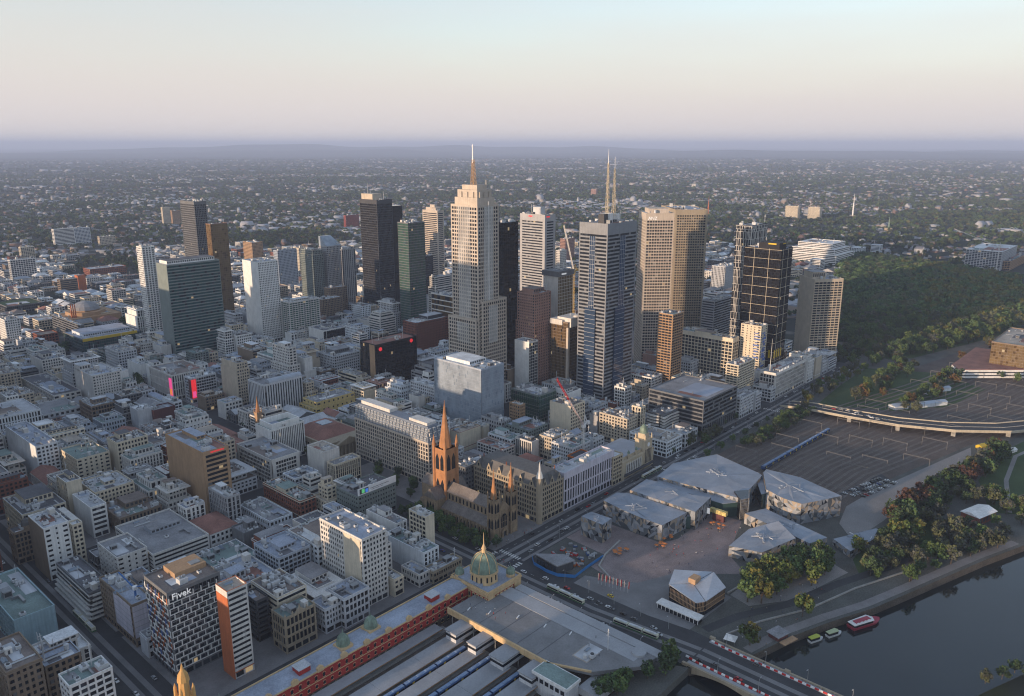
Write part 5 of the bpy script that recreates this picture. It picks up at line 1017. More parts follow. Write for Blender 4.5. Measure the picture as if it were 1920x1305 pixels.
# tracks, platforms and trains
g = MB(); g.face([(-320,204,0),(347,204,0),(347,327,0),(-320,327,0)]); struct('track_bed', g, 'ballast', -4.5)
def rails(g, pts, z=.1):
    for s in (-.75,.75):
        for a, b in zip(pts, pts[1:]):
            d = Vector((b[0]-a[0],b[1]-a[1],0)).normalized(); n = Vector((-d.y,d.x,0))*s
            g.bar((a[0]+n.x,a[1]+n.y,z),(b[0]+n.x,b[1]+n.y,z),.09)
g = MB()
PT = [314,310.4,297.5,293.8,279.6,276,258.2,254.4,236.5,232.8]
for y in PT: rails(g, [(-200,y),(345,y-.6)], -4.4)
g.build('rail_track', ['rail_steel'], kind='structure')
CAN = [(320.4,7.6),(303.9,11),(286.6,8.5),(267,12.5),(245.6,12),(222.6,13)]
for i, (y, wd) in enumerate(CAN):
    o = thing('platform', ['station platform with a narrow grey roof hugging the red wing','station platform roof second from the red wing','station platform roof third from the red wing','station platform roof fourth from the red wing','station platform roof fifth from the red wing','outermost station platform roof by the river side'][i], 'platform', (-80,y-wd/2,-4.5), 0, 'station platforms')
    g = MB(); g.box(0,.6,0,374,wd-.6,1.0); g.build('platform_slab', ['concrete'], o)
    for k in range(12):
        g = MB(); g.box(k*30.7+.06,0,4.5,k*30.7+30.6,wd,4.85); g.build('roof_panel', ['canopy_grey'], o)
    g = MB(); g.box(0,-.12,4.2,368,.12,4.7); g.box(0,wd-.12,4.2,368,wd+.12,4.7); g.build('gutter', ['canopy_rust'], o)
    g = MB()
    for k in range(26): g.cyl(6+k*14,wd/2,1,4.5,.16,.16,6)
    g.build('post', ['steel'], o, kind='stuff')
    if 0 < i < 5:
        e = MB(); e.box(363,wd*.12,4.86,381,wd*.88,10.4,0); e.box(362.4,wd*.05,10.4,381.4,wd*.95,11,1); e.box(362.9,wd*.1,7.2,381.1,wd*.9,8.8,2); e.build('stair_pavilion', ['lgrey','canopy_grey','g_dark'], o)
mat('train_blue', (.04,.09,.22), .4, .1); mat('train_white', (.55,.58,.6), .45, .08); mat('train_roof', (.2,.28,.42), .6, .15); mat('train_yellow', (.65,.45,.05), .5, .05)
def carriage():
    g = MB(); g.box(0,-1.5,1.0,22.6,1.5,3.5); g.loft([[(0,-1.5,3.5),(22.6,-1.5,3.5),(22.6,1.5,3.5),(0,1.5,3.5)],[(.1,-1.1,4.0),(22.5,-1.1,4.0),(22.5,1.1,4.0),(.1,1.1,4.0)]],0)
    return g
cb = carriage().mesh('carriage_body', ['train_blue']); g = MB(); g.box(.2,-1.12,3.9,22.4,1.12,4.05); [g.box(3+k*6,-.8,4.05,6+k*6,.8,4.35) for k in range(3)]; cr = g.mesh('carriage_roof', ['train_roof'])
g = MB(); g.box(.8,-1.54,2.1,21.8,1.54,3.1); cw = g.mesh('window_band', ['g_dark']); g = MB(); g.box(-1.4,-1.2,.15,1.4,1.2,1.0); cg = g.mesh('bogie', ['dark_steel']); g = MB(); g.box(-.75,-1.57,1.1,.75,1.57,3.3); cd = g.mesh('door', ['train_yellow'])
cb2 = carriage().mesh('carriage_body', ['train_white'])
def train(label, x, y, n, rz=0., white=False, z=-4.35):
    o = thing('train', label, 'train', (x,y,z), rz, 'commuter trains')
    for k in range(n):
        b = link('carriage', cb2 if white else cb, o, (k*23.4,0,0)); link('carriage_roof', cr, b); link('window_band', cw, b); link('bogie', cg, b, (3.9,0,0)); link('bogie', cg, b, (18.6,0,0)); [link('door', cd, b, (x,0,0)) for x in (5.2,17.2)]
    return o
train('blue commuter train at the platform nearest the wing', 146, 295.6, 6, -.004, False)
train('blue commuter train between the third and fourth platform roofs', 154, 277.8, 6, -.004)
train('blue commuter train beside the outer platform roofs', 150, 256.3, 6, -.004)
train('blue and white commuter train standing alone in the open rail yard', 648, 280.5, 6, -.045, False, .15)

# ------------------------------------------------------------------ open rail yard
g = MB(); g.face([(560,331,0),(612,190,0),(680,194,0),(840,158,0),(960,112,0),(1400,60,0),(1400,230,0),(1010,300,0),(880,318,0),(760,326,0),(650,329,0)]); o = struct('rail_yard', g, 'ballast', .012); tri(o.data)
g = MB(); g.face([(624,197,0),(671,191,0),(837,155,0),(800,146,0),(784,150,0),(695,161,0),(617,166,0),(568,172,0),(590,190,0)]); o = struct('gravel_lot', g, 'gravel_lot', .016); tri(o.data)
g = MB(); g.face([(640,212,0),(664,207,0),(712,199,0),(706,190,0),(655,198,0)]); struct('car_park', g, 'asphalt', .02)
g = MB()
for k in range(19):
    t = k/18; y0 = 206+t*112; rails(g, [(575,y0+3),(700,y0-4+t*3),(840,168+t*138),(1010,118+t*150),(1350,75+t*130)])
g.build('rail_track', ['rail_steel'], kind='structure')
g = MB()
for k in range(19):
    t = k/18; y0 = 206+t*112; pl = [(575,y0+3),(700,y0-4+t*3),(840,168+t*138),(1010,118+t*150),(1350,75+t*130)]
    for a, b in zip(pl, pl[1:]): g.face([(a[0],a[1]-1.3,.03+k*.0),(b[0],b[1]-1.3,.03),(b[0],b[1]+1.3,.03),(a[0],a[1]+1.3,.03)])
mat('sleeper_bed', (.15,.125,.11), .95, .3, .2, fine=.3); g.build('sleeper_bed', ['sleeper_bed'], kind='structure')
mat('gantry_grey', (.17,.165,.16), .6, .1)
ga = thing('overhead_gantry', 'slim grey overhead wire gantry spanning the rail yard tracks', 'gantry', (0,0,0), 0, 'overhead wire gantries in the rail yard')
g = MB(); g.bar((0,-11,0),(0,-11,8.5),.13); ga1 = g.build('post', ['gantry_grey'], ga); g = MB(); g.bar((0,11,0),(0,11,8.5),.13); g.build('post', ['gantry_grey'], ga)
g = MB(); g.bar((0,-11,8),(0,11,8),.09); g.bar((0,-11,7.4),(0,11,7.4),.05); [g.bar((0,-11+k*2.2,7.4),(0,-9.9+k*2.2,8),.04) for k in range(10)]; g.build('beam', ['gantry_grey'], ga)
first = True
for i in range(11):
    for j in range(5):
        x = 640+i*58+(j*29 % 43); t = (j+.5)/5; y = (206+t*112) if x < 700 else ((168+t*138) if x < 900 else (140+t*140-(x-900)*.12))
        if first: ga.location = (x,y,0); first = False
        else: dup(ga, (x,y,0), rnd.uniform(-.05,.05))

# ------------------------------------------------------------------ the viaduct
def viaduct():
    o = thing('viaduct', 'long curved concrete road viaduct crossing over the rail yard', 'bridge', (0,0,0))
    c = [(846,345,0.5),(842,318,5),(840,270,7),(846,225,7.5),(866,180,7.5),(900,140,7),(950,108,6),(1040,75,4),(1200,30,1)]
    seg = []
    for i, p in enumerate(c):
        a = c[max(0,i-1)]; b = c[min(len(c)-1,i+1)]; d = Vector((b[0]-a[0],b[1]-a[1])).normalized(); seg.append((Vector(p), Vector((-d.y,d.x,0))))
    def rib(name, w0, w1, z0, z1, m):
        g = MB(); R = [[tuple(p+n*w0+Vector((0,0,z0))),tuple(p+n*w1+Vector((0,0,z0))),tuple(p+n*w1+Vector((0,0,z1))),tuple(p+n*w0+Vector((0,0,z1)))] for p, n in seg]; g.loft(R); return g.build(name, [m], o)
    rib('deck', -12, 12, -1.4, 0, 'concrete'); rib('roadway', -11.3, 11.3, .0, .02, 'asphalt'); rib('parapet', -12.4, -11.7, -1.6, 1.0, 'station_pale'); rib('parapet', 11.7, 12.4, -1.6, 1.0, 'station_pale'); rib('median', -.4, .4, .02, .5, 'concrete')
    for p, n in seg[2:7]:
        for k in (-7,7): q = p+n*k; g = MB(); g.box(q.x-1.2,q.y-2,0,q.x+1.2,q.y+2,q.z-1.4); g.build('pier', ['concrete'], o)
mat('station_pale', (.5,.44,.34), .8, .12, .1, streak=.15)
viaduct()

# ------------------------------------------------------------------ arched river bridge with red and white barriers
def river_bridge():
    o = thing('river_bridge', 'stone arched river bridge carrying the tram road out of the city', 'bridge', (0,0,0))
    g = MB(); g.box(357,50,-.4,388,190,.3); g.build('deck', ['asphalt'], o)
    for x0 in (357,387.6):
        n = 14; g = MB(); pts = [(190-k*46/n,-5+4.2*math.sin(math.pi*k/n)) for k in range(n+1)]
        for s in range(3):
            for k in range(n):
                a, b = pts[k], pts[k+1]; y0, y1 = a[0]-s*46, b[0]-s*46
                g.loft([[(x0-.5,y0,a[1]),(x0+.9,y0,a[1]),(x0+.9,y0,1.1),(x0-.5,y0,1.1)],[(x0-.5,y1,b[1]),(x0+.9,y1,b[1]),(x0+.9,y1,1.1),(x0-.5,y1,1.1)]])
        g.build('arch', ['stone'], o)
    for s in range(4): g = MB(); g.box(357.5,188.8-s*46,-6,387.5,191.2-s*46,-.5); g.box(355.6,188.4-s*46,-6,357.2,191.6-s*46,1.6); g.box(387.8,188.4-s*46,-6,389.4,191.6-s*46,1.6); g.build('pier', ['stone'], o, kind='stuff')
    g = MB(); g.box(357.6,50,.3,361,190,.5); g.box(384,50,.3,387,190,.5); g.build('footpath', ['deck_light'], o)
    for xx in (368.6,375.4): g = MB(); g.box(xx-1.6,50,.28,xx+1.6,189,.33); g.build('tram_track', ['tram_concrete'], o)
river_bridge()
br, bw_ = MB(), MB(); bb = MB(); bb.box(-.35,-1.1,0,.35,1.1,.45); bb.loft([[(-.3,-1.1,.45),(.3,-1.1,.45),(.3,1.1,.45),(-.3,1.1,.45)],[(-.15,-1.05,1.15),(.15,-1.05,1.15),(.15,1.05,1.15),(-.15,1.05,1.15)]])
bm_r, bm_w = bb.mesh('barrier_block', ['red_paint']), bb.mesh('barrier_block', ['white_paint'])
for lab, xx, y0, nn in (('red and white water filled barrier row on the bridge side towards the boats',384.5,188,56),('red and white water filled barrier row on the bridge side towards the station',361.8,192,50)):
    o = thing('road_barrier', lab, 'barrier', (xx,y0,.35))
    for k in range(nn): link('barrier_block', bm_r if k % 2 else bm_w, o, (0 if k > 2 else (3-k)*.4,-k*2.3,0))

# ------------------------------------------------------------------ the square with fractured facades
mat('sign_gold', (.5,.4,.15), .6, .5, .6, fine=.4); mat('zinc', (.29,.315,.355), .5, .2, .15, metal=.3); mat('zinc_dark', (.12,.135,.15), .5, .2, .15, metal=.3); mat('zinc_roof2', (.3,.32,.36), .55, .2, .06, fine=.08); mat('zinc_roof', (.25,.285,.34), .6, .18, .06, fine=.08); mat('panel_sand', (.34,.28,.22), .8, .15, .2); mat('glass_green', (.04,.08,.075), .15, .2, .1, spec=.5); mat('light_strip', (.65,.66,.68), .5, .05)
def fractured(name, label, poly, h, seed, strips=3, roofm='zinc_roof', tilt=None):
    r = random.Random(seed); o = thing(name, label, 'building', (0,0,.15)); n = len(poly)
    if sum(poly[i][0]*poly[(i+1) % n][1]-poly[(i+1) % n][0]*poly[i][1] for i in range(n)) < 0: poly = poly[::-1]
    z = [h+(tilt[i] if tilt else 0) for i in range(n)]
    g = MB(); g.loft([[(x,y,0) for x,y in poly],[(x,y,zz) for (x,y),zz in zip(poly,z)]], 0, False); g.build('wall', ['zinc_dark'], o)
    g = MB(); mcx = sum(p[0] for p in poly)/n; mcy = sum(p[1] for p in poly)/n; K = [(mcx+r.uniform(-4,4),mcy+r.uniform(-6,6),h+r.uniform(.3,1.1)),]
    mid = []
    for i in range(n):
        a, b = poly[i], poly[(i+1) % n]; t = r.uniform(.35,.65); mid.append((a[0]+(b[0]-a[0])*t,a[1]+(b[1]-a[1])*t,z[i]+(z[(i+1) % n]-z[i])*t))
    for i in range(n):
        P0 = (*poly[i],z[i]); q0, q1 = mid[i-1], mid[i]; inn = (poly[i][0]*.45+mcx*.55,poly[i][1]*.45+mcy*.55,h+r.uniform(-.3,.8))
        g.face([q0,P0,inn],r.choice((0,0,1))); g.face([P0,q1,inn],r.choice((0,0,1))); g.face([q0,inn,K[0]],r.choice((0,0,1))); g.face([inn,q1,K[0]],r.choice((0,0,1)))
    rf = g.build('roof', [roofm,'zinc_roof2'], o)
    g = MB()
    for i in range(n):
        a, b = poly[i], poly[(i+1) % n]; za, zb = z[i], z[(i+1) % n]; Lw = math.hypot(b[0]-a[0],b[1]-a[1]); nx, ny = (b[1]-a[1])/Lw, -(b[0]-a[0])/Lw
        nc = max(2, round(Lw/3.2)); nr = max(2, round(h/3.4)); V_ = {}
        for c in range(nc+1):
            for q in range(nr+1):
                jc = c+(r.uniform(-.35,.35) if 0 < c < nc else 0); jq = q+(r.uniform(-.3,.3) if 0 < q < nr else 0); V_[c,q] = (jc/nc, jq/nr)
        for c in range(nc):
            for q in range(nr):
                T4 = [V_[c,q],V_[c+1,q],V_[c+1,q+1],V_[c,q+1]]
                for t3 in ((0,1,2),(0,2,3)) if r.random() < .5 else ((0,1,3),(1,2,3)):
                    m = r.choices((0,1,2,3,4),(34,24,22,9,11))[0]; off = r.uniform(.05,.35) if m != 3 else .04
                    P3 = [(a[0]+(b[0]-a[0])*T4[k][0]+nx*off, a[1]+(b[1]-a[1])*T4[k][0]+ny*off, (za+(zb-za)*T4[k][0])*T4[k][1]) for k in t3]
                    g.face(P3, m)
    g.build('facade_panel', ['zinc','zinc_dark','panel_sand','g_dark','grey'], o, kind='stuff')
    cx = sum(p[0] for p in poly)/n; cy = sum(p[1] for p in poly)/n; zz = sum(z)/n
    for k in range(strips):
        s = MB(); a = r.uniform(0,math.pi); l_ = r.uniform(4,9); s.bar((-l_/2,0,.12),(l_/2,r.uniform(-1,1),.12),.22); s.build('roof_light', ['light_strip'], o, (cx+r.uniform(-.3,.3)*14,cy+r.uniform(-.3,.3)*20,zz+.25), a)
    for k in range(max(2,strips)):
        s = MB(); l_ = r.uniform(5,12); s.loft([[(-l_/2,-.8,0),(l_/2,-1.2,0),(l_/2,1.2,0),(-l_/2,.8,0)],[(-l_/2,-.2,.9),(l_/2,-.5,1.3),(l_/2,.3,1.3),(-l_/2,.3,.9)]]); s.build('roof_ridge', [roofm], o, (cx+r.uniform(-.3,.3)*12,cy+r.uniform(-.3,.3)*20,zz), r.uniform(0,3))
    return o
fractured('cultural_building','angular zinc and sandstone panelled building with sloping grey roof above the plaza',[(476.2,333),(496,334),(503,327),(503.3,274.1),(472.5,277),(470.5,294.7),(472.3,312.8)],13,1,4,tilt=[1,1,0,0,0,.5,1])
fractured('cultural_building','small leaning zinc cube standing apart beside the plaza steps',[(440.8,327.8),(452,327),(453,308.8),(440.2,307.8)],15,2,1)
fractured('cultural_building','plain grey roofed angular wing behind the sandstone panelled plaza building',[(504.4,327),(531.7,329),(534.1,317.7),(529.8,285.5),(535.6,271.8),(504.7,268)],15,3,2)
fractured('cultural_building','long faceted glass atrium roof with curved white roof lights beside the rail yard',[(543.3,326),(575.1,329.8),(619.8,311.6),(603,264),(600.2,259.5),(548.7,252.6)],15.5,4,7,tilt=[0,1,1,0,0,-1])
fractured('cultural_building','gallery with sunlit orange triangular panels beside the gravel lot',[(605.4,261),(613.9,262.1),(616.7,234),(603.2,194.8),(585,203.3),(568,212.3),(568.1,226.4),(575,244)],17,5,8)
fractured('cultural_building','low wedge roofed hall running below the gallery towards the river',[(540.2,244.8),(558.8,236.7),(543.7,182.5),(526.7,188.2)],8.5,6,3)
fractured('cultural_building','small folded pavilion with orange lit edges by the yellow tree grove',[(484.7,229.6),(516.1,229.9),(537.2,216.8),(521.8,196.7),(489.6,207.1)],9.5,7,5,tilt=[0,2,3,0,-1])
fractured('cultural_building','low zinc roofed river terrace hall half hidden by trees',[(551.5,180.6),(589.8,163.1),(586.3,155.3),(541.3,164.6)],5,8,2)
for lab, pl, hh in (('dark green glass link between the two western plaza wings',[(500,325),(506,327),(506,270),(500,276)],10),('dark green glass side of the long atrium facing the plaza wings',[(536,322),(545,325),(550,254),(538,262)],11.5),('glass link between the atrium roof and the sunlit gallery',[(596,262),(607,262),(590,238),(572,246)],13)):
    q = thing('glass_link', lab, 'building', (0,0,.15)); MB().prism(pl,0,hh).build('glazing', ['glass_green'], q); MB().prism([(x*.99+5.2,y*.99+2.9) for x,y in pl],hh,hh+.4).build('roof', ['zinc_roof'], q)
g = MB(); g.face([(430,333,0),(470,333,0),(470,276,0),(484,270,0),(541,272,0),(543,248,0),(488,231,0),(471,209,0),(440,246,0),(412,258,0),(404,272,0),(408,294,0),(428,296,0)]); o = struct('plaza', g, 'cobble', .02); tri(o.data)
# sandstone stair wall along the plaza edge
o = thing('plaza_wall','low pale stone wall edging the cobbled plaza','wall',(0,0,0)); g = MB(); [g.bar((a[0],a[1],.6),(b[0],b[1],.6),.55) for a, b in zip([(452,300),(428,296),(412,290),(404,275)],[(428,296),(412,290),(404,275),(404,262)])]; g.build('coping', ['concrete'], o)
o = thing('glass_atrium','tall dark steel framed glass atrium end with white discs facing the plaza','building',(543,250,.15)); g = MB(); g.prism([(0,0),(7,-3),(22,4),(12,12)],0,17); g.build('glazing', ['g_black'], o)
g = MB()
for k in range(7): g.bar((k*1.1,-k*.45,0),(k*1.1,-k*.45,17.5),.18); g.bar((7+k*2.3,-3.2+k*1.1,0),(7+k*2.3,-3.2+k*1.1,17.5),.2)
for z in (3,6,9,12,15,17.3): g.bar((0,-.1,z),(7,-3.2,z),.16); g.bar((7,-3.2,z),(22,4,z),.16)
g.build('steel_frame', ['steel'], o, kind='stuff')
for x, y, z, s in ((10,-2.1,12,2.2),(11,-1.6,6.5,2.4),(16,.8,9,1.8)): g = MB(); g.lathe(0,0,[(s,0),(s,.2)],16); q = g.build('disc', ['white'], o, (x,y-.2,z)); q.rotation_euler = (HP,0,.45)
o = thing('plaza_screen','large lit screen pavilion with a gold patterned top at the plaza edge','screen',(530,262,.15)); g = MB(); g.box(0,-5,0,3,5,6); g.build('base', ['darkred'], o); g = MB(); g.box(-.6,-7,6,2.6,7,9.2); g.build('sign', ['sign_gold'], o); g = MB(); g.box(-.5,3.5,6.5,-.1,7,9); g.box(-.9,6.8,4,-.2,9,8.5); g.build('screen', ['sign_white'], o)
# pub with slatted walls
def pub():
    o = thing('pub', 'three storey slatted timber pub with tilted metal roofs beside the tram road', 'pub', (0,0,.15)); P_ = [(407,231),(423.6,237.5),(436.5,216),(429.7,204),(408,206),(402,209)]
    g = MB(); g.prism(P_,0,9.5); g.build('wall', ['g_dark'], o); g = MB(); n = len(P_)
    for i in range(n):
        a, b = P_[i], P_[(i+1) % n]; L_ = math.hypot(b[0]-a[0],b[1]-a[1]); k = int(L_/1.1)
        for j in range(k+1): t = j/max(1,k); x, y = a[0]+(b[0]-a[0])*t, a[1]+(b[1]-a[1])*t; g.box(x-.16,y-.16,3.2,x+.16,y+.16,9.6)
        for z in (3.1,6.3): g.bar((*a,z),(*b,z),.25)
    g.build('timber_slat', ['tan'], o, kind='stuff')
    for nm, q, zz in (('roof',[(402,209),(407.5,206),(419,221),(407,231.4)],(10,9.8,11,11.5)),('roof',[(407.8,205.6),(430,203.6),(437,216.2),(419.3,220.8)],(9.8,10.4,13.5,11)),('roof',[(407,231.8),(419.3,221.4),(436.8,216.8),(424,238)],(11.5,11.2,13.4,12.4))):
        g = MB(); g.loft([[(x,y,z-.5) for (x,y),z in zip(q,zz)],[(x,y,z) for (x,y),z in zip(q,zz)]]); g.build('roof', ['r_metal'], o)
    g = MB(); g.box(418,219,11,425,224,14.5); g.build('lift_box', ['tan'], o)
    c = thing('tram_shelter', 'long low white roofed shelter pavilion in front of the slatted pub', 'shelter', (394.5,203,.15)); g = MB(); g.box(0,0,3.2,7,30,3.9); g.build('roof', ['white'], c); g = MB(); g.box(.8,.8,0,6.2,29.2,3.2); g.build('glazing', ['g_dark'], c)
    for k in range(11): g = MB(); g.box(.6,.6+k*2.85,0,.95,.85+k*2.85,3.2); g.build('post', ['white_paint'], c)
pub()
def works():
    o = thing('construction_pavilion', 'dark unfinished pavilion inside a blue site hoarding at the crossing', 'building', (0,0,.15))
    g = MB(); g.prism([(386.8,326),(398,310),(397,301),(384,305)],0,6.2); g.build('wall', ['charcoal'], o); g = MB(); g.prism([(385.8,327),(399,310.5),(397.6,300),(383,304.2)],6.2,7); g.build('roof', ['r_grey'], o)
    for k in range(5): g = MB(); g.box(383.9,306+k*3.6,1,384.5,308.4+k*3.6,5); g.build('window', ['g_mid'], o)
    h = thing('site_hoarding', 'bright blue site hoarding wrapped round the unfinished pavilion', 'hoarding', (0,0,.1)); pl = [(389.6,332.4),(383,325),(381.2,312),(382,303),(388.4,293),(405,294.5),(424,295)]
    for a, b in zip(pl, pl[1:]):
        nn = max(1,int(math.hypot(b[0]-a[0],b[1]-a[1])/4.5))
        for k in range(nn): t0, t1 = k/nn, (k+.98)/nn; g = MB(); p0 = (a[0]+(b[0]-a[0])*t0,a[1]+(b[1]-a[1])*t0); p1 = (a[0]+(b[0]-a[0])*t1,a[1]+(b[1]-a[1])*t1); g.loft([[(*p0,0),(*p1,0),(*p1,2.3),(*p0,2.3)],[(p0[0]+.2,p0[1]+.1,0),(p1[0]+.2,p1[1]+.1,0),(p1[0]+.2,p1[1]+.1,2.3),(p0[0]+.2,p0[1]+.1,2.3)]]); g.build('panel', ['hoarding_blue'], h)
    r = random.Random(9); cols = ['sign_orange_p','plant_white','train_blue','steel','red_paint','dgrey']
    for k in range(34):
        x, y = r.uniform(398,426), r.uniform(297,326)
        if x < 402 and y > 318: continue
        nm, lab = r.choice([('material_stack','stack of building materials on the blue fenced site'),('site_container','small site container on the blue fenced site')]); s = r.uniform(.8,1.7)
        g = MB(); g.box(-1.3*s,-.8*s,.1,1.3*s,.8*s,.8*s); g.box(-1.0*s,-.6*s,.8*s,.8*s,.5*s,1.15*s,1); g.build_ = None
        tag(g.build(nm, [r.choice(cols),'plant_grey'], None, (x,y,.02), r.uniform(0,3)), lab, 'site clutter', 'clutter on the fenced building site')
mat('hoarding_blue', (.04,.2,.5), .5, .12); mat('sign_orange_p', (.55,.16,.04), .7, .1)
works()

# ------------------------------------------------------------------ cranes
def crane(label, x, y, base, zt, jib, back, cols, apex=9):
    o = thing('tower_crane', label, 'crane', (x,y,base)); g = MB(); lattice_mast(g, 0, 0, 0, zt-base, 1.0, 1.0, 0, 4); g.build('mast', [cols[0]], o)
    J = Vector(jib)-Vector((x,y,base)); top = Vector((0,0,zt-base)); g = MB()
    sd = Vector((J-top).cross(Vector((0,0,1)))).normalized()*.9; n = 14; up = Vector((0,0,1.5))
    for k in range(n):
        t0, t1 = k/n, (k+1)/n; a, b = top.lerp(J,t0), top.lerp(J,t1); m = 1 if (len(cols) > 2 and t0 > .55) else 0
        for s in (sd,-sd,up): g.bar(a+s,b+s,.2,m)
        g.bar(a+sd,b-sd,.12,m); g.bar(a-sd,b+up,.12,m); g.bar(a+sd,b+up,.12,m)
    g.build('jib', [cols[1], cols[-1]], o)
    g = MB(); bk = Vector(back); g.bar(top,top+bk,.5); g.box(bk.x-1.6,bk.y-1.6,top.z+bk.z-2.6,bk.x+1.6,bk.y+1.6,top.z+bk.z+.3); g.bar(top+bk,top+Vector((0,0,apex)),.15); g.bar(top,top+Vector((0,0,apex))+bk*.3,.3); g.bar(top+bk*.8,top+Vector((0,0,apex))+bk*.3,.3); g.bar(top+Vector((0,0,apex))+bk*.3,J,.06); g.build('counterweight', [cols[0]], o)
    g = MB(); g.box(-1.5,-1.5,top.z-1.5,1.5,1.5,top.z+1.4); g.build('cab', [cols[0]], o)
mat('crane_white', (.68,.66,.64), .6, .08); mat('crane_pink', (.62,.5,.48), .6, .08); mat('crane_yellow', (.55,.38,.12), .6, .08)
crane('red tipped white luffing crane above the dark lift core by the theatre block', 545, 405, 16, 40, (506,405,92), (6,0,3), ['crane_white','crane_pink','red_paint'])
crane('tall cream luffing crane raised beside the grey banded tower', 832, 640, 0, 122, (809,640,184), (7,0,3), ['crane_yellow','crane_white'])
crane('slim white crane working in front of the park edge apartments', 2060, 385, 0, 62, (2010,470,100), (8,0,3), ['crane_white','crane_white'])
o = thing('lift_core', 'dark concrete lift core with an orange safety rim under the red tipped crane', 'building', (520,392,.15)); g = MB(); g.box(0,0,0,19,11,19); g.build('wall', ['charcoal'], o); g = MB(); [g.box(*q) for q in ((-.3,-.3,18.6,19.3,.1,20),(-.3,.1,18.6,.1,11.3,20),(.1,10.9,18.6,19.3,11.3,20),(18.9,.1,18.6,19.3,10.9,20))]; g.build('safety_rim', ['sign_orange_p'], o)
# ------------------------------------------------------------------ the rest of the city blocks
def rows(s): return [tuple(float(q) for q in r.split()) for r in s.split(';')]
FW = [('white','white'),('offwhite','off-white'),('cream','cream'),('lgrey','pale grey'),('grey','grey'),('beige','beige'),('brick','red brick'),('bluegrey','blue grey'),('brownstone','brown stone'),('greengrey','green grey'),('pinkbrick','pinkish'),('pale','pale blue'),('dgrey','charcoal')]
FWT = [20,19,13,13,11,9,4,6,7,5,2,6,8]
RN = dict(r_grey='grey', r_dark='dark', r_light='light grey', r_blue='blue grey', r_white='white', r_brown='brown', r_tan='tan', r_green='green grey', r_rust='rust red', r_metal='metal')
def fill():
    r = random.Random(21)
    for i, (u, v, w, d, h) in enumerate(rows(FILL)):
        if v < 390 and u < 206: continue
        wm, wn = r.choices(FW, FWT)[0]; rm = r.choice(['r_grey','r_grey','r_light','r_blue','r_blue','r_dark','r_white','r_brown','r_tan','r_green'])
        kind = r.choice(['punch','punch','punch','grid','bands','fin'])
        s = st({'punch':PUNCH,'grid':GRID,'bands':BANDS,'fin':FIN}[kind], wall=wm, roof=rm, fh=r.uniform(3.2,4), bw=r.uniform(2.4,3.6))
        if r.random() < .5: s['trim'] = r.choice(['offwhite','white','lgrey'])
        if r.random() < .42: s['blank'] = r.choice(['W','W','W','S','SW','WE'])
        if r.random() < .4: s['cornice'] = .35
        if h > 10 and min(w,d) > 9 and r.random() < .7: s['pent'] = (r.uniform(.25,.7),r.uniform(.2,.6),r.uniform(2.6,5.5),r.uniform(.35,.65),r.uniform(.4,.7))
        if h > 14 and min(w,d) > 12 and r.random() < .4: s['tiers'] = [(r.uniform(.5,.85),r.uniform(1.5,min(w,d)*.25))]
        hip = h < 16 and r.random() < .3
        if hip: s['hip'] = r.choice(['hip','gable','gable']); s['roof'] = rm = r.choice(['r_metal','r_blue','r_rust','r_grey','r_light'])
        near = v < 600
        s['units'] = max(2, min(18, int(w*d/(24 if near else 45))))
        lanes = 'near the station lanes' if v < 470 else ('near the brown slab' if v < 590 else ('around the civic hall' if v < 800 else ('toward the library' if v < 1030 else 'by the green slab')))
        nm = 'warehouse' if hip else {'punch':'office_building','grid':'commercial_building','bands':'office_building','fin':'commercial_building'}[kind]
        what = {'punch':'punched','grid':'gridded','bands':'banded','fin':'slot'}[kind]
        NUM = ['one','two','three','four','five','six','seven','eight','nine','ten','eleven','twelve','thirteen']
        building(nm, f"{NUM[min(12,max(0,int(h/3.6)-1))]} storey {wn} block, {what} windows, {RN[rm]} {'pitched' if hip else 'flat'} roof, {lanes}", u, v, w, d, h, s, group='closely packed low city blocks', cat='building')
def outer():
    r = random.Random(22)
    for (u, v, w, d, h) in rows(LOW):
        wm, wn = r.choices(FW, FWT)[0]; rm = r.choice(['r_grey','r_light','r_blue','r_white','r_white','r_brown','r_rust','r_metal'])
        hip = h < 13 and r.random() < .45
        s = st(r.choice([PUNCH,GRID,BANDS]), wall=wm, roof=rm, units=r.choice((1,2,3)), bw=4)
        if hip: s['hip'] = r.choice(['hip','gable']); s['units'] = 0
        building('low_rise', f"{wn} walled low rise with {RN[rm]} {'pitched' if hip else 'flat'} roof in the streets beyond the towers", u, v, w, d, h, s, group='low rises beyond the city centre', cat='building')
fill(); outer()
# ------------------------------------------------------------------ unseen towers added west of the tram street, sized to shade the low city
for i, (u, v, w_, d_, h_) in enumerate(((0,360,36,45,60),(0,410,36,40,58),(10,455,48,45,58),(15,505,58,50,60),(20,560,68,60,78),(30,625,72,50,84),(40,682,72,60,212),(50,775,80,60,120),(55,850,78,55,130),(60,915,82,60,150),(60,990,88,70,140),(70,1070,88,70,130),(80,1150,88,80,120),(-150,215,60,60,66),(-150,280,60,60,63))):
    building('office_tower', f"{('grey','cream','brown','white')[i % 4]} unseen western office tower added for shade, {['one','two','three','four','five','six','seven','eight','nine','ten','eleven','twelve','thirteen','fourteen','fifteen'][i]} from the station end", u, v, w_, d_, h_, st(GRID, wall=('grey','cream','brownstone','white')[i % 4], fh=4.5, bw=6, units=2), group='unseen western towers added for shade', cat='office tower')

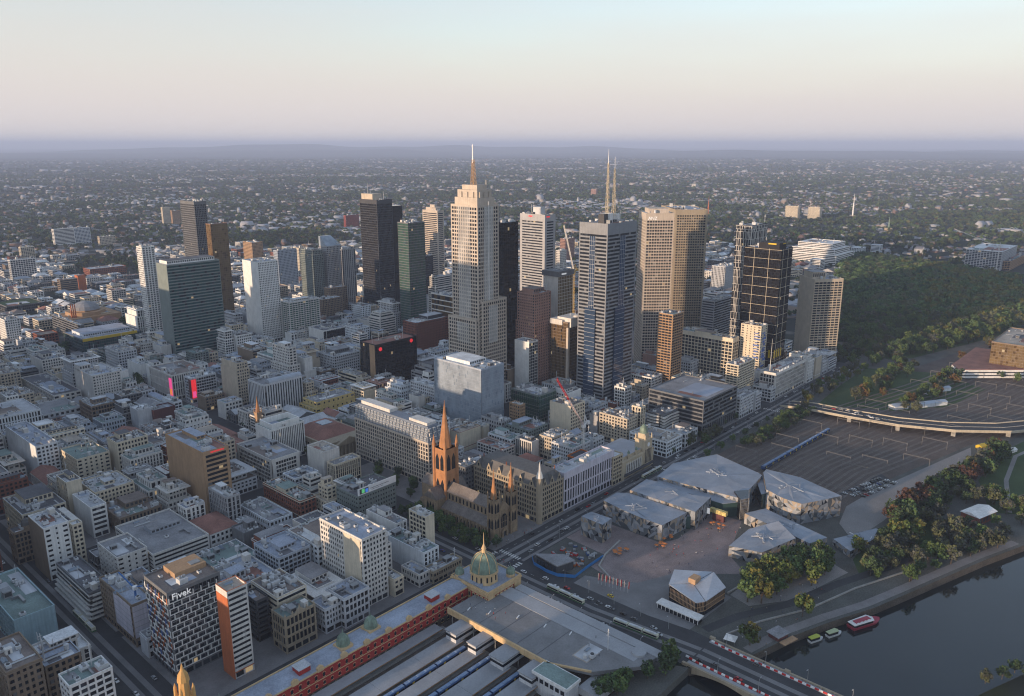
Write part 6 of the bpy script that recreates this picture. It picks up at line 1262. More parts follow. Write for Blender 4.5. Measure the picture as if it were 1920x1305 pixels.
# ------------------------------------------------------------------ trees
def leafmat(name, c1, c2):
    m = mat(name, c1, .7, .35, .35, spec=.2, rand=.22); m.node_tree.nodes['Principled BSDF'].inputs['Subsurface Weight'].default_value = 0; return m
for n_, c_ in dict(leaf_green=(.07,.115,.04), leaf_dark=(.045,.07,.034), leaf_olive=(.09,.1,.05), leaf_yellow=(.12,.115,.03), leaf_lime=(.085,.12,.035), leaf_orange=(.12,.07,.03), leaf_red=(.09,.05,.04), leaf_grey=(.08,.085,.07)).items(): leafmat(n_, c_, c_)
mat('bark', (.09,.07,.055), .9, .3, .8)
def crown_geo(seed, n, rx, rz, zc, leaf, clumps=16):
    r = np.random.RandomState(seed); C_ = []
    while len(C_) < clumps:
        p_ = r.uniform(-1,1,3)
        if .25 < np.linalg.norm(p_) < .85: C_.append(p_)
    C_ = np.array(C_); rad = r.uniform(.28,.5,clumps); k = r.randint(0,clumps,n); d = r.normal(size=(n,3)); d /= np.linalg.norm(d,axis=1)[:,None]
    P_ = C_[k]+d*(rad[k]*r.uniform(.75,1.05,n))[:,None]; P_[:,2] = np.maximum(P_[:,2],-.8); P_ = P_*np.array([rx,rx,rz])+np.array([0,0,zc])
    nrm = d*.6+r.normal(size=(n,3))*.5; nrm /= np.linalg.norm(nrm,axis=1)[:,None]; t = np.cross(nrm,r.normal(size=(n,3))); t /= np.linalg.norm(t,axis=1)[:,None]; b = np.cross(nrm,t)
    s = (leaf*r.uniform(.6,1.3,n))[:,None]
    V_ = np.stack([P_-t*s-b*s*.7,P_+t*s-b*s*.5,P_+t*s*.8+b*s*.7,P_-t*s*.7+b*s*.6],1).reshape(-1,3); F_ = np.arange(n*4).reshape(n,4); return V_, F_, k
def npmesh(name, V_, F_, mats, mi=None):
    me = bpy.data.meshes.new(name); me.vertices.add(len(V_)); me.vertices.foreach_set('co', V_.astype(np.float32).ravel()); nf, k = F_.shape
    me.loops.add(nf*k); me.loops.foreach_set('vertex_index', F_.astype(np.int32).ravel()); me.polygons.add(nf); me.polygons.foreach_set('loop_start', np.arange(0,nf*k,k,dtype=np.int32)); me.polygons.foreach_set('loop_total', np.full(nf,k,dtype=np.int32))
    for m in mats: me.materials.append(MATS[m])
    if mi is not None: me.polygons.foreach_set('material_index', mi.astype(np.int32))
    me.update(); me.validate(); return me
def trunk_mesh(h):
    g = MB(); g.lathe(0,0,[(.34,0),(.24,h*.5),(.16,h)],7)
    for k in range(5): a = k*1.26; g.bar((0,0,h*.55+k*.2),(math.cos(a)*2.2,math.sin(a)*2.2,h+1.2),.12,0,.05)
    return g.mesh('trunk', ['bark'])
TRK = trunk_mesh(4.2); CRN = {}
def crown(kind, var):
    if (kind,var) not in CRN:
        second = {'leaf_green':'leaf_lime','leaf_dark':'leaf_green','leaf_olive':'leaf_grey','leaf_yellow':'leaf_lime','leaf_lime':'leaf_yellow','leaf_orange':'leaf_yellow','leaf_red':'leaf_orange','leaf_grey':'leaf_olive'}[kind]
        V_, F_, k = crown_geo(31+var*7, 620, 4.6, 3.9+.5*var, 6.9, .62); CRN[kind,var] = npmesh('crown', V_, F_, [kind,second], (k % 4 == 0))
    return CRN[kind,var]
def tree(name, label, x, y, s, kind, group, z=0.):
    o = thing(name, label, 'tree', (x,y,z), rnd.uniform(0,6.28), group); o.scale = (s*rnd.uniform(.9,1.1),s*rnd.uniform(.9,1.1),s*rnd.uniform(.9,1.15))
    link('trunk', TRK, o); link('crown', crown(kind, rnd.randrange(3)), o)
CN = dict(leaf_green='green', leaf_dark='dark green', leaf_olive='olive', leaf_yellow='yellow green', leaf_lime='bright green', leaf_orange='orange', leaf_red='rusty red', leaf_grey='grey green')
def grove(pts, kinds, where, group, s0=.8, s1=1.2, name='street_tree'):
    for x, y in pts: k = rnd.choice(kinds); tree(name, f"{CN[k]} tree {where}", x, y, rnd.uniform(s0,s1), k, group)
jit = lambda pts, j: [(x+rnd.uniform(-j,j), y+rnd.uniform(-j,j)) for x, y in pts]
grove(jit([(383-(i % 3)*6,362+i*3.9) for i in range(24)],1), ['leaf_green','leaf_green','leaf_dark'], 'shading the cathedral side street', 'cathedral street trees', .75,1.0)
grove(jit([(400+(i % 3)*8,472+i*8) for i in range(9)],2), ['leaf_green','leaf_dark'], 'in the small square by the mansard hotel', 'hotel square trees', .7,.9)
grove(jit([(659,359),(664,368),(672,372),(679,352),(686,356),(668,350),(693,352),(702,354)],1.5), ['leaf_green','leaf_olive'], 'in the clump before the chevron building', 'avenue clump trees', 1.0,1.3)
grove(jit([(692+i*4.6,321-(i % 4)*4) for i in range(33)],2.5), ['leaf_green','leaf_olive','leaf_dark'], 'between the avenue and the rail yard', 'rail edge trees', .7,1.05)
grove(jit([(870+i*12,326+(i % 2)*14) for i in range(16)],3), ['leaf_green','leaf_olive','leaf_yellow'], 'lining the avenue past the viaduct', 'upper avenue trees', .9,1.2)
grove(jit([(910+(i*37 % 190),225+(i*53 % 105)) for i in range(44)],6), ['leaf_green','leaf_olive','leaf_green','leaf_dark','leaf_orange','leaf_dark'], 'in the gardens beyond the viaduct', 'garden trees beyond the viaduct', .9,1.35,'garden_tree')
grove(jit([(1110+(i*41 % 120),120+(i*29 % 70)) for i in range(14)],5), ['leaf_green','leaf_yellow','leaf_dark'], 'along the white banded hotel podium', 'hotel podium trees', .8,1.1,'garden_tree')
grove(jit([(457,195),(482,199),(482,188),(504,186),(515,179),(505,168),(441,194),(475,181),(466,188),(492,193),(496,178),(488,172),(512,188),(520,172),(470,196),(450,190),(462,182),(478,193),(498,186),(508,176),(488,184),(446,186),(460,200),(500,194),(524,180)],2), ['leaf_yellow','leaf_lime','leaf_green','leaf_green','leaf_olive'], 'in the grove below the folded pavilion', 'plaza grove trees', 1.2,1.6,'garden_tree')
grove([(447.6,160),(398,171),(552,163),(589.5,147),(603,139)], ['leaf_lime'], 'standing large on the river promenade', 'large promenade trees', 1.25,1.55,'riverside_tree')
grove([(303,208),(310,204),(332,199),(341,193),(350,196),(320,206)], ['leaf_green','leaf_dark','leaf_olive'], 'at the bank below the concourse', 'bank trees under the concourse', .9,1.2,'riverside_tree')
belt = []
for (a, b) in zip([(606,160),(652,163),(672,156),(716,155),(741,146),(790,137)],[(652,163),(672,156),(716,155),(741,146),(790,137),(836,136)]):
    for k in range(11): t = rnd.random(); belt.append((a[0]+(b[0]-a[0])*t, a[1]+(b[1]-a[1])*t-rnd.uniform(0,14)))
grove(belt, ['leaf_dark','leaf_dark','leaf_dark','leaf_dark','leaf_olive','leaf_red'], 'in the dark belt beside the gravel lot', 'dark belt trees', 1.1,1.6,'garden_tree')
scrub = []
while len(scrub) < 130:
    x = rnd.uniform(520,720); y = rnd.uniform(84,158); edge = 120-(x-517)*.342
    if y > edge+7 and not (650 < x < 694 and 100 < y < 136): scrub.append((x,y))
grove(scrub, ['leaf_olive','leaf_grey','leaf_dark','leaf_olive','leaf_green'], 'in the scrub along the river bank', 'river bank scrub trees', .75,1.25,'riverside_tree')
grove([(452,60),(462,54),(473,50),(486,44),(500,36),(470,42),(515,26)], ['leaf_dark','leaf_olive'], 'on the far river bank', 'far bank trees', .7,1.0,'riverside_tree')
grove(jit([(352+i*4,880+i*9) for i in range(13)],3), ['leaf_dark','leaf_green'], 'lining the shopping street between white blocks', 'shopping street trees', .8,1.1)
grove(jit([(330+(i*17 % 60),1140+(i*23 % 90)) for i in range(14)],3), ['leaf_dark','leaf_green'], 'in the courtyard by the yellow edged library', 'library trees', .9,1.3)
grove(jit([(616+i*13,362 if i % 2 else 333) for i in range(14)],1.5), ['leaf_green','leaf_dark'], 'along the avenue in front of the office fronts', 'avenue kerb trees', .6,.85)
grove(jit([(396+(i % 2)*3,590+i*14) for i in range(14)],1.5), ['leaf_green','leaf_dark'], 'on the cross street beside the civic hall', 'cross street trees', .6,.85)
grove(jit([(455+i*9,1252+(i % 2)*5) for i in range(22)],2), ['leaf_green','leaf_olive'], 'on the wide northern boulevard', 'boulevard trees', .9,1.2)
grove(jit([(1062+(i*47 % 130),300+(i*31 % 120)) for i in range(34)],7), ['leaf_green','leaf_olive','leaf_dark','leaf_green'], 'on the verge between the slab tower and the wooded park', 'park verge trees', 1.0,1.4,'garden_tree')
grove(jit([(1190+(i*43 % 150),190+(i*17 % 60)) for i in range(16)],7), ['leaf_green','leaf_olive','leaf_yellow','leaf_orange'], 'behind the glass hotel by the wooded park', 'hotel rear trees', 1.0,1.4,'garden_tree')
# the large park: nearest trees as things, the rest as one wood
PARK = [(1125,322),(1155,300),(1302,262),(1455,226),(1640,250),(2010,330),(2095,524),(2150,720),(1953,690),(1560,575),(1240,455),(1190,402)]
def inside(x, y, P_):
    c = False
    for i in range(len(P_)):
        a, b = P_[i], P_[i-1]
        if (a[1] > y) != (b[1] > y) and x < (b[0]-a[0])*(y-a[1])/(b[1]-a[1])+a[0]: c = not c
    return c
g = MB(); g.face([(x,y,0) for x,y in PARK]); o = struct('park_lawn', g, 'lawn', .006); tri(o.data)
pk = []
for i in range(70):
    for j in range(42):
        x, y = 1100+i*15.5+rnd.uniform(-6,6), 210+j*13+rnd.uniform(-5,5)
        if inside(x,y,PARK): pk.append((x,y))
pk.sort(key=lambda q: q[0]**2+q[1]**2)
def pkind(x, y):
    a = (x-1100)*.35-(y-250)*1.0      # autumn crowns to the south-east, with sunlit yellow put into their colours
    if a > 75: return rnd.choice(['leaf_yellow','leaf_lime','leaf_yellow','leaf_green','leaf_green','leaf_olive'])
    if a > 5: return rnd.choice(['leaf_green','leaf_lime','leaf_olive','leaf_green','leaf_yellow','leaf_dark'])
    return rnd.choice(['leaf_green','leaf_dark','leaf_green','leaf_olive','leaf_dark'])
for x, y in pk[:300]: k = pkind(x,y); sz = rnd.uniform(1.25,1.75); tree('park_tree', f"{'tall' if sz > 1.58 else ('mid sized' if sz > 1.42 else 'small')} {CN[k]} tree in the large wooded park", x, y, sz, k, 'park trees')
def scatter(name, geo, pos, sc, mats, per=None, label=None, cat=None):
    V_, F_, k = geo; n = len(pos); a = np.random.RandomState(5).uniform(0,6.28,n); ca, sa = np.cos(a)[:,None], np.sin(a)[:,None]
    X = V_[None,:,0]*ca-V_[None,:,1]*sa; Y = V_[None,:,0]*sa+V_[None,:,1]*ca; Z = np.repeat(V_[None,:,2],n,0)
    A_ = np.stack([X*sc[:,0:1]+pos[:,0:1],Y*sc[:,0:1]+pos[:,1:2],Z*sc[:,1:2]+pos[:,2:3]],-1).reshape(-1,3); Fn = (F_[None]+(np.arange(n)*len(V_))[:,None,None]).reshape(-1,F_.shape[1])
    o = link(name, npmesh(name, A_, Fn, mats, np.repeat(per,len(F_)) if per is not None else None), kind='stuff')
    if label: tag(o, label, cat)
    return o
TM = ['leaf_green','leaf_dark','leaf_olive','leaf_lime','leaf_yellow','leaf_orange']; rs = np.random.RandomState(3)
rest = pk[300:]; pos = np.array([(x,y,0) for x,y in rest]); s_ = rs.uniform(1.3,1.9,len(rest)); per = np.array([TM.index(k) if k in TM else 0 for k in (pkind(x,y) for x,y in rest)])
scatter('park_woodland', crown_geo(3,150,4.6,4.2,6.6,1.15), pos, np.stack([s_,s_],1), TM, per, 'deep wooded mass of the large park beyond its first trees', 'woodland')

# ------------------------------------------------------------------ suburbs to the horizon
for k, c_ in dict(h_white=(.4,.4,.42), h_cream=(.34,.32,.3), h_grey=(.27,.275,.29), h_brick=(.18,.12,.1), h_tan=(.27,.22,.19), h_slate=(.16,.165,.19), h_tile=(.19,.12,.1), h_pale=(.36,.37,.41), h_brown=(.14,.12,.11)).items(): mat(k, c_, .9, .15, .02)
U = rnd.uniform
def suburbs():
    r = np.random.RandomState(9); occ = set()
    for q in rows(LOW)+[B[k] for k in B]:
        for i in range(int(q[0]//12)-1, int((q[0]+q[2])//12)+2):
            for j in range(int(q[1]//12)-1, int((q[1]+q[3])//12)+2): occ.add((i,j))
    parks = [(760,2000,170),(1400,2230,210),(3150,1050,0)]+[(3300+i*160,420+((i*7) % 5)*90,170) for i in range(12)]+[(r.uniform(1500,7000),r.uniform(600,8000),r.uniform(80,260)) for _ in range(60)]
    H_, T_ = [], []
    ca, sa = math.cos(math.radians(-20)), math.sin(math.radians(-20)); fx, fy = math.cos(math.radians(42.06)), math.sin(math.radians(42.06))
    def ok(x, y):
        f = x*fx+y*fy; s = abs(x*fy-y*fx)
        if f < 1250 or s > f*.7+60: return False
        if x < 1072 and y < 1258: return False
        if y < 300+(x-1072)*.08 or inside(x,y,PARK): return False
        return (int(x//12),int(y//12)) not in occ
    def dens(x, y): q = x*fx+y*fy; p = x*fy-y*fx; return .5+.45*math.sin(q*.0042+.6*math.sin(p*.0011)+1)*math.sin(q*.0011+p*.0006)+.3*math.sin(p*.0016-q*.0021+2)+.2*math.sin(x*.0071+y*.0064)
    def road(a, b): return (a % 430) < 20 or (b % 660) < 24
    def inpark(x, y): return any((x-a)**2+(y-b)**2 < c*c for a, b, c in parks)
    for zone, (d0, d1, sx, sy, keep, big, tk) in enumerate(((1200,2700,19,46,.74,1.1,1.0),(2700,5000,24,54,.55,1.2,1.0),(5000,9500,46,100,.42,1.7,1.0),(9500,17000,120,210,.3,2.6,1.0))):
        nx = int(d1*1.5/sx); 
        ii, jj = np.meshgrid(np.arange(-nx,nx),np.arange(-nx*sx//sy,nx*sx//sy)); a = ii.ravel()*sx; b = jj.ravel()*sy+(jj.ravel() % 2)*(-sy*.36)
        a = a+r.uniform(-4,4,a.size)*big; b = b+r.uniform(-4,4,a.size)*big
        x = a*ca-b*sa; y = a*sa+b*ca; dd = np.hypot(x,y); f = x*fx+y*fy; s = np.abs(x*fy-y*fx); m = (dd > d0)&(dd < d1)&(f > 0)&(s < f*.7+60)
        for X, Y, A_, B_ in zip(x[m],y[m],a[m],b[m]):
            if not ok(X,Y) or (zone < 3 and road(A_,B_)): continue
            p_ = inpark(X,Y); dn = dens(X,Y)
            if not p_ and r.rand() < keep*(.25+1.2*dn): H_.append((X,Y,big))
            if dn < .4 and r.rand() < .8: T_.append((X+U(-5,5),Y+U(-9,9),big))
            n_t = r.poisson(tk*(3 if p_ else 1))
            for _ in range(n_t): T_.append((X+r.uniform(-.6,.6)*sx,Y+r.uniform(-.5,.5)*sy,big))
    H_, T_ = np.array(H_), np.array(T_); n = len(H_)
    # gabled houses: 10 vertices, 4 walls and 2 gables (as quads) and 2 roof slopes
    wv = np.array([(-5,-7,0),(5,-7,0),(5,7,0),(-5,7,0),(-5,-7,3.6),(5,-7,3.6),(5,7,3.6),(-5,7,3.6),(0,-6,6),(0,6,6)],float); fq = np.array([(0,1,5,4),(1,2,6,5),(2,3,7,6),(3,0,4,7),(4,5,8,8),(6,7,9,9),(5,6,9,8),(7,4,8,9)])
    fq = np.array([(0,1,5,4),(1,2,6,5),(2,3,7,6),(3,0,4,7),(5,6,9,8),(7,4,8,9),(4,5,8,4),(6,7,9,6)])
    flat = r.rand(n) < .25; sc = np.stack([r.uniform(.7,1.6,n),r.uniform(.7,1.7,n),r.uniform(.8,1.5,n)],1)*H_[:,2:3]; sc[flat,0] *= 1.7; sc[flat,1] *= 1.5; tall = r.rand(n) < .035; sc[tall,2] *= r.uniform(1.8,3.4,tall.sum()); sc[:,2] = np.minimum(sc[:,2]/np.sqrt(H_[:,2]),4.5)
    zn = np.sin(H_[:,0]*.004+1)+np.sin(H_[:,1]*.0033); wm = r.choice(6,n,p=[.2,.22,.2,.18,.14,.06]); rm = 6+r.choice(6,n,p=[.24,.24,.16,.11,.1,.15]); pal = (zn > 1.1)&(r.rand(n) < .5); rm[pal] = 9; wm[pal] = 0; sc[pal] *= np.array([1.5,1.6,1.2]); red = (zn < -1)&(r.rand(n) < .5); rm[red] = 8; mi = np.stack([wm,wm,wm,wm,rm,rm,wm,wm],1).ravel()
    rot = math.radians(-20)+(r.rand(n) < .5)*math.pi/2+r.uniform(-.08,.08,n); c, s = np.cos(rot)[:,None], np.sin(rot)[:,None]
    W_ = np.repeat(wv[None],n,0); W_[flat,8:,2] = 3.9; W_ = W_*sc[:,None,:]
    V_ = np.stack([W_[...,0]*c-W_[...,1]*s+H_[:,0:1],W_[...,0]*s+W_[...,1]*c+H_[:,1:2],W_[...,2]],-1).reshape(-1,3)
    quad = (fq[:6][None]+(np.arange(n)*10)[:,None,None]); tris = (fq[6:,:3][None]+(np.arange(n)*10)[:,None,None])
    me = bpy.data.meshes.new('suburban_houses'); me.vertices.add(len(V_)); me.vertices.foreach_set('co', V_.astype(np.float32).ravel())
    lo = np.concatenate([quad.reshape(n,24),tris.reshape(n,6)],1).ravel(); tot = np.tile([4]*6+[3]*2,n); st_ = np.concatenate([[0],np.cumsum(tot)[:-1]])
    me.loops.add(len(lo)); me.loops.foreach_set('vertex_index', lo.astype(np.int32)); me.polygons.add(n*8); me.polygons.foreach_set('loop_start', st_.astype(np.int32)); me.polygons.foreach_set('loop_total', tot.astype(np.int32))
    for k in ('h_white','h_cream','h_grey','h_brick','h_tan','h_white','h_slate','h_grey','h_tile','h_pale','h_slate','h_brown'): me.materials.append(MATS[k])
    me.polygons.foreach_set('material_index', mi.astype(np.int32)); me.update(); me.validate()
    tag(link('suburban_houses', me, kind='stuff'), 'carpet of small suburban houses spreading out to the hazy horizon', 'houses')
    s_ = r.uniform(.7,1.35,len(T_))*T_[:,2]; pos = np.stack([T_[:,0],T_[:,1],np.zeros(len(T_))],1); near = np.hypot(T_[:,0],T_[:,1]) < 2700; per = r.choice(6,len(T_),p=[.34,.34,.2,.08,.02,.02])
    scatter('suburban_trees', crown_geo(8,46,4.6,3.6,5.0,1.7,8), pos[near], np.stack([s_,s_],1)[near], TM, per[near], 'dark tree crowns scattered among the nearer suburban roofs', 'trees')
    scatter('distant_trees', crown_geo(9,14,5,3.4,4.4,2.9,6), pos[~near], np.stack([s_*1.1,s_/np.sqrt(T_[:,2])],1)[~near], TM, per[~near], 'dark tree cover of the far suburban plain', 'trees')
    print('houses', n, 'trees', len(T_))
suburbs()

# ------------------------------------------------------------------ road vehicles
CC = dict(white=(.7,.7,.7), silver=(.38,.39,.4), black=(.02,.02,.022), grey=(.12,.125,.13), red=(.4,.02,.02), blue=(.03,.07,.25), yellow=(.65,.45,.03))
for k, c_ in CC.items(): mat('car_'+k, c_, .25, 0, spec=.5)
mat('tyre', (.02,.02,.02), .9, 0)
def carmeshes():
    out = {}
    g = MB(); X = [(-2.2,.35,.55),(-2.15,.85,.62),(-1.9,.95,.62),(1.2,.95,.62),(2.0,.8,.6),(2.2,.65,.55)]
    for c in CC:
        b = MB(); prof = [(-2.2,.3),(-2.2,.8),(-2.0,.95),(-.0,.98),(1.2,.95),(2.05,.78),(2.2,.55),(2.2,.3)]
        b.loft([[(x,-.88,z) for x,z in prof],[(x,.88,z) for x,z in prof]]); t = [(-1.25,1.42),(.2,1.42)]; b.face([(t[0][0],-.62,1.43),(t[1][0],-.62,1.43),(t[1][0],.62,1.43),(t[0][0],.62,1.43)]); out[c] = b.mesh('body', ['car_'+c])
    g = MB(); g.loft([[(-1.95,-.82,.93),(1.05,-.82,.93),(1.05,.82,.93),(-1.95,.82,.93)],[(-1.3,-.65,1.41),(.25,-.65,1.41),(.25,.65,1.41),(-1.3,.65,1.41)]]); gl = g.mesh('window', ['g_black'])
    g = MB(); g.lathe(0,0,[(.32,-.1),(.32,.1)],10); wh = g.mesh('wheel', ['tyre'])
    return out, gl, wh
CB, CG, CW = carmeshes()
def car(col, label, x, y, rz, z=0., group='cars on the streets', parts=True):
    o = thing('car', label, 'car', (x,y,z), rz, group); link('body', CB[col], o); link('window', CG, o)
    if parts:
        for a in (-1.35,1.35):
            for b in (-.8,.8): q = link('wheel', CW, o, (a,b,.32)); q.rotation_euler = (HP,0,0)
cols = ['white']*7+['silver']*4+['black']*4+['grey']*4+['red','blue']
def cars(n, place, fx, fy, rz, z=0., parts=True, group='cars on the streets'):
    used = []
    for _ in range(n):
        for t in range(8):
            x, y = fx(), fy()
            if all(abs(x-a) > 6 or abs(y-b) > 6 for a, b in used) or group == 'parked cars': break
        used.append((x,y)); c = rnd.choice(cols); car(c, f"{c} car {place}", x, y, rz+rnd.choice((0,math.pi)), z, group, parts)
U = rnd.uniform
cars(46, 'on the avenue past the white theatre block', lambda: U(392,820), lambda: rnd.choice((339,341.8,352.4,355.2)), 0, .03)
cars(16, 'on the upper avenue beside the parkland', lambda: U(830,1040), lambda: rnd.choice((339,353,356)), 0, .03, False)
cars(26, 'on the tram road beside the concourse', lambda: rnd.choice((353.5,357,371,374.5)), lambda: U(212,325), HP, .03)
cars(7, 'on the arched river bridge', lambda: rnd.choice((364.2,367,380.4,382.6)), lambda: U(100,186), HP, .34)
cars(16, 'in the dark tram street between office blocks', lambda: rnd.choice((135,137.6,147.5,150)), lambda: U(385,640), HP, .03)
cars(8, 'on the street beside the cathedral trees', lambda: rnd.choice((353.5,372.6)), lambda: U(362,452), HP, .03)
cars(10, 'on the road viaduct', lambda: U(838,846), lambda: U(235,300), HP, 7.2, False)
for row in (0,1,2):
    for k in range(13):
        if rnd.random() < .85: x = 648+k*4.3; c = rnd.choice(cols); car(c, f"{c} car parked in the lot beside the rail yard", x, 207-row*6.4-k*.95, HP-.2, .03, 'parked cars', True)
car('yellow', 'yellow taxi waiting on the tram road near the slatted pub', 386, 262, HP, .03)
mat('tram_green', (.05,.16,.07), .4, .1); mat('tram_cream', (.6,.58,.45), .45, .1)
def tram(label, x, y, rz):
    o = thing('tram', label, 'tram', (x,y,.05), rz, 'trams')
    for k in range(3):
        g = MB(); L_ = 9.6; g.box(0,-1.25,.45,L_,1.25,3.2,0); g.box(-.02,-1.27,.5,L_+.02,1.27,1.25,1); b = g.build('carriage', ['tram_cream','tram_green'], o, (k*10,0,0))
        g = MB(); g.box(.4,-1.28,1.6,L_-.4,1.28,2.7); g.build('window_band', ['g_black'], b); g = MB(); g.box(1,-.8,3.2,L_-1,.8,3.55); g.box(3,-.5,3.55,5,.5,3.8); g.build('roof_pod', ['plant_white'], b)
        if k < 2: g = MB(); g.box(9.6,-1.1,.6,10,1.1,3.1); g.build('gangway', ['dark_steel'], o, (k*10,0,0))
tram('green and cream tram stopped beside the concourse roof', 366.5, 269, HP); tram('green and cream tram travelling along the tram road near the pub', 366.5, 214, HP+.1); tram('green and cream tram far along the dark tram street', 145, 470, HP); tram('green and cream tram on the avenue beside the theatre block', 560, 350.4, 0)

# ------------------------------------------------------------------ people
for k, c_ in dict(cloth_dark=(.03,.03,.04), cloth_blue=(.05,.08,.18), cloth_white=(.6,.6,.6), cloth_red=(.4,.05,.05), cloth_tan=(.3,.24,.17), skin=(.4,.25,.18), hair=(.04,.03,.02)).items(): mat(k, c_, .8, 0)
def person_mesh(top, legs, stride):
    g = MB()
    def tube(pts, n, m):
        R = []
        for (x,y,z,r) in pts: R.append([(x+r*math.cos(2*math.pi*i/n), y+r*.8*math.sin(2*math.pi*i/n), z) for i in range(n)])
        g.loft(R, m)
    tube([(0,-.1+stride,0,.07),(0,-.1+stride*.5,.45,.075),(0,-.09,.85,.1)],6,1); tube([(0,.1-stride,0,.07),(0,.1-stride*.5,.45,.075),(0,.09,.85,.1)],6,1)
    R = [(.12,.17,.82),(.13,.18,1.0),(.14,.21,1.25),(.12,.22,1.42),(.06,.07,1.5),(.06,.06,1.55)]; g.loft([[(a*math.cos(2*math.pi*i/8), b*math.sin(2*math.pi*i/8), z) for i in range(8)] for a, b, z in R],0)
    for s in (-1,1): tube([(.12*s*stride*4,s*.27,.78,.035),(.02,s*.26,1.1,.045),(0,s*.22,1.4,.06)],5,0)
    g.lathe(0,0,[(.05,1.53),(.09,1.58),(.1,1.66),(.085,1.73)],8,2); g.lathe(0,0,[(.1,1.66),(.1,1.72),(.06,1.77),(.01,1.78)],8,3)
    return g.mesh('person', [top,legs,'skin','hair'])
PM = [(person_mesh(t,l_,s), n_) for t, l_, s, n_ in (('cloth_dark','cloth_dark',.2,'dark clothes'),('cloth_blue','cloth_dark',.0,'a blue top'),('cloth_white','cloth_blue',.22,'a white top'),('cloth_red','cloth_dark',.1,'a red top'),('cloth_tan','cloth_dark',.18,'a tan coat'))]
def people(n, where, fx, fy, z, act='walking'):
    for _ in range(n):
        me, nn = rnd.choice(PM); o = link('person', me, None, (fx(),fy(),z), U(0,6.3)); s = U(.95,1.06); o.scale = (s,s,s); tag(o, f"person in {nn} {act} {where}", 'person', 'people '+where)
people(60,'on the cobbled plaza',lambda: U(425,530),lambda: U(240,272),.03); people(40,'at the crossing by the domed station',lambda: U(350,380),lambda: U(336,358),.03); people(40,'on the footpath beside the concourse',lambda: U(348,352),lambda: U(212,305),.05); people(20,'on the cathedral forecourt',lambda: U(382,430),lambda: U(358,363),.17); people(34,'on the river promenade',lambda: U(400,500),lambda: U(160,190),.03); people(10,'on the arched bridge footpath',lambda: U(384.2,386.6),lambda: U(110,185),.52); people(12,'on the station forecourt deck',lambda: U(306,318),lambda: U(290,318),8.0)

# ------------------------------------------------------------------ street furniture, boats, riverside
def lamp():
    o = thing('street_lamp','slim grey street lamp with one curved arm','lamp',(0,0,0),0,'street lamps'); g = MB(); g.bar((0,0,0),(0,0,9),.11,0,.07); g.bar((0,0,9),(1.8,0,9.6),.06); g.build('pole',['plant_grey'],o); g = MB(); g.box(1.5,-.15,9.5,2.3,.15,9.7); g.build('lamp_head',['plant_white'],o); return o
lp = lamp(); spots = [(392+i*34,336.4,HP,'along the avenue kerb') for i in range(18)]+[(348.8,215+i*22,0,'beside the concourse footpath') for i in range(6)]+[(380,215+i*20,math.pi,'in front of the slatted pub side') for i in range(5)]+[(386.5,180-i*24,math.pi,'on the arched bridge') for i in range(4)]+[(360.5,172-i*24,0,'on the arched bridge') for i in range(4)]+[(640+i*26,166-i*3,0,'by the gravel lot') for i in range(6)]
for i, (x, y, a, wh) in enumerate(spots):
    q = lp if i == 0 else dup(lp, (x,y,0), a); q.location = (x,y,0); q.rotation_euler = (0,0,a); q['label'] = f"slim grey street lamp with a curved arm {wh}"
mat('flag_red', (.55,.1,.1), .7, .1)
for i in range(9):
    o = thing('banner_pole','tall pole with a red vertical banner at the plaza approach','flag',(393+i*.55,277-i*2.6,0),rnd.uniform(-.4,.4),'red banners'); g = MB(); g.bar((0,0,0),(0,0,8),.08); g.build('pole',['plant_white'],o); g = MB(); n = 5
    for k in range(n): g.face([(.08+math.sin(k)*.1,-.1,7.6-k),(1.3+math.sin(k*1.3)*.15,.1*math.sin(k*2),7.6-k),(1.3+math.sin((k+1)*1.3)*.15,.1*math.sin(k*2+2),6.6-k),(.08+math.sin(k+1)*.1,-.1,6.6-k)])
    g.build('banner',['flag_red'],o)
def boat(label, x, y, rz, L_, w_, hull, top, deck, h_=1.3):
    o = thing('boat', label, 'boat', (x,y,-5), rz); g = MB(); out = [(-L_/2,-w_*.42),(L_*.25,-w_/2),(L_*.42,-w_*.28),(L_/2,0),(L_*.42,w_*.28),(L_*.25,w_/2),(-L_/2,w_*.42)]
    g.loft([[(x_*.94,y_*.8,-.2) for x_,y_ in out],[(x_,y_,h_) for x_,y_ in out]]); g.build('hull',[hull],o); g = MB(); g.prism([(x_*.8-L_*.05,y_*.8) for x_,y_ in out[:2]+out[5:]],h_,h_+1.7); g.build('cabin',['g_dark'],o)
    g = MB(); g.prism([(x_*.86-L_*.05,y_*.9) for x_,y_ in out[:2]+[(L_*.34,0)]+out[5:]],h_+1.7,h_+1.95); g.build('canopy',[top],o)
    if deck:
        g = MB(); g.box(-L_*.36,-w_*.2,h_+1.95,L_*.12,w_*.2,h_+2.5); g.build('deck_house',[deck],o); [MB().box(-L_*.35+k*3,-w_*.3,h_+1.96,-L_*.35+k*3+1.6,w_*.3,h_+2.3).build('deck_seat',['white'],o) for k in range(4)]
    return o
mat('boat_lime', (.42,.46,.06), .5, .1); mat('boat_sage', (.4,.45,.26), .5, .1); mat('boat_red', (.35,.04,.07), .5, .1)
boat('small boat with a bright lime canopy moored by the promenade',436,146.5,-.38,11,3.8,'plant_white','boat_lime',None); boat('small boat with a pale sage canopy moored between lime boat and red boat',449,140.5,-.38,12,4,'plant_white','boat_sage',None); boat('larger red and white river cruiser moored by the promenade',473,130.5,-.4,25,7.5,'boat_red','white','boat_red',1.8)
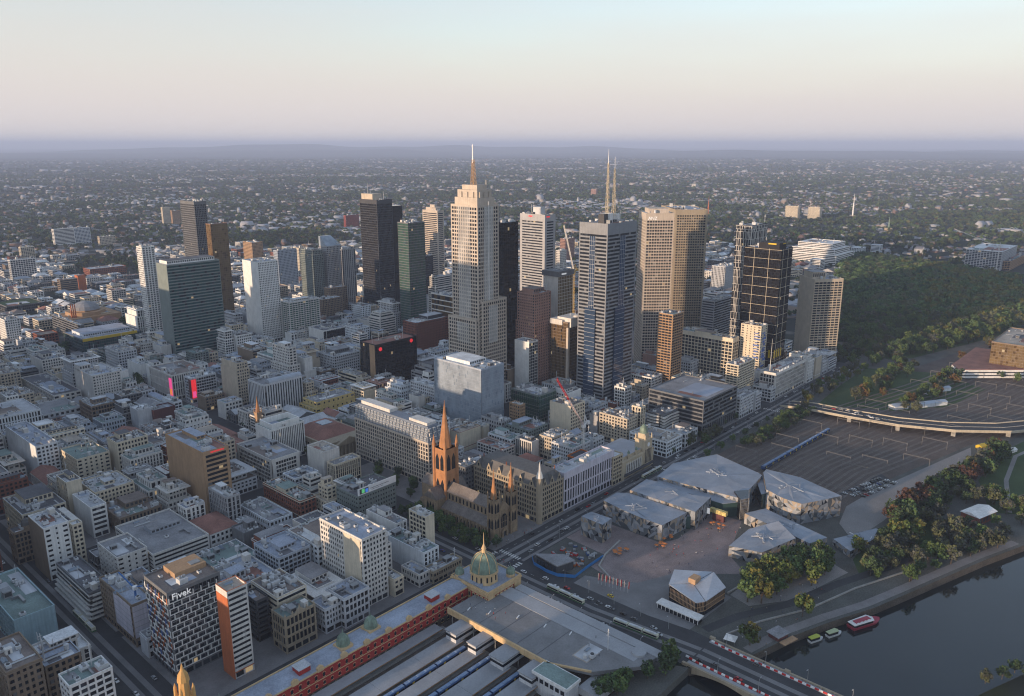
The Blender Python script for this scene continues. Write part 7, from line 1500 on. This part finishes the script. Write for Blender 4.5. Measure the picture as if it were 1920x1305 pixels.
o = thing('boathouse','brick boathouse with a bright white metal roof near the lawn','boathouse',(657,109,.1),-.3); g = MB(); g.box(0,0,0,24,14,6.5); g.build('wall',['brick'],o); g = MB(); g.gable(-.8,-.8,24.8,14.8,6.4,8.8,'x'); g.build('roof',['white'],o); [MB().box(2+k*4.4,-.1,1.5,4.6+k*4.4,.1,5).build('door',['dark_steel'],o) for k in range(5)]; g = MB(); g.box(-7,2,0,0,12,4); g.build('lean_to',['brick'],o)
o = thing('kiosk','small grey roofed riverside kiosk with a terrace','kiosk',(412,160,.05),-.25); g = MB(); g.box(0,0,0,9,7,2.8); g.build('wall',['darkred'],o); g = MB(); g.box(-1,-1,2.8,10,8,3.2); g.build('roof',['r_grey'],o); g = MB(); g.box(0,-5,0,12,-1,.5); g.build('terrace',['tan'],o)
o = thing('marquee','white pitched marquee beside the bridge barrier','tent',(391,177,.05),.2); g = MB(); [g.cyl(x,y,0,2.4,.08,.08,6) for x in (.3,6.7) for y in (.3,6.7)]; g.build('pole',['steel'],o,kind='stuff'); g = MB(); g.loft([[(0,0,2.4),(7,0,2.4),(7,7,2.4),(0,7,2.4)],[(3.2,3.2,4.2),(3.8,3.2,4.2),(3.8,3.8,4.2),(3.2,3.8,4.2)]]); g.build('canopy',['white'],o)
g = MB(); g.face([(689,108,0),(720,118,0),(754,130,0),(836,132,0),(900,118,0),(1080,60,0),(980,-10,0),(860,10,0),(760,52,0),(705,84,0)]); q = struct('lawn', g, 'lawn', .02); tri(q.data)
q = strip([(700,96),(770,112),(840,118),(930,96)],-1.8,1.8,.026).build('path',['gravel_lot'],kind='structure'); q = strip([(392,168),(421,161),(455,148),(487,134),(517,124),(551,113),(603,96),(646,80)],-1,5,.024).build('promenade',['paving'],kind='structure')
g = MB(); g.face([(868,318,0),(905,240,0),(960,205,0),(1060,190,0),(1100,250,0),(1060,330,0),(960,326,0)]); q = struct('garden_lawn', g, 'lawn', .022); tri(q.data)
q = strip([(394,198),(420,190),(455,172),(500,158),(545,140),(600,122),(650,104)],-3,3.4,.028).build('river_road',['asphalt'],kind='structure')
g = MB(); g.face([(462,172,0),(520,158,0),(528,178,0),(500,200,0),(470,204,0),(440,205,0),(436,190,0)]); q = struct('grove_ground', g, 'gravel_lot', .022); tri(q.data)
g = MB(); g.face([(520,150,0),(600,120,0),(640,108,0),(650,150,0),(600,165,0),(540,162,0)]); q = struct('bank_grass', g, 'lawn', .02); tri(q.data)
g = MB(); g.face([(388,205,0),(438,203,0),(441,246,0),(412,258,0),(403,272,0),(396,290,0),(383,290,0),(384,232,0)]); q = struct('forecourt', g, 'tram_concrete', .018); tri(q.data)
for lab, pl in (('low stone retaining wall beside the riverside road',[(398,186),(424,177),(458,160),(502,147),(547,129)]),('low stone wall stepping down from the plaza to the grove',[(471,208),(462,204),(440,207)])):
    o = thing('retaining_wall',lab,'wall',(0,0,0))
    for a, b in zip(pl, pl[1:]): g = MB(); g.bar((*a,.5),(*b,.5),.45); g.build('wall_section',['concrete'],o)
mat('umbrella_orange', (.5,.17,.05), .7, .1)
um = thing('cafe_umbrella','orange cafe umbrella over a small table on the plaza edge','umbrella',(0,0,0),0,'orange cafe umbrellas'); g = MB(); g.bar((0,0,0),(0,0,2.3),.05); g.build('pole',['steel'],um); g = MB(); g.lathe(0,0,[(1.7,2.1),(.9,2.5),(.05,2.8)],8); g.build('canopy',['umbrella_orange'],um); g = MB(); g.cyl(.9,0,.7,.75,.5,.5,8); g.cyl(.9,0,0,.7,.05,.05,6); g.build('table',['plant_white'],um)
ups = [(430+U(0,14),286+U(0,8)) for _ in range(9)]+[(462+U(0,8),268+U(0,7)) for _ in range(6)]+[(520+U(-4,4),258+U(-5,5)) for _ in range(5)]+[(478+U(-6,6),276+U(-3,1)) for _ in range(4)]
for i, (x, y) in enumerate(ups):
    if i == 0: um.location = (x,y,.03)
    else: dup(um, (x,y,.03), U(0,6))
q = strip([(640,152),(700,146),(760,134),(800,132)],-1.4,1.4,.024).build('path',['gravel_lot'],kind='structure')
o = thing('hotel_podium','long low white banded podium glowing gold in the sun by the park','building',(1086,150,.1)); 
for k in range(3): g = MB(); g.prism([(0,78),(4,70),(60,8),(66,0),(140,0),(140,90),(20,90)],1.5+k*4,4+k*4); g.build('floor_band',['white'],o); 
g = MB(); g.prism([(1.5,77),(5,70),(61,9.5),(67,1.5),(139,1.5),(139,89),(20,89)],.1,12); g.build('glazing',['g_dark'],o); g = MB(); g.prism([(.6,78),(4.5,70.4),(60.5,8.6),(66.4,.6),(139.5,.6),(139.5,89.5),(20,89.5)],12,12.6); g.build('roof',['r_rust'],o)
for x, y, w_, d_, lab in ((925,232,46,9,'long low silver shed beside the rail yard gardens'),(905,246,18,10,'short white shed with a lean roof beside the silver shed'),(990,235,16,7,'white coach shelter on the garden car park'),(1012,228,16,7,'second white coach shelter further along the garden car park')):
    o = thing('shed',lab,'shed',(x,y,.05),-.55); g = MB(); g.box(0,0,0,w_,d_,4); g.build('wall',['pale'],o); g = MB(); g.gable(-.4,-.4,w_+.4,d_+.4,4,5.6,'x'); g.build('roof',['r_metal'],o)
for x, y, s, m, lab in ((846,122,9,'white','cluster of white event tents on the lawn'),(832,128,5,'white','single small white event tent at the lawn edge'),(838,146,10,'yellow_paint','yellow awning at the foot of the viaduct')):
    o = thing('event_tent',lab,'tent',(x,y,.05),-.3); g = MB(); g.box(0,0,0,s,s*.6,2.3); g.build('wall',[m],o); g = MB(); g.gable(-.3,-.3,s+.3,s*.6+.3,2.3,3.9,'x'); g.build('canopy',[m],o)
for x, y, h_, m, lab in ((3320,1150,95,'white_paint','thin white spire standing among the far suburbs'),(2900,880,50,'copper','pale green church spire among the far suburbs'),(3000,1620,80,'orange','thin red chimney behind the tan office towers')):
    o = thing('spire',lab,'spire',(x,y,0)); g = MB(); g.box(-6,-12,0,6,12,9); g.build('base',['stone'],o); g = MB(); g.lathe(0,0,[(3.2,0),(2.6,h_*.5),(.9,h_*.8),(.5,h_)],8); g.build('shaft',[m],o)
# ------------------------------------------------------------------ air
def haze():
    g = MB(); g.box(-70000,-70000,-7,70000,70000,450)
    m = bpy.data.materials.new('haze'); m.use_nodes = True; t = m.node_tree; t.nodes.remove(t.nodes['Principled BSDF'])
    pv = t.nodes.new('ShaderNodeVolumePrincipled'); pv.inputs['Density'].default_value = 6.5e-5; pv.inputs['Color'].default_value = (.6,.72,1,1); pv.inputs['Anisotropy'].default_value = .0
    t.links.new(pv.outputs[0], t.nodes['Material Output'].inputs['Volume']); MATS['haze'] = m
    g.build('haze', ['haze'], kind='stuff')
haze()
